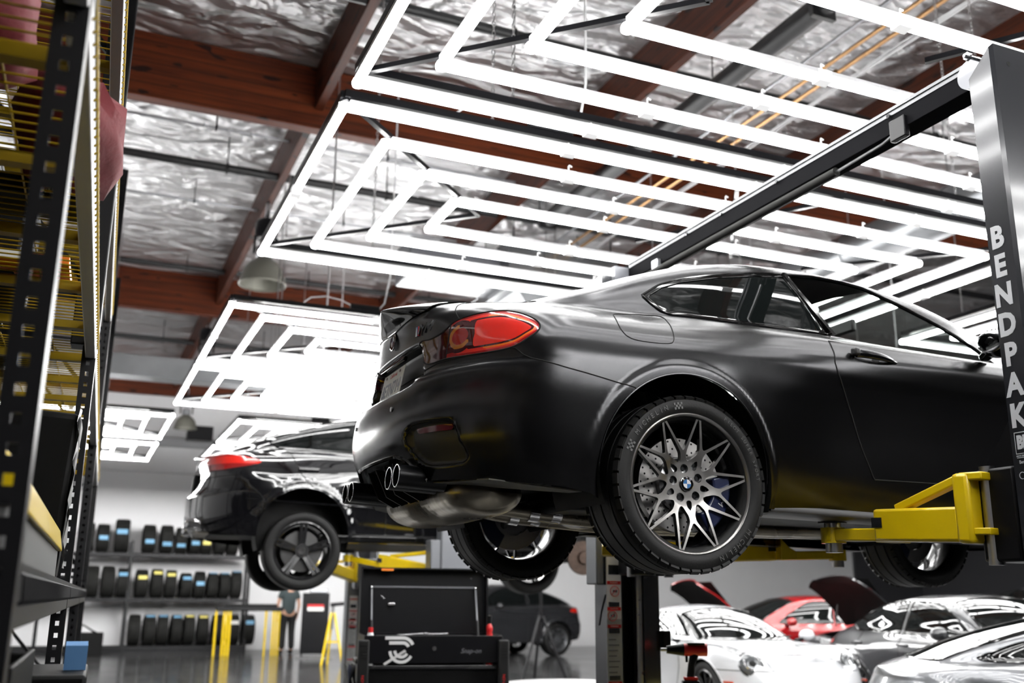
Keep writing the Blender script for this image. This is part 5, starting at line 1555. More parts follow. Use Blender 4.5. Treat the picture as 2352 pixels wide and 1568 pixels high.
# white rear-engined sports car, seen from its front corner
def rcar_extras(car, S):
    for s in (-1, 1):
        n = Vector((0.74, s * 0.28, 0.60)).normalized()
        c = Vector((2.985, s * 0.625, 0.672))
        h = MB().ball((0, 0, 0), 1.0, 24, 12, (0.150, 0.125, 0.075)).build('headlight', 'lamp_glass', car, smooth=60)
        ux = Vector((0.62, s * -0.05, -0.72)); uy = n.cross(ux)
        m = frame(c, ux - n * ux.dot(n), uy); h.matrix_local = m
        g = MB().tube([(0.152 * math.cos(t), 0.127 * math.sin(t), 0.004) for t in np.linspace(0, 2 * PI, 33)[:-1]], 0.007, 6, closed=True).build('lamp_rim', 'gap', h)
        MB().ball((0.02, 0, 0.055), 0.05, 16, 8, (1, 1, .5)).build('lamp_projector', 'gap', h)
        MB().tube([(0.085 * math.cos(t) + .01, 0.075 * math.sin(t), 0.060 - 0.008 * abs(math.cos(t))) for t in np.linspace(0, 2 * PI, 25)[:-1]], 0.008, 6, closed=True).build('lamp_ring', 'chrome', h)
        MB().box((3.10, s * 0.66, 0.41), (0.30, 0.20, 0.05), Matrix.Rotation(s * -0.5, 3, 'Z')).build('front_intake', 'gap', car, bevel=0.01)
        MB().box((2.90, s * 0.855, 0.50), (0.14, 0.02, 0.028), Matrix.Rotation(s * -0.3, 3, 'Z')).build('side_marker', M['orange_marker'], car, bevel=0.006)
        MB().box((0.95, s * 0.905, 0.74), (0.20, 0.03, 0.028)).build('door_handle', 'white_paint', car, bevel=0.01)
    MB().box((3.38, 0, 0.27), (0.10, 1.05, 0.08)).build('lower_grille', 'gap', car, bevel=0.02)
    b = MB().prism([(-0.026, 0.03), (0.026, 0.03), (0.026, -0.01), (0, -0.035), (-0.026, -0.01)], (0, 0, 0), (1, 0, 0), (0, 1, 0), 0.004).build('bonnet_crest', M['gold'], car)
    b.matrix_local = frame((3.17, 0, 0.607), (0, 1, 0), (-0.93, 0, 0.36))
    for s in (-1, 1):
        MB().tube([(2.05, s * 0.05, 0.905), (2.0, s * 0.35, 0.925), (1.93, s * 0.60, 0.93)], 0.008, 5).build('wiper', 'gap', car)
M['orange_marker'] = mat('amber_side_marker', (0.5, 0.05, 0.01), 0.2, coat=1)
M['gold'] = mat('gold_crest', (0.6, 0.4, 0.08), 0.3, 0.8)
WIN_R = [np.array([(-0.42, 0.955), (-0.15, 1.05), (0.15, 1.125), (0.50, 1.185), (0.72, 1.20), (0.74, 0.93), (-0.3, 0.935)]), np.array([(0.79, 1.205), (1.05, 1.195), (1.30, 1.135), (1.55, 1.03), (1.72, 0.93), (0.80, 0.925)])]
SCR_R = [('windscreen', [(1.26, -1), (1.24, 0.50), (1.60, 0.585), (1.88, 0.63), (2.02, 0.4), (2.06, -1)], 0.88), ('rear_window', [(-0.72, -1), (-0.72, 0.40), (-0.2, 0.47), (0.26, 0.45), (0.30, -1)], 0.93)]
RCAR['track'] = 0.955
build_car('sports_car', 'white sports car with round headlights, parked in the foreground right of the sticker column', RCAR, (7.57, 12.08, 0), math.radians(265.5), 'white_paint', WIN_R, SCR_R,
          (0.80, 0.05, 0.3, -0.6, 0.3), None, (0.345, 0.25, 0.27, 10, 'alloy_dark'), seams=[('door_gap', [(0.78, 0.35), (1.75, 0.35), (1.85, 0.6), (1.85, 0.88), (0.70, 0.88)]), ('bonnet_gap', [(2.2, 0.62), (3.2, 0.62), (3.2, 2), (2.2, 2)])], extras=rcar_extras)

def sedan_extras(car, S):
    for s in (-1, 1):
        for xx in (0.92, 0.0): MB().box((xx + .02, s * 0.905, 0.865), (0.20, 0.035, 0.030)).build('door_handle', 'grey_paint', car, bevel=0.01)
        k = MB().box((3.50, s * 0.18, 0.62), (0.10, 0.27, 0.17)).build('kidney_grille', 'gloss_trim', car, bevel=0.03)
    MB().box((3.50, 0, 0.32), (0.10, 1.3, 0.16)).build('lower_grille', 'gap', car, bevel=0.03)
build_car('sedan', 'mineral grey four-door sedan parked to the right of the white sports car', SEDAN, (9.75, 9.80, 0), math.radians(260), 'grey_paint', WIN_SEDAN, SCR_SEDAN,
          (0.85, 0.07, 0.38, -0.55, 0.3), (0.68, 0.06, 0.48, 3.02, 0.3), (0.335, 0.255, 0.26, 10, 'alloy_dark'), seams=SEAM_DOORS, extras=sedan_extras)
build_car('coupe', 'silver grey low coupe cut off by the bottom right corner of the picture', dict(RCAR, nu=(30, 90)), (6.53, 5.72, 0), math.radians(-29.5), 'silver_paint', WIN_R, SCR_R,
          None, (0.62, 0.06, 0.5, 2.9, 0.3), (0.345, 0.25, 0.27, 5, 'alloy_dark'), seams=[('door_gap', [(0.78, 0.35), (1.75, 0.35), (1.85, 0.6), (1.85, 0.88), (0.70, 0.88)]), ('fuel_flap_gap', smooth_closed([(0.06, 0.66), (0.20, 0.66), (0.22, 0.74), (0.20, 0.82), (0.06, 0.82), (0.04, 0.74)], 4))])
build_car('coupe', 'red coupe with its bonnet propped open, behind the white sports car', GT, (12.6, 14.15, 0), math.radians(170), 'red_paint', WIN_COUPE, SCR_SEDAN,
          (0.85, 0.07, 0.38, -0.55, 0.3), (0.68, 0.06, 0.48, 3.02, 0.3), (0.335, 0.255, 0.26, 10, 'alloy_dark'), hood_open=(2.36, 3.30, math.radians(52), 'red_paint'))
build_car('coupe', 'black coupe with its bonnet raised steeply, behind the grey sedan', GT, (13.6, 11.80, 0), math.radians(172), 'dark_paint', WIN_COUPE, SCR_SEDAN,
          (0.85, 0.07, 0.38, -0.55, 0.3), (0.68, 0.06, 0.48, 3.02, 0.3), (0.335, 0.255, 0.26, 10, 'alloy_dark'), hood_open=(2.36, 3.30, math.radians(56), 'dark_paint'))
build_car('suv', 'silver SUV whose roof and windows show above the grey sedan at the far right', dict(SUV), (16.0, 13.6, 0), math.radians(270), 'silver_paint', WIN_SUV, SCR_SUV,
          (1.005, 0.085, 0.34, -0.42, 0.36), (0.90, 0.06, 0.5, 3.1, 0.4), (0.385, 0.265, 0.31, 5, 'alloy_dark'))
build_car('suv', 'dark grey SUV parked at the back, seen behind the open tool chest', dict(SUV), (10.85, 23.7, 0), math.radians(192), 'dark_paint', WIN_SUV, SCR_SUV,
          (1.055, 0.085, 0.34, -0.42, 0.36), (0.90, 0.06, 0.5, 3.1, 0.4), (0.385, 0.265, 0.31, 10, 'silver_paint'), seams=SEAM_DOORS)
# ------------------------------------------------------------------ two-post lifts
def arm(parent, root, pad, hgt=0.13, wd=0.11, brace=True, name='lift_arm'):
    """telescopic lift arm from its pivot to the pad, in the parent's frame"""
    r, p = Vector(root), Vector(pad)
    d = (p - r); L = d.length; d.normalize()
    sd = d.cross(Vector((0, 0, 1))).normalized()
    R = Matrix((d, sd, Vector((0, 0, 1)))).transposed()
    l2 = L * 0.60
    o = MB().box(r + d * (l2 / 2), (l2, wd, hgt), R).build(name, 'yellow', parent, bevel=0.012)
    q = r + d * l2
    def pr(poly, off, dep, nm, m='yellow', b=0.004):
        return MB().prism(poly, Vector(off), d, Vector((0, 0, 1)), dep).build(nm, m, o, bevel=b)
    # sloping nose of the outer box, inner bar and pad socket
    pr([(0, -hgt / 2), (0.09, -hgt / 2), (0.09, -hgt * .12), (0.05, hgt * .05), (0, hgt / 2)], q + sd * wd / 2, wd, 'arm_nose')
    MB().bar(q - d * .04 + Vector((0, 0, -hgt * .28)), p - d * 0.03 + Vector((0, 0, -hgt * .28)), wd * .62, hgt * .40).build('inner_arm', 'yellow', o, bevel=0.006)
    MB().cyl(p + Vector((0, 0, -hgt * .55)), p + Vector((0, 0, -hgt * .05)), 0.052, 24).build('pad_socket', 'yellow', o)
    MB().cyl(p + Vector((0, 0, -hgt * .85)), p + Vector((0, 0, hgt * .10)), 0.036, 20).build('pad_screw', 'steel', o)
    MB().lathe([(0, 0.0), (0.060, 0.0), (0.062, 0.012), (0.058, 0.034), (0, 0.034)], p + Vector((0, 0, hgt * .10)), n=24).build('rubber_pad', 'rubber', o)
    MB().box(r + d * (l2 - 0.02) - sd * 0 + Vector((0, 0, 0.01)), (0.05, wd + .006, 0.04), R).build('arm_label', 'col_dark', o)
    if brace:
        # upright C bracket at the pivot and the diagonal rib down to the box
        MB().box(r + Vector((0, 0, hgt * .45)) - d * 0.02, (0.07, wd * 1.05, hgt * 2.0), R).build('pivot_bracket', 'yellow', o, bevel=0.015)
        MB().bar(r + Vector((0, 0, hgt * 1.35)), r + d * (l2 * 0.78) + Vector((0, 0, hgt * .5)), wd * .45, 0.035).build('arm_rib', 'yellow', o, bevel=0.006)
        MB().box(r + Vector((0, 0, hgt * 1.35)) - d * 0.06, (0.10, wd * .9, 0.03), R).build('bracket_top', 'yellow', o, bevel=0.006)
        MB().box(r + Vector((0, 0, -hgt * .2)) - d * 0.07, (0.10, wd * .8, 0.025), R).build('bracket_shelf', 'yellow', o, bevel=0.004)
    return o

def column(parent, yo, yi, xc, ztop, m, slope=0.10, wx=0.37, name='column'):
    """folded steel post; its back panel at yo, open side at yi; local x centred on xc"""
    s = 1 if yi > yo else -1
    h = wx / 2
    ylip = yi + s * 0.0
    mb = MB()
    y1 = yo + s * 0.012
    # plan outline of the folded sheet (outer), then inner
    out = [(-h, yi), (-h, y1), (-h + .012, yo), (h - .012, yo), (h, y1), (h, yi), (h - .11, yi), (h - .11, yi - s * .012), (h - .012, yi - s * .012), (h - .012, yo + s * .016), (-h + .012, yo + s * .016), (-h + .012, yi - s * .012), (-h + .11, yi - s * .012), (-h + .11, yi)]
    n = len(out)
    def zt(y): return ztop - slope * abs(y - yo) / abs(yi - yo)
    V = [(xc + x, y, 0.0) for x, y in out] + [(xc + x, y, zt(y)) for x, y in out]
    F = [(i, (i + 1) % n, (i + 1) % n + n, i + n) for i in range(n)]
    quads = [(0, 1, 10, 11), (1, 2, 9, 10), (2, 3, 9), (3, 4, 9), (4, 5, 8, 9), (5, 6, 7, 8), (0, 11, 12, 13)]
    quads = [(0, 1, 10, 11), (1, 2, 3, 4, 9, 10), (4, 5, 8, 9), (5, 6, 7, 8), (0, 11, 12, 13)]
    F += [tuple(k + n for k in q) for q in quads] + [q[::-1] for q in quads]
    if s < 0: F = [f[::-1] for f in F]
    mb.add(V, F)
    c = mb.build(name, m, parent, smooth=25)
    MB().box((xc, (yo + yi) / 2 + s * .02, 0.012), (wx + 0.14, abs(yi - yo) + 0.22, 0.024)).build('base_plate', m, c, bevel=0.004)
    for sx in (-1, 1):
        for sy in (-1, 1):
            MB().cyl((xc + sx * (wx / 2 + .035), (yo + yi) / 2 + s * .02 + sy * .10, 0.024), (xc + sx * (wx / 2 + .035), (yo + yi) / 2 + s * .02 + sy * .10, 0.05), 0.014, 6).build('anchor_bolt', 'steel', c)
    return c

def carriage(parent, xc, yi, s, z, m='black_metal'):
    c = MB().box((xc, yi + s * 0.075, z + 0.03), (0.30, 0.17, 0.34)).build('carriage', m, parent, bevel=0.012)
    for sx in (-1, 1):
        MB().prism([(0, 0), (s * 0.14, 0), (0, 0.18)], (xc + sx * 0.12, yi + s * 0.0, z + 0.20), (0, 1, 0), (0, 0, 1), 0.012).build('gusset', m, c, smooth=0)
        MB().cyl((xc + sx * 0.13, yi + s * 0.12, z - 0.15), (xc + sx * 0.13, yi + s * 0.12, z + 0.21), 0.028, 16).build('pivot_pin', 'steel', c)
    return c

def sticker_strip(parent, o, ux, uz, wd, z0, z1, detailed=True):
    """the tall warning label on a post: o = top centre of the strip, ux across, downward along -z"""
    o = Vector(o); ux = Vector(ux); n = ux.cross(Vector((0, 0, 1))).normalized()
    H = z1 - z0
    def R_(x0, x1, a, b, m, nm, par, k=1):
        c = o + ux * ((x0 + x1) / 2 * wd) + Vector((0, 0, -(a + b) / 2 * H)) + n * 0.0009 * k
        mm = Matrix((ux, n, Vector((0, 0, 1)))).transposed()
        return MB().box(c, ((x1 - x0) * wd, 0.0012, (b - a) * H), mm).build(nm, m, par, smooth=0)
    st = R_(-.5, .5, 0, 1, 'sticker', 'warning_label', parent, 1)
    R_(-.48, .48, 0.155, 0.36, 'sticker_white', 'white_panel', st, 2)
    R_(-.45, .45, 0.0, 0.155, 'sticker_white', 'white_panel', st, 2)
    for a in (0.035, 0.185, 0.305, 0.385, 0.640, 0.800):
        h = R_(-.46, .46, a, a + 0.016, 'red', 'red_header', st, 3)
        if detailed:
            c = o + Vector((0, 0, -(a + 0.008) * H)) + n * 0.0045
            text_mesh('header_text', 'WARNING', 0.011, frame(c, ux, (0, 0, 1)), 'sticker_white', h, 0.0002)
    for a, b in ((0.110, 0.155), (0.282, 0.304), (0.402, 0.425), (0.615, 0.635)):
        R_(-.36, .36, a, b, 'col_dark', 'dark_panel', st, 3)
    for k in range(22):
        a = 0.45 + k * 0.0245
        if 0.61 < a < 0.66 or 0.79 < a < 0.82: continue
        R_(-.40, 0.10 + 0.3 * ((k * 37) % 10) / 10, a, a + 0.006, 'col_grey', 'text_line', st, 3)
    for cz, cx in ((0.232, 0.05), (0.345, -0.12)):
        c = o + ux * (cx * wd) + Vector((0, 0, -cz * H)) + n * 0.0035
        pts = [c + ux * (0.030 * math.cos(t)) + Vector((0, 0, 0.030 * math.sin(t))) for t in np.linspace(0, 2 * PI, 25)[:-1]]
        MB().tube(pts, 0.0022, 5, closed=True).tube([c + ux * -.021 + Vector((0, 0, -.021)), c + ux * .021 + Vector((0, 0, .021))], 0.0022, 5).build('prohibition_sign', 'red', st)
        MB().bar(c - ux * .012, c + ux * .016, 0.002, 0.014).build('sign_figure', 'col_dark', st)
    return st

ZO = EYE - 1.27      # measurements below were taken with the lens at 1.27 m
M['beam_black'] = mat('black_beam_paint', (0.006, 0.006, 0.007), 0.7, 0, 0.02)
M['beam_pale'] = mat('pale_brushed_beam', (0.13, 0.133, 0.14), 0.35, 0.4)
def lift_one():
    L = thing('two_post_lift', 'two-post lift with bright yellow arms holding up the dark grey coupe', 'car lift', (3.235, 0, 0))
    c1 = column(L, 2.438, 2.555, 0, 3.431, 'col_dark')
    c2 = column(L, 5.66, 5.50, -0.05, 3.40, 'col_dark', slope=0.0)
    # crossbeam with its light upper flange, shut-off bar, pulley
    b = MB().box2((-0.055, 2.50, 3.310 + ZO), (0.055, 5.60, 3.425 + ZO)).build('crossbeam', 'beam_black', L, bevel=0.003)
    MB().box2((-0.065, 2.60, 3.414 + ZO), (0.067, 5.45, 3.428 + ZO)).build('beam_flange', 'beam_pale', b, smooth=0)
    MB().box2((-0.0585, 2.62, 3.394 + ZO), (-0.0555, 5.45, 3.414 + ZO)).build('flange_face', 'beam_pale', b, smooth=0)
    MB().cyl((-0.07, 3.45, 3.265 + ZO), (-0.07, 5.35, 3.265 + ZO), 0.022, 14).build('shutoff_bar', 'rubber_grey', b)
    MB().tube([(-0.07, 3.45, 3.265 + ZO), (-0.07, 3.15, 3.275 + ZO), (-0.06, 3.05, 3.305 + ZO)], 0.007, 6).build('shutoff_rod', 'steel', b)
    MB().box((-0.06, 3.05, 3.31 + ZO), (0.03, 0.09, 0.10)).build('rod_bracket', 'black_metal', b, bevel=0.004)
    MB().box((-0.065, 5.1, 3.31 + ZO), (0.03, 0.07, 0.06)).build('limit_switch', 'grey_metal', b, bevel=0.004)
    for yy in (3.1, 3.9, 4.4, 4.75): MB().cyl((-0.062, yy, 3.393 + ZO), (-0.070, yy, 3.393 + ZO), 0.010, 8).build('beam_bolt', 'chrome', b)
    MB().lathe([(0, -.012), (0.062, -.012), (0.062, .012), (0, .012)], (-0.11, 2.60, 3.335 + ZO), (1, 0, 0), 32).build('pulley', 'col_grey', c1)
    MB().cyl((-0.225, 2.53, 3.355 + ZO), (-0.14, 2.53, 3.355 + ZO), 0.008, 8).build('pulley_bolt', 'chrome', c1)
    MB().cyl((-0.20, 2.53, 3.355 + ZO), (-0.212, 2.53, 3.355 + ZO), 0.018, 6).build('pulley_nut', 'chrome', c1)
    MB().cyl((-0.10, 2.4375, 3.30 + ZO), (-0.10, 2.445, 3.30 + ZO), 0.010, 14).build('panel_hole', 'gap', c1)
    MB().box2((-0.16, 5.46, 3.36), (0.09, 5.70, 3.46)).build('top_plate', 'col_grey', c2, bevel=0.004)
    # lettering down the side of the near post
    zk = 1.978
    xs = -0.1862
    for i, ch in enumerate('KAPDNEB'):
        z = zk + 0.1085 * i + (0.004 * i)
        text_mesh('post_letter', ch, 0.115, frame((xs, 2.5115, z), (0, -1, 0), (0, 0, 1)), 'letter', c1, 0.0006, sx=0.86, bold=0.005)
    z = 1.883
    MB().box((xs, 2.505, z), (0.0012, 0.066, 0.078)).build('logo_panel', 'letter', c1, smooth=0)
    MB().box((xs - .0006, 2.505, z), (0.0012, 0.060, 0.072)).build('logo_ground', 'col_dark', c1, smooth=0)
    text_mesh('logo_letters', 'BP', 0.062, frame((xs - .0014, 2.505, z), (0, -1, 0), (0, 0, 1)), 'letter', c1, 0.0005, sx=0.72, bold=0.004)
    MB().box((xs, 2.505, 1.831), (0.001, 0.062, 0.002)).build('rule_line', 'letter', c1, smooth=0)
    text_mesh('small_print', 'ABOVE GROUND LIFTS', 0.0085, frame((xs - .0006, 2.505, 1.837), (0, -1, 0), (0, 0, 1)), 'letter', c1, 0.0003, sx=0.75)
    text_mesh('small_print', 'BendPak', 0.018, frame((xs - .0006, 2.505, 1.815), (0, -1, 0), (0, 0, 1)), 'letter', c1, 0.0003, sx=0.75)
    pts = [(xs - .0006, 2.522 + 0.012 * math.cos(t), 1.768 + 0.012 * math.sin(t)) for t in np.linspace(0, 2 * PI, 21)[:-1]]
    MB().tube(pts, 0.0012, 4, closed=True).build('round_seal', 'letter', c1)
    for k in range(4): MB().box((xs, 2.487, 1.780 - 0.008 * k), (0.001, 0.030, 0.0018)).build('small_print_line', 'letter', c1, smooth=0)
    # carriages and arms; pads touch the sills of the coupe
    za = 1.555 + ZO
    k1 = carriage(L, 0, 2.60, 1, za); k2 = carriage(L, -0.02, 5.46, -1, za)
    pz = 1.375 + EYE - 1.195 + 0.0        # underside of the coupe's jack points
    zp = 0.165 + EYE + 0.165 - 0.055
    arm(L, (-0.165, 2.80, za), (-0.235, 3.46, za + 0.03))
    arm(L, (0.165, 2.80, za), (1.20, 3.45, za + 0.03))
    arm(L, (0.13, 5.28, za), (1.06, 4.93, za + 0.03))
    arm(L, (-0.17, 5.28, za), (-0.41, 4.89, za + 0.03))
    # warning label and lip on the far post
    sticker_strip(c2, (-0.185, 5.4985, 1.678 + 0.0), (1, 0, 0), (0, 0, 1), 0.102, 0.40, 1.678)
    MB().box2((-0.29, 5.52, 1.42), (-0.235, 5.66, 2.3)).build('hydraulic_box', 'col_grey', c2, bevel=0.008)
    MB().tube([(-0.24, 5.50, 1.36), (-0.27, 5.50, 1.26), (-0.285, 5.50, 1.18)], 0.006, 6).build('release_lever', 'black_metal', c2)
    MB().cyl((0.02, 5.55, 0.1), (0.02, 5.55, 1.5), 0.035, 16).build('cylinder', 'steel', c2)
    MB().box((0.16, 5.48, 1.09), (0.05, 0.05, 0.12)).build('height_stop', 'black_metal', c2, bevel=0.004)
lift_one()
def lift_two():
    L = thing('two_post_lift', 'grey two-post lift with yellow arms holding up the glossy black SUV', 'car lift', (3.35, 0, 0))
    c1 = column(L, 9.00, 9.14, 0, 3.42, 'col_grey')
    c2 = column(L, 12.20, 12.05, -0.10, 3.42, 'col_grey', slope=0)
    MB().box2((-0.055, 9.05, 3.42), (0.055, 12.15, 3.52)).build('crossbeam', 'col_grey', L, bevel=0.003)
    za = 1.58
    k1 = carriage(L, 0, 9.16, 1, za, 'col_grey'); k2 = carriage(L, -0.10, 12.02, -1, za, 'col_grey')
    for s in (-1, 1):
        MB().box((s * 0.23, 9.10, za + 0.10), (0.10, 0.16, 0.36)).build('arm_housing', 'col_grey', k1, bevel=0.01)
    arm(L, (-0.20, 9.30, za), (-0.85, 9.86, za + 0.16))
    arm(L, (0.20, 9.30, za), (0.95, 9.78, za + 0.16))
    arm(L, (-0.30, 11.85, za), (-0.95, 11.34, za + 0.16))
    arm(L, (0.10, 11.85, za), (0.95, 11.25, za + 0.16))
    sticker_strip(c2, (-0.205, 12.0485, 1.35), (1, 0, 0), (0, 0, 1), 0.10, 0.45, 1.35, False)
lift_two()
# ------------------------------------------------------------------ the tall storage rack at the left
M['rack_black'] = mat('rack_black_paint', (0.008, 0.008, 0.009), 0.42, 0, 0.25)
M['beam_white'] = mat('pale_beam_paint', (0.45, 0.45, 0.45), 0.35)
M['red_cloth'] = mat('red_fabric', (0.11, 0.004, 0.008), 0.9, bump=0.3, bscale=25)
M['film'] = mat('clear_plastic_film', (0.40, 0.40, 0.40), 0.25, 0, 0.7, bump=0.6, bscale=40)
M['bin_grey'] = mat('grey_bin_plastic', (0.10, 0.10, 0.10), 0.55)
RX, RRZ = -0.13, math.radians(-1.52)
def rack_pt(lx, ly, z):
    c, s = math.cos(RRZ), math.sin(RRZ)
    return (RX + c * lx - s * ly, s * lx + c * ly, z)
POSTS = [-1.15, 1.85, 4.95, 7.95, 10.95]
DEP = 1.05
def build_rack():
    T = thing('pallet_rack', 'tall black storage rack with yellow wire decks along the left edge', 'rack', (RX, 0, 0), RRZ)
    def post(x, y, h, side):
        mb = MB()
        wd, t, pitch, hole = 0.060, 0.003, 0.0508, 0.016
        x0, x1 = (x - wd, x) if side > 0 else (x, x + wd)
        xc = (x0 + x1) / 2
        mb.box2((x0, y, 0), (xc - hole / 2, y + t, h)); mb.box2((xc + hole / 2, y, 0), (x1, y + t, h))
        z = 0.0
        while z < h:
            mb.box2((xc - hole / 2, y, z), (xc + hole / 2, y + t, z + pitch - 0.020)); z += pitch
        xs = x1 if side > 0 else x0
        mb.box2((xs - t / 2, y, 0), (xs + t / 2, y + 0.075, h))
        mb.box2((x0, y + .072, 0), (x1, y + 0.075, h)) if y > 6 else None
        p = mb.build('post', 'rack_black', T, smooth=0)
        MB().box2((x0 - .02, y - .02, 0), (x1 + .02, y + 0.09, 0.006)).build('foot_plate', 'rack_black', p, smooth=0)
    for i, y in enumerate(POSTS):
        h = 4.6
        post(0.0, y, h, 1); post(-DEP, y, h, -1)
        for z in np.arange(0.3, 4.5, 1.2):
            MB().box((-DEP / 2, y + .03, z), (DEP - .12, 0.03, 0.03)).build('frame_strut', 'rack_black', T, smooth=0)
            MB().bar((-0.06, y + .045, z + 0.05), (-DEP + .06, y + .045, z + 1.12), 0.03, 0.03).build('frame_brace', 'rack_black', T, smooth=0)
    # the sleeve bolted over the second post above head height
    MB().box2((-0.115, POSTS[2] - 0.02, 2.46), (0.004, POSTS[2] + .10, 4.6)).build('post_sleeve', 'rack_black', T, bevel=0.006)
    levels = {0: [2.50, 3.45], 1: [1.37, 2.50, 3.45], 2: [1.37, 2.50, 3.45], 3: [1.37, 2.50]}
    for b in range(4):
        y0, y1 = POSTS[b] + 0.08, POSTS[b + 1] - 0.003
        for z in levels[b]:
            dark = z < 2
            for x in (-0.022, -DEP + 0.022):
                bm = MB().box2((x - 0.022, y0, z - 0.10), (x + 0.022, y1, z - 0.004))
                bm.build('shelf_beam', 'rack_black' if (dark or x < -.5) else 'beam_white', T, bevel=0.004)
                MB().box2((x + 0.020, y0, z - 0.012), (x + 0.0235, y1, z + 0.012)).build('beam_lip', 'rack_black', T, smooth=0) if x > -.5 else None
            mb = MB(); n = int((y1 - y0) / 0.052)
            for k in range(n):
                y = y0 + 0.03 + k * 0.052
                mb.tube([(-DEP + 0.01, y, z), (-0.006, y, z), (0.006, y, z - 0.008), (0.008, y, z - 0.05), (0.001, y, z - 0.058)], 0.0032, 5)
            for x in (-0.20, -0.42, -0.64, -0.86): mb.tube([(x, y0, z + 0.005), (x, y1, z + 0.005)], 0.0032, 5)
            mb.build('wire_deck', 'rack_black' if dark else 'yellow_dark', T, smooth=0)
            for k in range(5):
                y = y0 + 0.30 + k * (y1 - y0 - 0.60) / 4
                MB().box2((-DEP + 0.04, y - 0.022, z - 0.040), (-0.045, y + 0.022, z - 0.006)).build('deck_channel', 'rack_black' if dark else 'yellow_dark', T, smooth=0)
    return T
build_rack()
def on_rack(name, label, cat, lx, ly, z, grp=None):
    return thing(name, label, cat, rack_pt(lx, ly, z), RRZ, grp)
def tote(label, lx, ly, z, d, m='tote', lid=True, grp='black totes on the rack'):
    t = on_rack('storage_tote', label, 'tote', lx, ly, z, grp)
    MB().box((0, 0, d[2] * .46 + 0.004), (d[0] * .94, d[1] * .94, d[2] * .90), taper=1.06).build('body', m, t, bevel=0.012)
    MB().box((0, 0, d[2] * .95), (d[0], d[1], d[2] * .08)).build('lid', m, t, bevel=0.01)
    for s in (-1, 1): MB().box((0, s * d[1] * .50, d[2] * .72), (d[0] * .4, 0.03, 0.04)).build('handle', m, t, bevel=0.008)
    return t
Z1, Z2, Z3 = 1.375, 2.510, 3.456
o = MB().box2((-1.0, 2.78, 2.5045), (-0.40, 4.92, 2.5095)).build('added_dark_sheet', 'tote', smooth=0); o.location = (RX, 0, 0); o.rotation_euler = (0, 0, RRZ)  # added sheet that keeps lamp light from showing through the deck
tag(o, 'added black sheet that blocks lamp light through the upper wire deck under the totes', 'sheet')
for (lx, ly, z, d, lab) in [(-0.82, 2.45, Z2, (0.45, 0.55, 0.32), 'black tote on the yellow wire deck right above the nearest rack post'),
                            (-0.66, 3.05, Z2, (0.62, 0.55, 0.36), 'black tote on the upper wire deck, next one beyond the red bag'),
                            (-0.66, 3.65, Z2, (0.62, 0.55, 0.34), 'black tote on the upper wire deck, third one along from the red bag'),
                            (-0.62, 4.35, Z2, (0.70, 0.62, 0.40), 'black tote on the upper wire deck just before the second post'),
                            (-0.55, 0.60, Z2, (0.85, 0.9, 0.4), 'black tote on the upper wire deck, out of the picture above the camera'),
                            (-0.62, 5.60, Z2, (0.7, 0.6, 0.4), 'black tote on the upper wire deck just beyond the second post'),
                            (-0.70, 3.85, Z1, (0.62, 0.95, 0.75), 'large black tote on the lower deck before the second post'),
                            (-0.60, 6.7, Z1, (0.8, 1.1, 0.6), 'large black tote on the lower deck beyond the second post'),
                            (-0.70, 2.30, Z1, (0.62, 0.6, 0.60), 'black tote on the lower deck beside the nearest post')]:
    tote(lab, lx, ly, z, d)
def bag(name, label, cat, lx, ly, z, sc, m, seed, grp=None):
    r = np.random.default_rng(seed)
    t = MB(); n, k = 20, 12
    for i in range(1):
        V = []; F = []
        for a in range(k + 1):
            th = PI * a / k
            for b in range(n):
                ph = 2 * PI * b / n
                rr = 1 + 0.10 * math.sin(3 * ph + seed) * math.sin(2 * th) + 0.06 * r.standard_normal()
                V.append((sc[0] * rr * math.sin(th) * math.cos(ph), sc[1] * rr * math.sin(th) * math.sin(ph), sc[2] * (1 + max(-1, rr * math.cos(th)) * 1.0)))
        for a in range(k):
            for b in range(n): F.append((a * n + b, (a + 1) * n + b, (a + 1) * n + (b + 1) % n, a * n + (b + 1) % n))
        t.add(V, F)
    o = t.build(name, m, smooth=80)
    o.location = rack_pt(lx, ly, z); o.rotation_euler = (0, 0, RRZ)
    return tag(o, label, cat, grp)
bag('duffel_bag', 'red fabric bag on the yellow wire deck in the top left corner', 'bag', -0.33, 2.42, Z2 + .01, (0.19, 0.28, 0.13), 'red_cloth', 3)
bag('red_tarp', 'dark red rolled tarp bulging over the rack edge against the foil ceiling', 'tarp', -0.09, 3.05, Z2 + .01, (0.15, 0.34, 0.13), 'red_cloth', 9)
def carton(label, lx, ly, z, d, m, stripes=None):
    t = on_rack('carton', label, 'box', lx, ly, z)
    MB().box((0, 0, d[2] / 2), d).build('box_body', m, t, bevel=0.003)
    if stripes:
        for (a, b, mm) in stripes:
            MB().box(((a + b) / 2 * d[0], -d[1] / 2 - .001, d[2] * .5), ((b - a) * d[0], 0.002, d[2] * .75)).build('printed_patch', mm, t, smooth=0)
    return t
c = carton('black parts box with a white barcode seen through the wire deck', -0.20, 3.30, Z2 + .01, (0.30, 0.22, 0.055), 'tote', [(-.46, -.30, 'red'), (0.06, .14, 'red'), (0.16, .48, 'white_label')])
for k in range(9): MB().box((0.056 + k * 0.0088, -0.113, 0.026), (0.003 + 0.002 * (k % 2), 0.001, 0.034)).build('barcode_bar', 'gap', c, smooth=0)
carton('orange and white carton edge on the wire deck under the barcode box', -0.23, 4.05, Z2 + .01, (0.26, 0.3, 0.035), 'orange', [(-.45, -.1, 'white_label')])
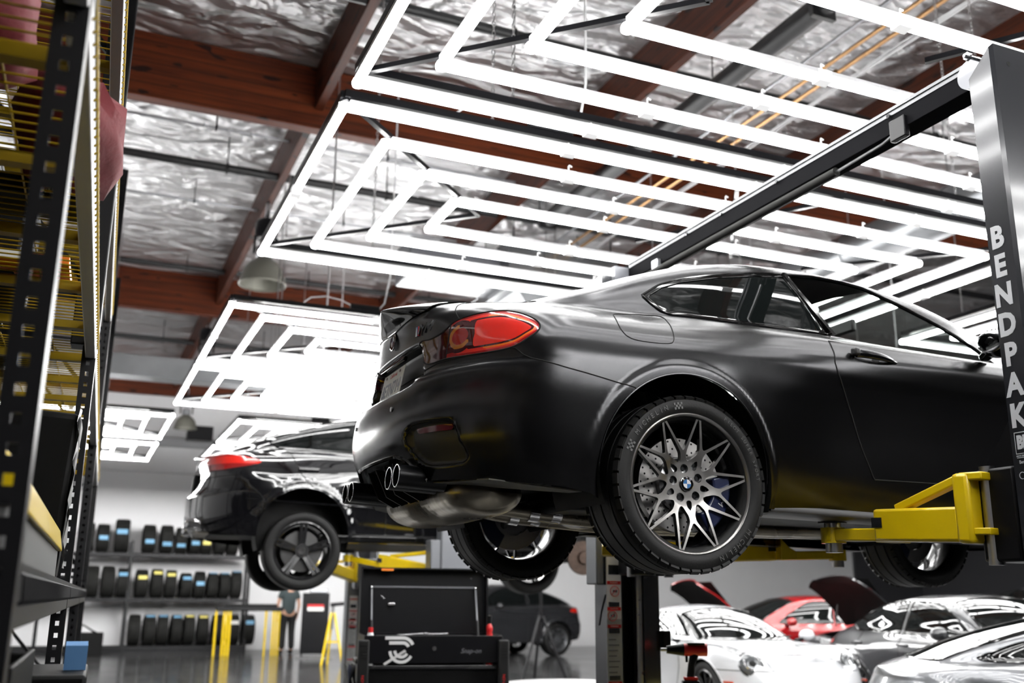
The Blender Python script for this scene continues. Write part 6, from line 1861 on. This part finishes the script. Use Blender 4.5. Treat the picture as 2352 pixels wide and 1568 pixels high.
# grey bin with a flared yellow lid
t = on_rack('storage_bin', 'long grey bin with a bright yellow rim, behind the nearest rack post', 'bin', -0.19, 3.20, Z1)
MB().box2((-0.15, -1.10, 0.005), (0.15, 1.20, 0.13)).build('bin_body', 'bin_grey', t, bevel=0.01)
MB().prism([(0.13, 0.125), (0.165, 0.12), (0.15, 0.20), (0.08, 0.26), (0.06, 0.25)], (0, 1.22, 0), (1, 0, 0), (0, 0, 1), 2.34).build('rim', 'yellow', t, bevel=0.006)
# plastic-wrapped bumper parts standing on the lower deck
t = on_rack('wrapped_panel', 'black car panel wrapped in shiny clear film beside the second post', 'car part', -0.18, 4.70, Z1)
MB().box((0, 0, 0.36), (0.30, 0.26, 0.70), Matrix.Rotation(0.05, 3, 'Y')).build('panel', 'tote', t, bevel=0.03)
rows = [[(0.155 + 0.008 * math.sin(i * 2.1 + k), -0.14 + 0.03 * k + 0.01 * math.sin(i), 0.06 + 0.055 * i) for k in range(4)] for i in range(13)]
MB().grid(rows).build('film', 'film', t, smooth=80)
# low trolley with a black tray, wire basket, papers and a crumpled bag in front of the rack
t = on_rack('tray', 'black tray with raised end on the low shelf at the bottom left corner', 'tray', -0.20, 2.55, 0.0)
MB().box2((-0.36, -0.42, 1.02), (0.19, 0.30, 1.045)).build('tray_floor', 'tote', t, bevel=0.004)
for x in (-0.36, 0.19): MB().box2((x - .006, -0.42, 1.02), (x + .006, 0.30, 1.20 if x > 0 else 1.12)).build('tray_side', 'tote', t, bevel=0.004)
for y in (-0.42, 0.30): MB().box2((-0.36, y - .006, 1.02), (0.19, y + .006, 1.19)).build('tray_end', 'tote', t, bevel=0.004)
for (x, y) in ((-.34, -.40), (.17, -.40), (-.34, .28), (.17, .28)): MB().box2((x - .015, y - .015, 0), (x + .015, y + .015, 1.02)).build('leg', 'rack_black', t, smooth=0)
mb = MB()
for k in range(8): mb.tube([(-0.34, -0.38 + k * 0.045, 1.075), (0.02, -0.38 + k * 0.045, 1.075)], 0.006, 6)
for x in (-0.34, 0.02): mb.tube([(x, -0.40, 1.075), (x, -0.04, 1.075)], 0.006, 6)
for x in (-0.33, 0.01):
    for y in (-0.38, -0.07): mb.tube([(x, y, 1.046), (x, y, 1.075)], 0.006, 6)
o = mb.build('wire_basket', 'yellow', smooth=0); o.location = rack_pt(-0.20, 2.55, 0); o.rotation_euler = (0, 0, RRZ)
tag(o, 'yellow wire basket lying in the black tray, bottom left', 'basket')
bag('plastic_bag', 'crumpled clear plastic bag hanging on the black tray', 'bag', -0.065, 2.36, 1.10, (0.035, 0.05, 0.06), 'film', 5)
o = MB().box((0, 0, 0.036), (0.058, 0.05, 0.07), Matrix.Rotation(0.2, 3, 'X')).build('blue_folder', 'blue'); o.location = rack_pt(0.085, 3.22, 1.126); tag(o, 'light blue folder standing behind the black tray', 'folder')
o2 = MB().box2((-0.35, 3.0, 0), (0.12, 3.5, 1.125)).build('parts_cart', 'tote', bevel=0.01); o2.location = (RX, 0, 0); o2.rotation_euler = (0, 0, RRZ); tag(o2, 'low black parts cart behind the black tray', 'cart')
# ------------------------------------------------------------------ tyre shelves on the back wall
def build_tyre_rack():
    T = thing('tyre_rack', 'long black three-level tyre rack against the white back wall', 'rack', (0, 26.62, 0))
    x0, x1 = -2.6, 4.15
    for x in (-2.6, -0.6, 1.32, 4.15):
        for y in (-0.28, 0.28):
            MB().box2((x - .035, y - .03, 0), (x + .035, y + .03, 2.62 if x < 4 else 2.30)).build('upright', 'rack_black', T, smooth=0)
    for z in (0.16, 1.27, 2.33):
        for y in (-0.26, 0.26): MB().box2((x0, y - .03, z - 0.09), (x1, y + .03, z)).build('shelf_rail', 'rack_black', T, smooth=0)
        MB().box2((x0, -0.27, z - 0.05), (x1, 0.27, z - 0.03)).build('shelf_panel', 'rack_black', T, smooth=0)
    MB().box2((x0, -0.29, 0), (x1, 0.29, 0.06)).build('plinth', 'rack_black', T, smooth=0)
build_tyre_rack()
LV = {'bottom': 0.16, 'middle': 1.27, 'top': 2.33}
def tyre(level, x, R, w, label, col, ang, tilt=0.0):
    R, w = R * 1.10, w * 1.04
    mb = MB().lathe([(R * .66, -w * .38), (R * .70, -w * .46), (R * .84, -w * .5), (R * .95, -w * .46), (R * .99, -w * .38), (R, -w * .25), (R - .008, -w * .235), (R - .008, -w * .20), (R, -w * .185), (R, -0.012), (R - .008, -0.006), (R - .008, 0.006), (R, 0.012), (R, w * .185), (R - .008, w * .20), (R - .008, w * .235), (R, w * .25), (R * .99, w * .38), (R * .95, w * .46), (R * .84, w * .5), (R * .70, w * .46), (R * .66, w * .38)], ax=(1, 0, 0), n=40, closed=True)
    t = mb.build('tyre', 'rubber_grey', None, smooth=35)
    t.location = (x, 26.60, LV[level] + R + 0.001); t.rotation_euler = (0, 0, tilt)
    if col:
        rows = []
        for i in range(5):
            a = math.radians(ang + (i - 2) * 4.0)
            rows.append([(u, -(R + .003) * math.cos(a), (R + .003) * math.sin(a)) for u in (-w * .36, w * .36)])
        l = MB().grid(rows).build('label', col, t, smooth=0)
        if col == 'white_label': l.rotation_euler = (0, 0, 0)
    tag(t, label, 'tyre', 'tyres on the shelves of the back wall')
CN = {'blue_tape': 'blue', 'yellow_label': 'yellow', 'white_label': 'white', None: 'no'}
ORD = ['first', 'second', 'third', 'fourth', 'fifth', 'sixth', 'seventh', 'eighth', 'ninth', 'tenth', 'eleventh', 'twelfth', 'thirteenth']
PXM = 93.2
def row(level, lst):
    for i, (px, R, w, col, ang) in enumerate(lst):
        x = {'top': 0.30, 'middle': 0.37, 'bottom': 0.42}[level] + (px - 195) / PXM * 0.965
        lab = 'black tyre with %s label, %s from the left on the %s shelf' % (CN[col] if col else 'no visible', ORD[i], level)
        tyre(level, x, R, w, lab, col, ang, 0.05 * math.sin(i * 2.3))
row('top', [(196, .32, .26, None, 0), (228, .31, .27, 'blue_tape', 0), (270, .37, .33, 'blue_tape', 12), (330, .32, .28, 'blue_tape', -12), (370, .32, .28, 'blue_tape', -20), (404, .30, .26, 'blue_tape', -22), (434, .30, .25, 'blue_tape', -10), (462, .30, .25, 'yellow_label', -8), (494, .29, .25, None, 0), (524, .29, .25, None, 0)])
row('middle', [(207, .34, .30, None, 0), (242, .34, .28, None, 0), (275, .32, .26, 'blue_tape', 35), (316, .31, .27, 'yellow_label', 25), (350, .32, .26, 'yellow_label', 45), (382, .31, .25, 'yellow_label', 40), (416, .28, .26, 'blue_tape', 35), (448, .30, .25, 'blue_tape', 5), (478, .29, .24, 'blue_tape', 70), (505, .29, .24, 'blue_tape', 70), (534, .31, .25, 'blue_tape', 72)])
row('bottom', [(305, .33, .26, None, 0), (338, .33, .26, 'blue_tape', 65), (368, .33, .25, 'blue_tape', 66), (398, .33, .24, 'blue_tape', 60), (427, .33, .24, 'yellow_label', 65), (459, .33, .25, 'yellow_label', 60), (494, .33, .25, None, 0), (530, .33, .25, 'white_label', 30), (566, .33, .26, 'blue_tape', 30)])
# machine parts at the left foot of the rack
t = thing('tool_crate', 'dark open crate with cables on the floor left of the lowest tyres', 'crate', (0.50, 25.6, 0))
MB().box2((-0.30, -0.25, 0.0), (0.35, 0.25, 0.50)).build('crate_body', 'tote', t, bevel=0.01)
MB().tube([(-0.3, -0.2, 0.5), (-0.1, -0.25, 0.68), (0.1, -0.26, 0.55), (0.2, -0.2, 0.50)], 0.02, 6).build('cable', 'rubber', t)

# ------------------------------------------------------------------ folding work stands with yellow legs
t = thing('work_stand', 'black topped work stand on clusters of bright yellow legs at the back', 'stand', (3.90, 24.75, 0), math.radians(-5))
MB().box2((-0.70, -0.16, 1.00), (0.85, 0.16, 1.10)).build('top', 'rack_black', t, bevel=0.02)
MB().box2((-0.50, -0.14, 1.10), (0.70, 0.14, 1.16)).build('top_pad', 'rubber', t, bevel=0.02)
for x in (-0.68, -0.50, -0.43, -0.36, 0.45, 0.62, 0.69, 0.76):
    MB().cyl((x, -0.10 + 0.03 * math.sin(x * 9), 0.0), (x, -0.10 + 0.03 * math.sin(x * 9), 1.0), 0.027, 12).build('leg', 'yellow', t)
# black equipment cabinet
t = thing('equipment_cabinet', 'black equipment cabinet with a red and white label beside the person', 'cabinet', (5.25, 23.5, 0), math.radians(-12))
MB().box2((-0.30, -0.32, 0.10), (0.30, 0.32, 1.42)).build('cabinet_body', 'black_metal', t, bevel=0.015)
MB().box2((-0.18, -0.325, 1.03), (0.18, -0.321, 1.17)).build('label_plate', 'white_label', t, smooth=0)
MB().box2((-0.18, -0.329, 1.11), (0.18, -0.325, 1.17)).build('label_red', 'red', t, smooth=0)
MB().box2((-0.15, -0.25, 1.42), (0.25, 0.2, 1.52)).build('printer', 'grey_metal', t, bevel=0.02)
for x in (-0.26, 0.26):
    for y in (-0.26, 0.26):
        MB().cyl((x - .02, y, 0.05), (x + .02, y, 0.05), 0.05, 14).build('caster', 'rubber', t)
MB().box2((-0.40, -0.42, 0.0), (0.42, 0.42, 0.03)).build('base_frame', 'steel', t, smooth=0)
# yellow A-frame stand
t = thing('axle_stand', 'yellow A-frame stand with a black clamp head right of the cabinet', 'stand', (5.03, 20.9, 0))
for (x, y) in ((-0.22, -0.15), (0.22, -0.15), (0.0, 0.24)): MB().tube([(x, y, 0.0), (x * .15, y * .15, 1.02)], 0.024, 10).build('leg', 'yellow', t)
MB().cyl((0, 0, 0.7), (0, 0, 1.15), 0.03, 12).build('post', 'steel', t)
MB().bar((-0.05, 0, 1.18), (0.40, 0, 1.22), 0.09, 0.07).build('clamp_head', 'black_metal', t, bevel=0.01)
MB().box((0.02, 0, 0.45), (0.22, 0.03, 0.04)).build('cross_brace', 'yellow', t)

# ------------------------------------------------------------------ person at the back
def skin_mesh(name, joints, edges, m, parent, sub=2):
    me = bpy.data.meshes.new(name + '_cage')
    me.from_pydata([j[:3] for j in joints], edges, [])
    o = bpy.data.objects.new(name + '_cage', me); COL.objects.link(o)
    sk = o.modifiers.new('skin', 'SKIN')
    for i, j in enumerate(joints):
        r = j[3]; me.skin_vertices[0].data[i].radius = r if isinstance(r, tuple) else (r, r)
    me.skin_vertices[0].data[0].use_root = True
    sb = o.modifiers.new('sub', 'SUBSURF'); sb.levels = sub; sb.render_levels = sub
    dg = bpy.context.evaluated_depsgraph_get()
    out = bpy.data.meshes.new_from_object(o.evaluated_get(dg))
    bpy.data.objects.remove(o); bpy.data.meshes.remove(me)
    out.materials.clear(); out.materials.append(M[m])
    out.polygons.foreach_set('use_smooth', [True] * len(out.polygons))
    ob = bpy.data.objects.new(name, out); COL.objects.link(ob); ob.parent = parent
    return ob
def build_person():
    P = thing('person', 'person in dark grey-green T-shirt and black trousers standing at the back, seen from behind', 'person', (4.98, 25.25, 0), math.radians(8))
    J = [(0, 0, .98, (.16, .11)), (0, 0, 1.12, (.145, .10)), (0, -.01, 1.30, (.17, .11)), (0, 0, 1.46, (.13, .085)), (0, .01, 1.54, (.055, .055)), (0, .02, 1.60, (.058, .062)), (0, .03, 1.70, (.075, .092)), (0, .02, 1.79, (.05, .06)),
         (-.10, 0, .92, (.095, .10)), (-.11, .01, .52, (.062, .065)), (-.12, -.02, .10, (.040, .045)), (-.13, .10, .035, (.045, .03)),
         (.10, 0, .92, (.095, .10)), (.12, .04, .52, (.062, .065)), (.14, .04, .10, (.040, .045)), (.15, .16, .035, (.045, .03)),
         (-.17, 0, 1.44, (.065, .06)), (-.235, -.01, 1.30, (.048, .05)), (-.27, .0, 1.13, (.040, .04)), (-.265, .05, .93, (.028, .03)), (-.262, .07, .88, (.030, .04)),
         (.17, 0, 1.44, (.065, .06)), (.235, -.01, 1.30, (.048, .05)), (.27, .01, 1.13, (.040, .04)), (.255, .07, .93, (.028, .03)), (.250, .09, .88, (.030, .04))]
    E = [(0, 1), (1, 2), (2, 3), (3, 4), (4, 5), (5, 6), (6, 7), (0, 8), (8, 9), (9, 10), (10, 11), (0, 12), (12, 13), (13, 14), (14, 15), (3, 16), (16, 17), (17, 18), (18, 19), (19, 20), (3, 21), (21, 22), (22, 23), (23, 24), (24, 25)]
    for s, b in ((-1, 20), (1, 25)):
        bx, by, bz = J[b][:3]
        for k, (dx, dy, L) in enumerate(((-.0, .035, .075), (0, .012, .085), (0, -.010, .080), (0, -.030, .065))):
            n = len(J)
            J.append((bx + dx, by + dy, bz - .045, .010)); J.append((bx - s * .010, by + dy * 1.05, bz - .045 - L * .5, .009)); J.append((bx - s * .028, by + dy * 1.05, bz - .045 - L * .92, .008))
            E += [(b, n), (n, n + 1), (n + 1, n + 2)]
        n = len(J)
        J.append((bx - s * .012, by + .050, bz - .015, .011)); J.append((bx - s * .022, by + .072, bz - .055, .009)); E += [(b, n), (n, n + 1)]
    body = skin_mesh('body', J, E, 'skin', P)
    S_ = [(0, 0, .86, (.185, .14)), (0, 0, 1.12, (.175, .128)), (0, -.01, 1.30, (.195, .132)), (0, 0, 1.455, (.145, .098)), (0, .01, 1.515, (.070, .068)), (-.18, 0, 1.445, (.082, .074)), (-.245, -.01, 1.27, (.074, .070)), (.18, 0, 1.445, (.082, .074)), (.245, -.01, 1.27, (.074, .070))]
    skin_mesh('shirt', S_, [(0, 1), (1, 2), (2, 3), (3, 4), (3, 5), (5, 6), (3, 7), (7, 8)], 'cloth_green', P)
    T_ = [(0, 0, .98, (.172, .125)), (-.10, 0, .88, (.108, .115)), (-.11, .01, .52, (.082, .085)), (-.12, -.02, .09, (.068, .075)), (.10, 0, .88, (.108, .115)), (.12, .04, .52, (.082, .085)), (.14, .04, .09, (.068, .075))]
    skin_mesh('trousers', T_, [(0, 1), (1, 2), (2, 3), (0, 4), (4, 5), (5, 6)], 'cloth_black', P)
    for x, y in ((-.125, .05), (.145, .11)): MB().ball((x, y, .045), 0.06, 14, 8, (.85, 2.2, .75)).build('shoe', 'rubber', P)
    MB().lathe([(.068, 1.505), (.074, 1.52), (.066, 1.545), (.062, 1.53)], n=24, closed=True).build('collar', 'yellow_label', P)
    hr = MB().ball((0, .015, 1.725), 0.104, 18, 12, (.82, .98, .98)).build('hair', 'cloth_black', P, smooth=80)
    f = MB().ball((0, .118, 1.665), 0.016, 8, 6, (.8, 1, 1.3)).build('nose', 'skin', P)
    for s in (-1, 1):
        MB().ball((s * .083, .02, 1.672), 0.022, 8, 6, (.4, .8, 1.3)).build('ear', 'skin', P)
        MB().ball((s * .032, .105, 1.695), 0.010, 8, 6).build('eye', 'white_plastic', P)
    MB().box((0, .112, 1.628), (.042, .008, .007)).build('mouth', 'red', P)
build_person()

# ------------------------------------------------------------------ open tool chest
def build_toolchest():
    FL, FR = Vector((2.113, 7.724, 0)), Vector((3.009, 7.229, 0))
    rz = math.radians(-10); W = 1.08
    ux = Vector((math.cos(rz), math.sin(rz), 0))
    c = FL + ux * W / 2
    T = thing('tool_chest', 'black tool chest with its lid propped open in the foreground below the coupe', 'tool chest', (c.x, c.y, 0), rz)
    h, D = 1.05, 0.62
    # its depth runs back towards the left of the picture
    MB().box2((-W / 2, 0, 0.12), (W / 2, D, 0.80)).build('cabinet_body', 'black_metal', T, bevel=0.008)
    sh = 0.012
    for (a, b) in (((-W / 2, 0, 0.80), (-W / 2 + sh, D, h)), ((W / 2 - sh, 0, 0.80), (W / 2, D, h)), ((-W / 2, D - sh, 0.80), (W / 2, D, h))):
        MB().box2(a, b).build('top_tray_wall', 'black_metal', T, smooth=0)
    fr = MB().box2((-W / 2, -0.006, 0.845), (W / 2, sh, h)).build('front_panel', 'black_metal', T, bevel=0.003)
    for i, (z0, z1) in enumerate(((0.66, 0.83), (0.49, 0.65), (0.30, 0.48), (0.14, 0.29))):
        d = MB().box2((-W / 2 + .03, -0.016, z0), (W / 2 - .03, 0.0, z1)).build('drawer', 'gloss_trim', T, bevel=0.004)
        MB().box2((-W / 2 + .05, -0.032, z1 - 0.028), (W / 2 - .05, -0.016, z1 - 0.014)).build('drawer_pull', 'black_metal', d, bevel=0.004)
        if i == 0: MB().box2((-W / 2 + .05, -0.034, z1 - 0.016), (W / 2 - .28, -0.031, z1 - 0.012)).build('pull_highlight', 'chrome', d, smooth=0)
    for s in (-1, 1):
        b = MB().box((s * (W / 2 + 0.004), -0.030, 0.55), (0.085, 0.060, 0.94)).build('corner_bumper', 'rubber', T, bevel=0.012)
        for k in range(5): MB().box((s * (W / 2 + 0.004), -0.062, 0.98 - k * .022), (0.06, 0.006, 0.007)).build('bumper_rib', 'gap', b, smooth=0)
        text_mesh('bumper_text', 'SNAP-ON', 0.030, frame((s * (W / 2 + 0.004), -0.061, 0.70), (0, 0, 1), (-1, 0, 0)), 'red', b, 0.0005)
        MB().box((s * (W / 2 + .02), D * .6, 0.85), (0.035, 0.30, 0.04)).build('side_handle', 'black_metal', T, bevel=0.01)
    for x in (-W / 2 + .1, W / 2 - .1):
        for y in (.08, D - .08): MB().cyl((x - .02, y, 0.06), (x + .02, y, 0.06), 0.06, 18).build('caster', 'rubber', T)
    MB().cyl((0.0, -0.006, 0.955), (0.0, -0.016, 0.955), 0.017, 20).build('lock', 'chrome', fr)
    text_mesh('maker_name', 'Snap-on', 0.050, frame((0.29, -0.0065, 0.935), (1, 0, 0), (0, 0, 1)), 'col_grey', fr, 0.0006, shear=0.3)
    # white emblem: two rounded strokes over a C with a slash
    def stroke(pts, w_):
        P = [Vector((p[0], 0, p[1])) for p in pts]
        L, R = [], []
        for i in range(len(P)):
            a = P[max(0, i - 1)]; b = P[min(len(P) - 1, i + 1)]
            d = (b - a).normalized(); nrm = Vector((-d.z, 0, d.x))
            L.append(P[i] + nrm * w_ / 2); R.append(P[i] - nrm * w_ / 2)
        mb = MB(); mb.grid([L, R]); return mb
    ox, oz, k = -0.265, 0.945, 0.115
    e = MB()
    arc = lambda cx, cz, r, a0, a1: [(cx + r * math.cos(math.radians(a)), cz + r * math.sin(math.radians(a))) for a in np.linspace(a0, a1, 12)]
    for r, x0 in ((0.78, -1.0), (0.45, -0.72)):
        q = stroke([(ox + k * x0, oz + k * (r * .95 + .02))] + [(ox + k * (px + .18), oz + k * (pz + .02)) for px, pz in arc(0, 0.0, r * .95, 90, 25)], 0.024)
        e.add(q.v, q.f)
        q = stroke([(ox + k * (px + .10), oz + k * (pz - .02)) for px, pz in arc(0, 0, r * .98, 185, 330)], 0.022)
        e.add(q.v, q.f)
    q = stroke([(ox + k * -1.05, oz + k * -.90), (ox + k * 0.35, oz + k * -.02)], 0.010); e.add(q.v, q.f)
    q = stroke([(ox + k * -0.98, oz + k * -.96), (ox + k * 0.42, oz + k * -.08)], 0.006); e.add(q.v, q.f)
    e.v = [(p[0], -0.0072, p[2]) for p in e.v]
    e.build('white_emblem', 'sticker_white', fr, smooth=0)
    # lid, hinged at the back, with its lining, gas struts and latch
    lid = MB()
    lh = 0.52; lean = 0.06
    Rl = Matrix.Rotation(-lean, 3, 'X')
    def lp(x, y, z): return Vector((0, D, h)) + Rl @ Vector((x, y, z))
    def lbox(name, a, b, m, par, bev=0.0):
        mb = MB().box2(a, b); mb.v = [tuple(lp(*p)) for p in mb.v]; return mb.build(name, m, par, bevel=bev, smooth=0 if not bev else 35)
    L = lbox('lid', (-W / 2 + .005, 0, 0), (W / 2 - .005, 0.012, lh), 'black_metal', T)
    for a, b in (((-W / 2 + .005, -0.10, 0), (-W / 2 + .017, 0.0, lh)), ((W / 2 - .017, -0.10, 0), (W / 2 - .005, 0.0, lh)), ((-W / 2 + .005, -0.10, lh - .012), (W / 2 - .005, 0.0, lh))):
        lbox('lid_rim', a, b, 'black_metal', L)
    lbox('lid_rib', (-W / 2 + .10, -0.012, lh * .70), (W / 2 - .10, 0.0, lh * .70 + .012), 'col_grey', L)
    lbox('warning_tag', (-W / 2 + .17, -0.103, lh - .026), (-W / 2 + .27, -0.10, lh - .010), 'orange', L)
    lbox('latch', (-W / 2 + .24, -0.03, lh * .42), (-W / 2 + .30, 0.0, lh * .46), 'chrome', L, 0.004)
    for q in ((-W / 2 + .19, lh * .56), (-W / 2 + .205, lh * .53), (W / 2 - .13, lh * .86)): lbox('rivet', (q[0] - .007, -.008, q[1] - .007), (q[0] + .007, 0, q[1] + .007), 'chrome', L, 0.003)
    for s in (-1, 1):
        top = lp(s * (W / 2 - .10), -0.03, lh * .70); bot = Vector((s * (W / 2 - .10), D - 0.16, h - 0.06)); mid = bot.lerp(top, .38)
        st = MB().tube([bot, mid], 0.010, 8).build('gas_strut', 'black_metal', T)
        MB().tube([mid, top], 0.007, 8).build('strut_rod', 'col_grey', st); MB().ball(top, 0.014, 10, 6).build('strut_end', 'chrome', st)
    return T, rz, c
TC, tc_rz, tc_c = build_toolchest()
def on_chest(lx, ly, z):
    c, s = math.cos(tc_rz), math.sin(tc_rz)
    return (tc_c.x + c * lx - s * ly, tc_c.y + s * lx + c * ly, z)
t = thing('spray_can', 'small spray can with red cap on the left rim of the tool chest', 'spray can', on_chest(-0.47, 0.24, 0.802), tc_rz)
MB().lathe([(0, 0), (0.028, 0), (0.028, 0.235), (0.020, 0.262), (0, 0.262)], n=20).build('can_body', 'white_plastic', t)
MB().lathe([(0, 0.262), (0.020, 0.262), (0.019, 0.30), (0, 0.302)], n=20).build('cap', 'red', t)
t = thing('grease_bottle', 'red bottle with black nozzle on the right end of the tool chest', 'bottle', on_chest(0.47, 0.16, 0.802), tc_rz)
MB().lathe([(0, 0), (0.027, 0), (0.027, 0.24), (0.022, 0.27), (0.026, 0.285), (0.024, 0.31), (0.012, 0.335), (0, 0.335)], n=20).build('bottle_body', 'red', t)
MB().lathe([(0, 0.335), (0.015, 0.335), (0.017, 0.37), (0.020, 0.395), (0, 0.40)], n=16).build('nozzle', 'black_metal', t)
for (lx, a, L, lab) in ((-0.14, 0.1, 0.22, 'chrome wrench poking up from the open tray of the chest, left one'), (0.0, -0.25, 0.26, 'chrome wrench in the open tray of the chest, right one')):
    x, y, z = on_chest(lx, 0.22, 1.046)
    o = MB().bar((-L / 2, 0, 0), (L / 2, 0, 0.012), 0.018, 0.008).cyl((L / 2, 0, 0.006), (L / 2, 0, 0.018), 0.020, 14).cyl((-L / 2, 0, -0.006), (-L / 2, 0, 0.006), 0.018, 14).build('wrench', 'chrome', bevel=0.002)
    o.location = (x, y, z); o.rotation_euler = (0, 0, tc_rz + a); tag(o, lab, 'wrench', 'wrenches in the tool chest')
o = MB().box2((-0.40, 0.04, 0.802), (0.40, 0.56, 1.036)).build('tool_tray', 'tote', bevel=0.005); o.location = (tc_c.x, tc_c.y, 0); o.rotation_euler = (0, 0, tc_rz); tag(o, 'black tool tray filling the top of the open chest', 'tray')
# grey-blue jacket and rags hung on the chest's left side
t = thing('hanging_rag', 'dark blue rags hanging off the left side of the tool chest', 'rag', on_chest(-0.60, 0.30, 0), tc_rz)
for k in range(5):
    rows = [[(0.02 * math.sin(i * 1.7 + k) + .02 * k - .05, -0.16 + 0.08 * j + 0.02 * math.sin(j * 2 + i), 0.82 - 0.10 * i) for j in range(5)] for i in range(6)]
    mb = MB().grid(rows); mb.build('cloth_fold', 'navy' if k % 2 else 'cloth_black', t, smooth=80)
M_dummy = None

# ------------------------------------------------------------------ things under and beside the coupe
t = thing('tripod_stand', 'dark metal tripod work stand standing on the floor behind the tool chest', 'stand', (7.55, 16.2, 0))
for a in (200, 320, 80): MB().tube([(0.45 * math.cos(math.radians(a)), 0.45 * math.sin(math.radians(a)), 0.0), (0.03 * math.cos(math.radians(a)), 0.03 * math.sin(math.radians(a)), 1.05)], 0.024, 10).build('leg', 'black_metal', t)
MB().cyl((0, 0, 0.7), (0, 0, 2.05), 0.024, 12).build('mast', 'black_metal', t)
MB().cyl((0, 0, 1.0), (0, 0, 1.12), 0.05, 14).build('collar', 'black_metal', t)
MB().bar((-0.16, 0, 1.60), (0.16, 0, 1.60), 0.02, 0.02).build('handle', 'black_metal', t)
# alignment turntable with yellow rim
t = thing('turntable', 'round yellow-rimmed platform low on the floor in front of the sticker column', 'platform', (4.30, 8.55, 0))
MB().lathe([(0, 0.0), (0.62, 0.0), (0.62, 0.52), (0, 0.52)], n=48).build('drum', 'yellow', t)
MB().lathe([(0.60, 0.52), (0.66, 0.53), (0.67, 0.56), (0.64, 0.585), (0, 0.59)], n=48, caps=False).build('rim', 'sticker_white', t)
for k in range(18):
    a = 2 * PI * k / 18
    MB().box((0.623 * math.cos(a), 0.623 * math.sin(a), 0.44), (0.02, 0.09, 0.05), Matrix.Rotation(a, 3, 'Z')).build('slot', 'gap', t, smooth=0)
# yellow cart with the red cordless drill
t = thing('work_cart', 'small yellow work cart at the bottom edge of the picture under the drill', 'cart', (3.42, 5.30 - 0.15, 0), math.radians(-20))
MB().box2((-0.25, -0.20, 0.78), (0.22, 0.20, 0.815)).build('cart_top', 'yellow_pale', t, bevel=0.01)
for x in (-0.22, 0.19):
    for y in (-0.17, 0.17): MB().box2((x - .015, y - .015, 0), (x + .015, y + .015, 0.78)).build('leg', 'yellow', t, smooth=0)
d = thing('cordless_drill', 'red and black cordless impact driver standing on the yellow cart', 'drill', (3.38, 5.20, 0.816), math.radians(-25))
MB().box2((-0.045, -0.04, 0.0), (0.055, 0.04, 0.065)).build('battery', 'black_metal', d, bevel=0.008)
MB().box2((-0.035, -0.03, 0.065), (0.045, 0.03, 0.085)).build('battery_foot', 'red', d, bevel=0.006)
MB().tube([(0.005, 0, 0.08), (0.012, 0, 0.15), (0.03, 0, 0.21)], [0.024, 0.020, 0.026], 12).build('grip', 'black_metal', d)
MB().cyl((-0.03, 0, 0.235), (0.105, 0, 0.235), 0.036, 18).build('motor_housing', 'red', d)
MB().cyl((-0.13, 0, 0.235), (-0.03, 0, 0.235), 0.022, 16, 0.036).build('nose_cone', 'black_metal', d)
MB().cyl((-0.165, 0, 0.235), (-0.13, 0, 0.235), 0.010, 10).build('chuck', 'steel', d)
MB().box2((-0.01, -.038, 0.262), (0.09, .038, 0.276)).build('top_stripe', 'black_metal', d, bevel=0.006)
MB().box2((-0.022, -.01, 0.165), (-0.008, .01, 0.20)).build('trigger', 'black_metal', d, bevel=0.003)
# ------------------------------------------------------------------ tidy: single pieces as objects of their own, at most three levels
SPLIT = ('joint_connector', 'corner_connector', 'arch_liner', 'arch_edge', 'light_gasket', 'window_surround', 'door_window_surround', 'window_trim', 'screen_trim', 'door_gap', 'bumper_gap', 'bonnet_gap',
         'trunk_gap', 'vent_edge', 'lower_lip', 'plate_recess', 'windscreen', 'rear_window', 'drill_holes', 'text_line')
def split_pieces(o):
    me = o.data; n = len(me.vertices)
    p = list(range(n))
    def find(a):
        while p[a] != a: p[a] = p[p[a]]; a = p[a]
        return a
    for e in me.edges:
        a, b = find(e.vertices[0]), find(e.vertices[1])
        if a != b: p[a] = b
    g = {}
    for f in me.polygons: g.setdefault(find(f.vertices[0]), []).append(f)
    if len(g) < 2 or len(g) > 60: return
    sm = me.polygons[0].use_smooth
    for k, (r, fs) in enumerate(g.items()):
        ids = sorted({v for f in fs for v in f.vertices}); mp = {v: i for i, v in enumerate(ids)}
        nm = bpy.data.meshes.new(me.name)
        c = sum((me.vertices[v].co for v in ids), Vector()) / len(ids)
        nm.from_pydata([tuple(me.vertices[v].co - c) for v in ids], [], [tuple(mp[v] for v in f.vertices) for f in fs])
        for m in me.materials: nm.materials.append(m)
        if sm:
            nm.polygons.foreach_set('use_smooth', [True] * len(nm.polygons))
            nm.update()
            nm.set_sharp_from_angle(angle=math.radians(40))
        nm.update()
        q = bpy.data.objects.new(o.name.split('.')[0], nm); COL.objects.link(q)
        q.parent = o.parent
        q.matrix_local = o.matrix_local @ Matrix.Translation(c)
        for md in o.modifiers:
            m2 = q.modifiers.new(md.name, md.type)
            if md.type == 'BEVEL': m2.width = md.width; m2.segments = md.segments; m2.limit_method = md.limit_method; m2.angle_limit = md.angle_limit
        if k == 0:
            for ch in list(o.children):
                ml = ch.matrix_local.copy(); ch.parent = q; ch.matrix_local = Matrix.Translation(-c) @ ml
    bpy.data.objects.remove(o)
bpy.context.view_layer.update()
for o in list(COL.objects):
    if o.type == 'MESH' and o.parent is not None and o.name.split('.')[0] in SPLIT: split_pieces(o)
bpy.context.view_layer.update()
def depth(o):
    d = 0
    while o.parent is not None: o = o.parent; d += 1
    return d
for _ in range(3):
    for o in list(COL.objects):
        if o.parent is not None and depth(o) > 2:
            ml = o.parent.matrix_local @ o.matrix_local
            gp = o.parent.parent
            o.parent = gp; o.matrix_local = ml
    bpy.context.view_layer.update()
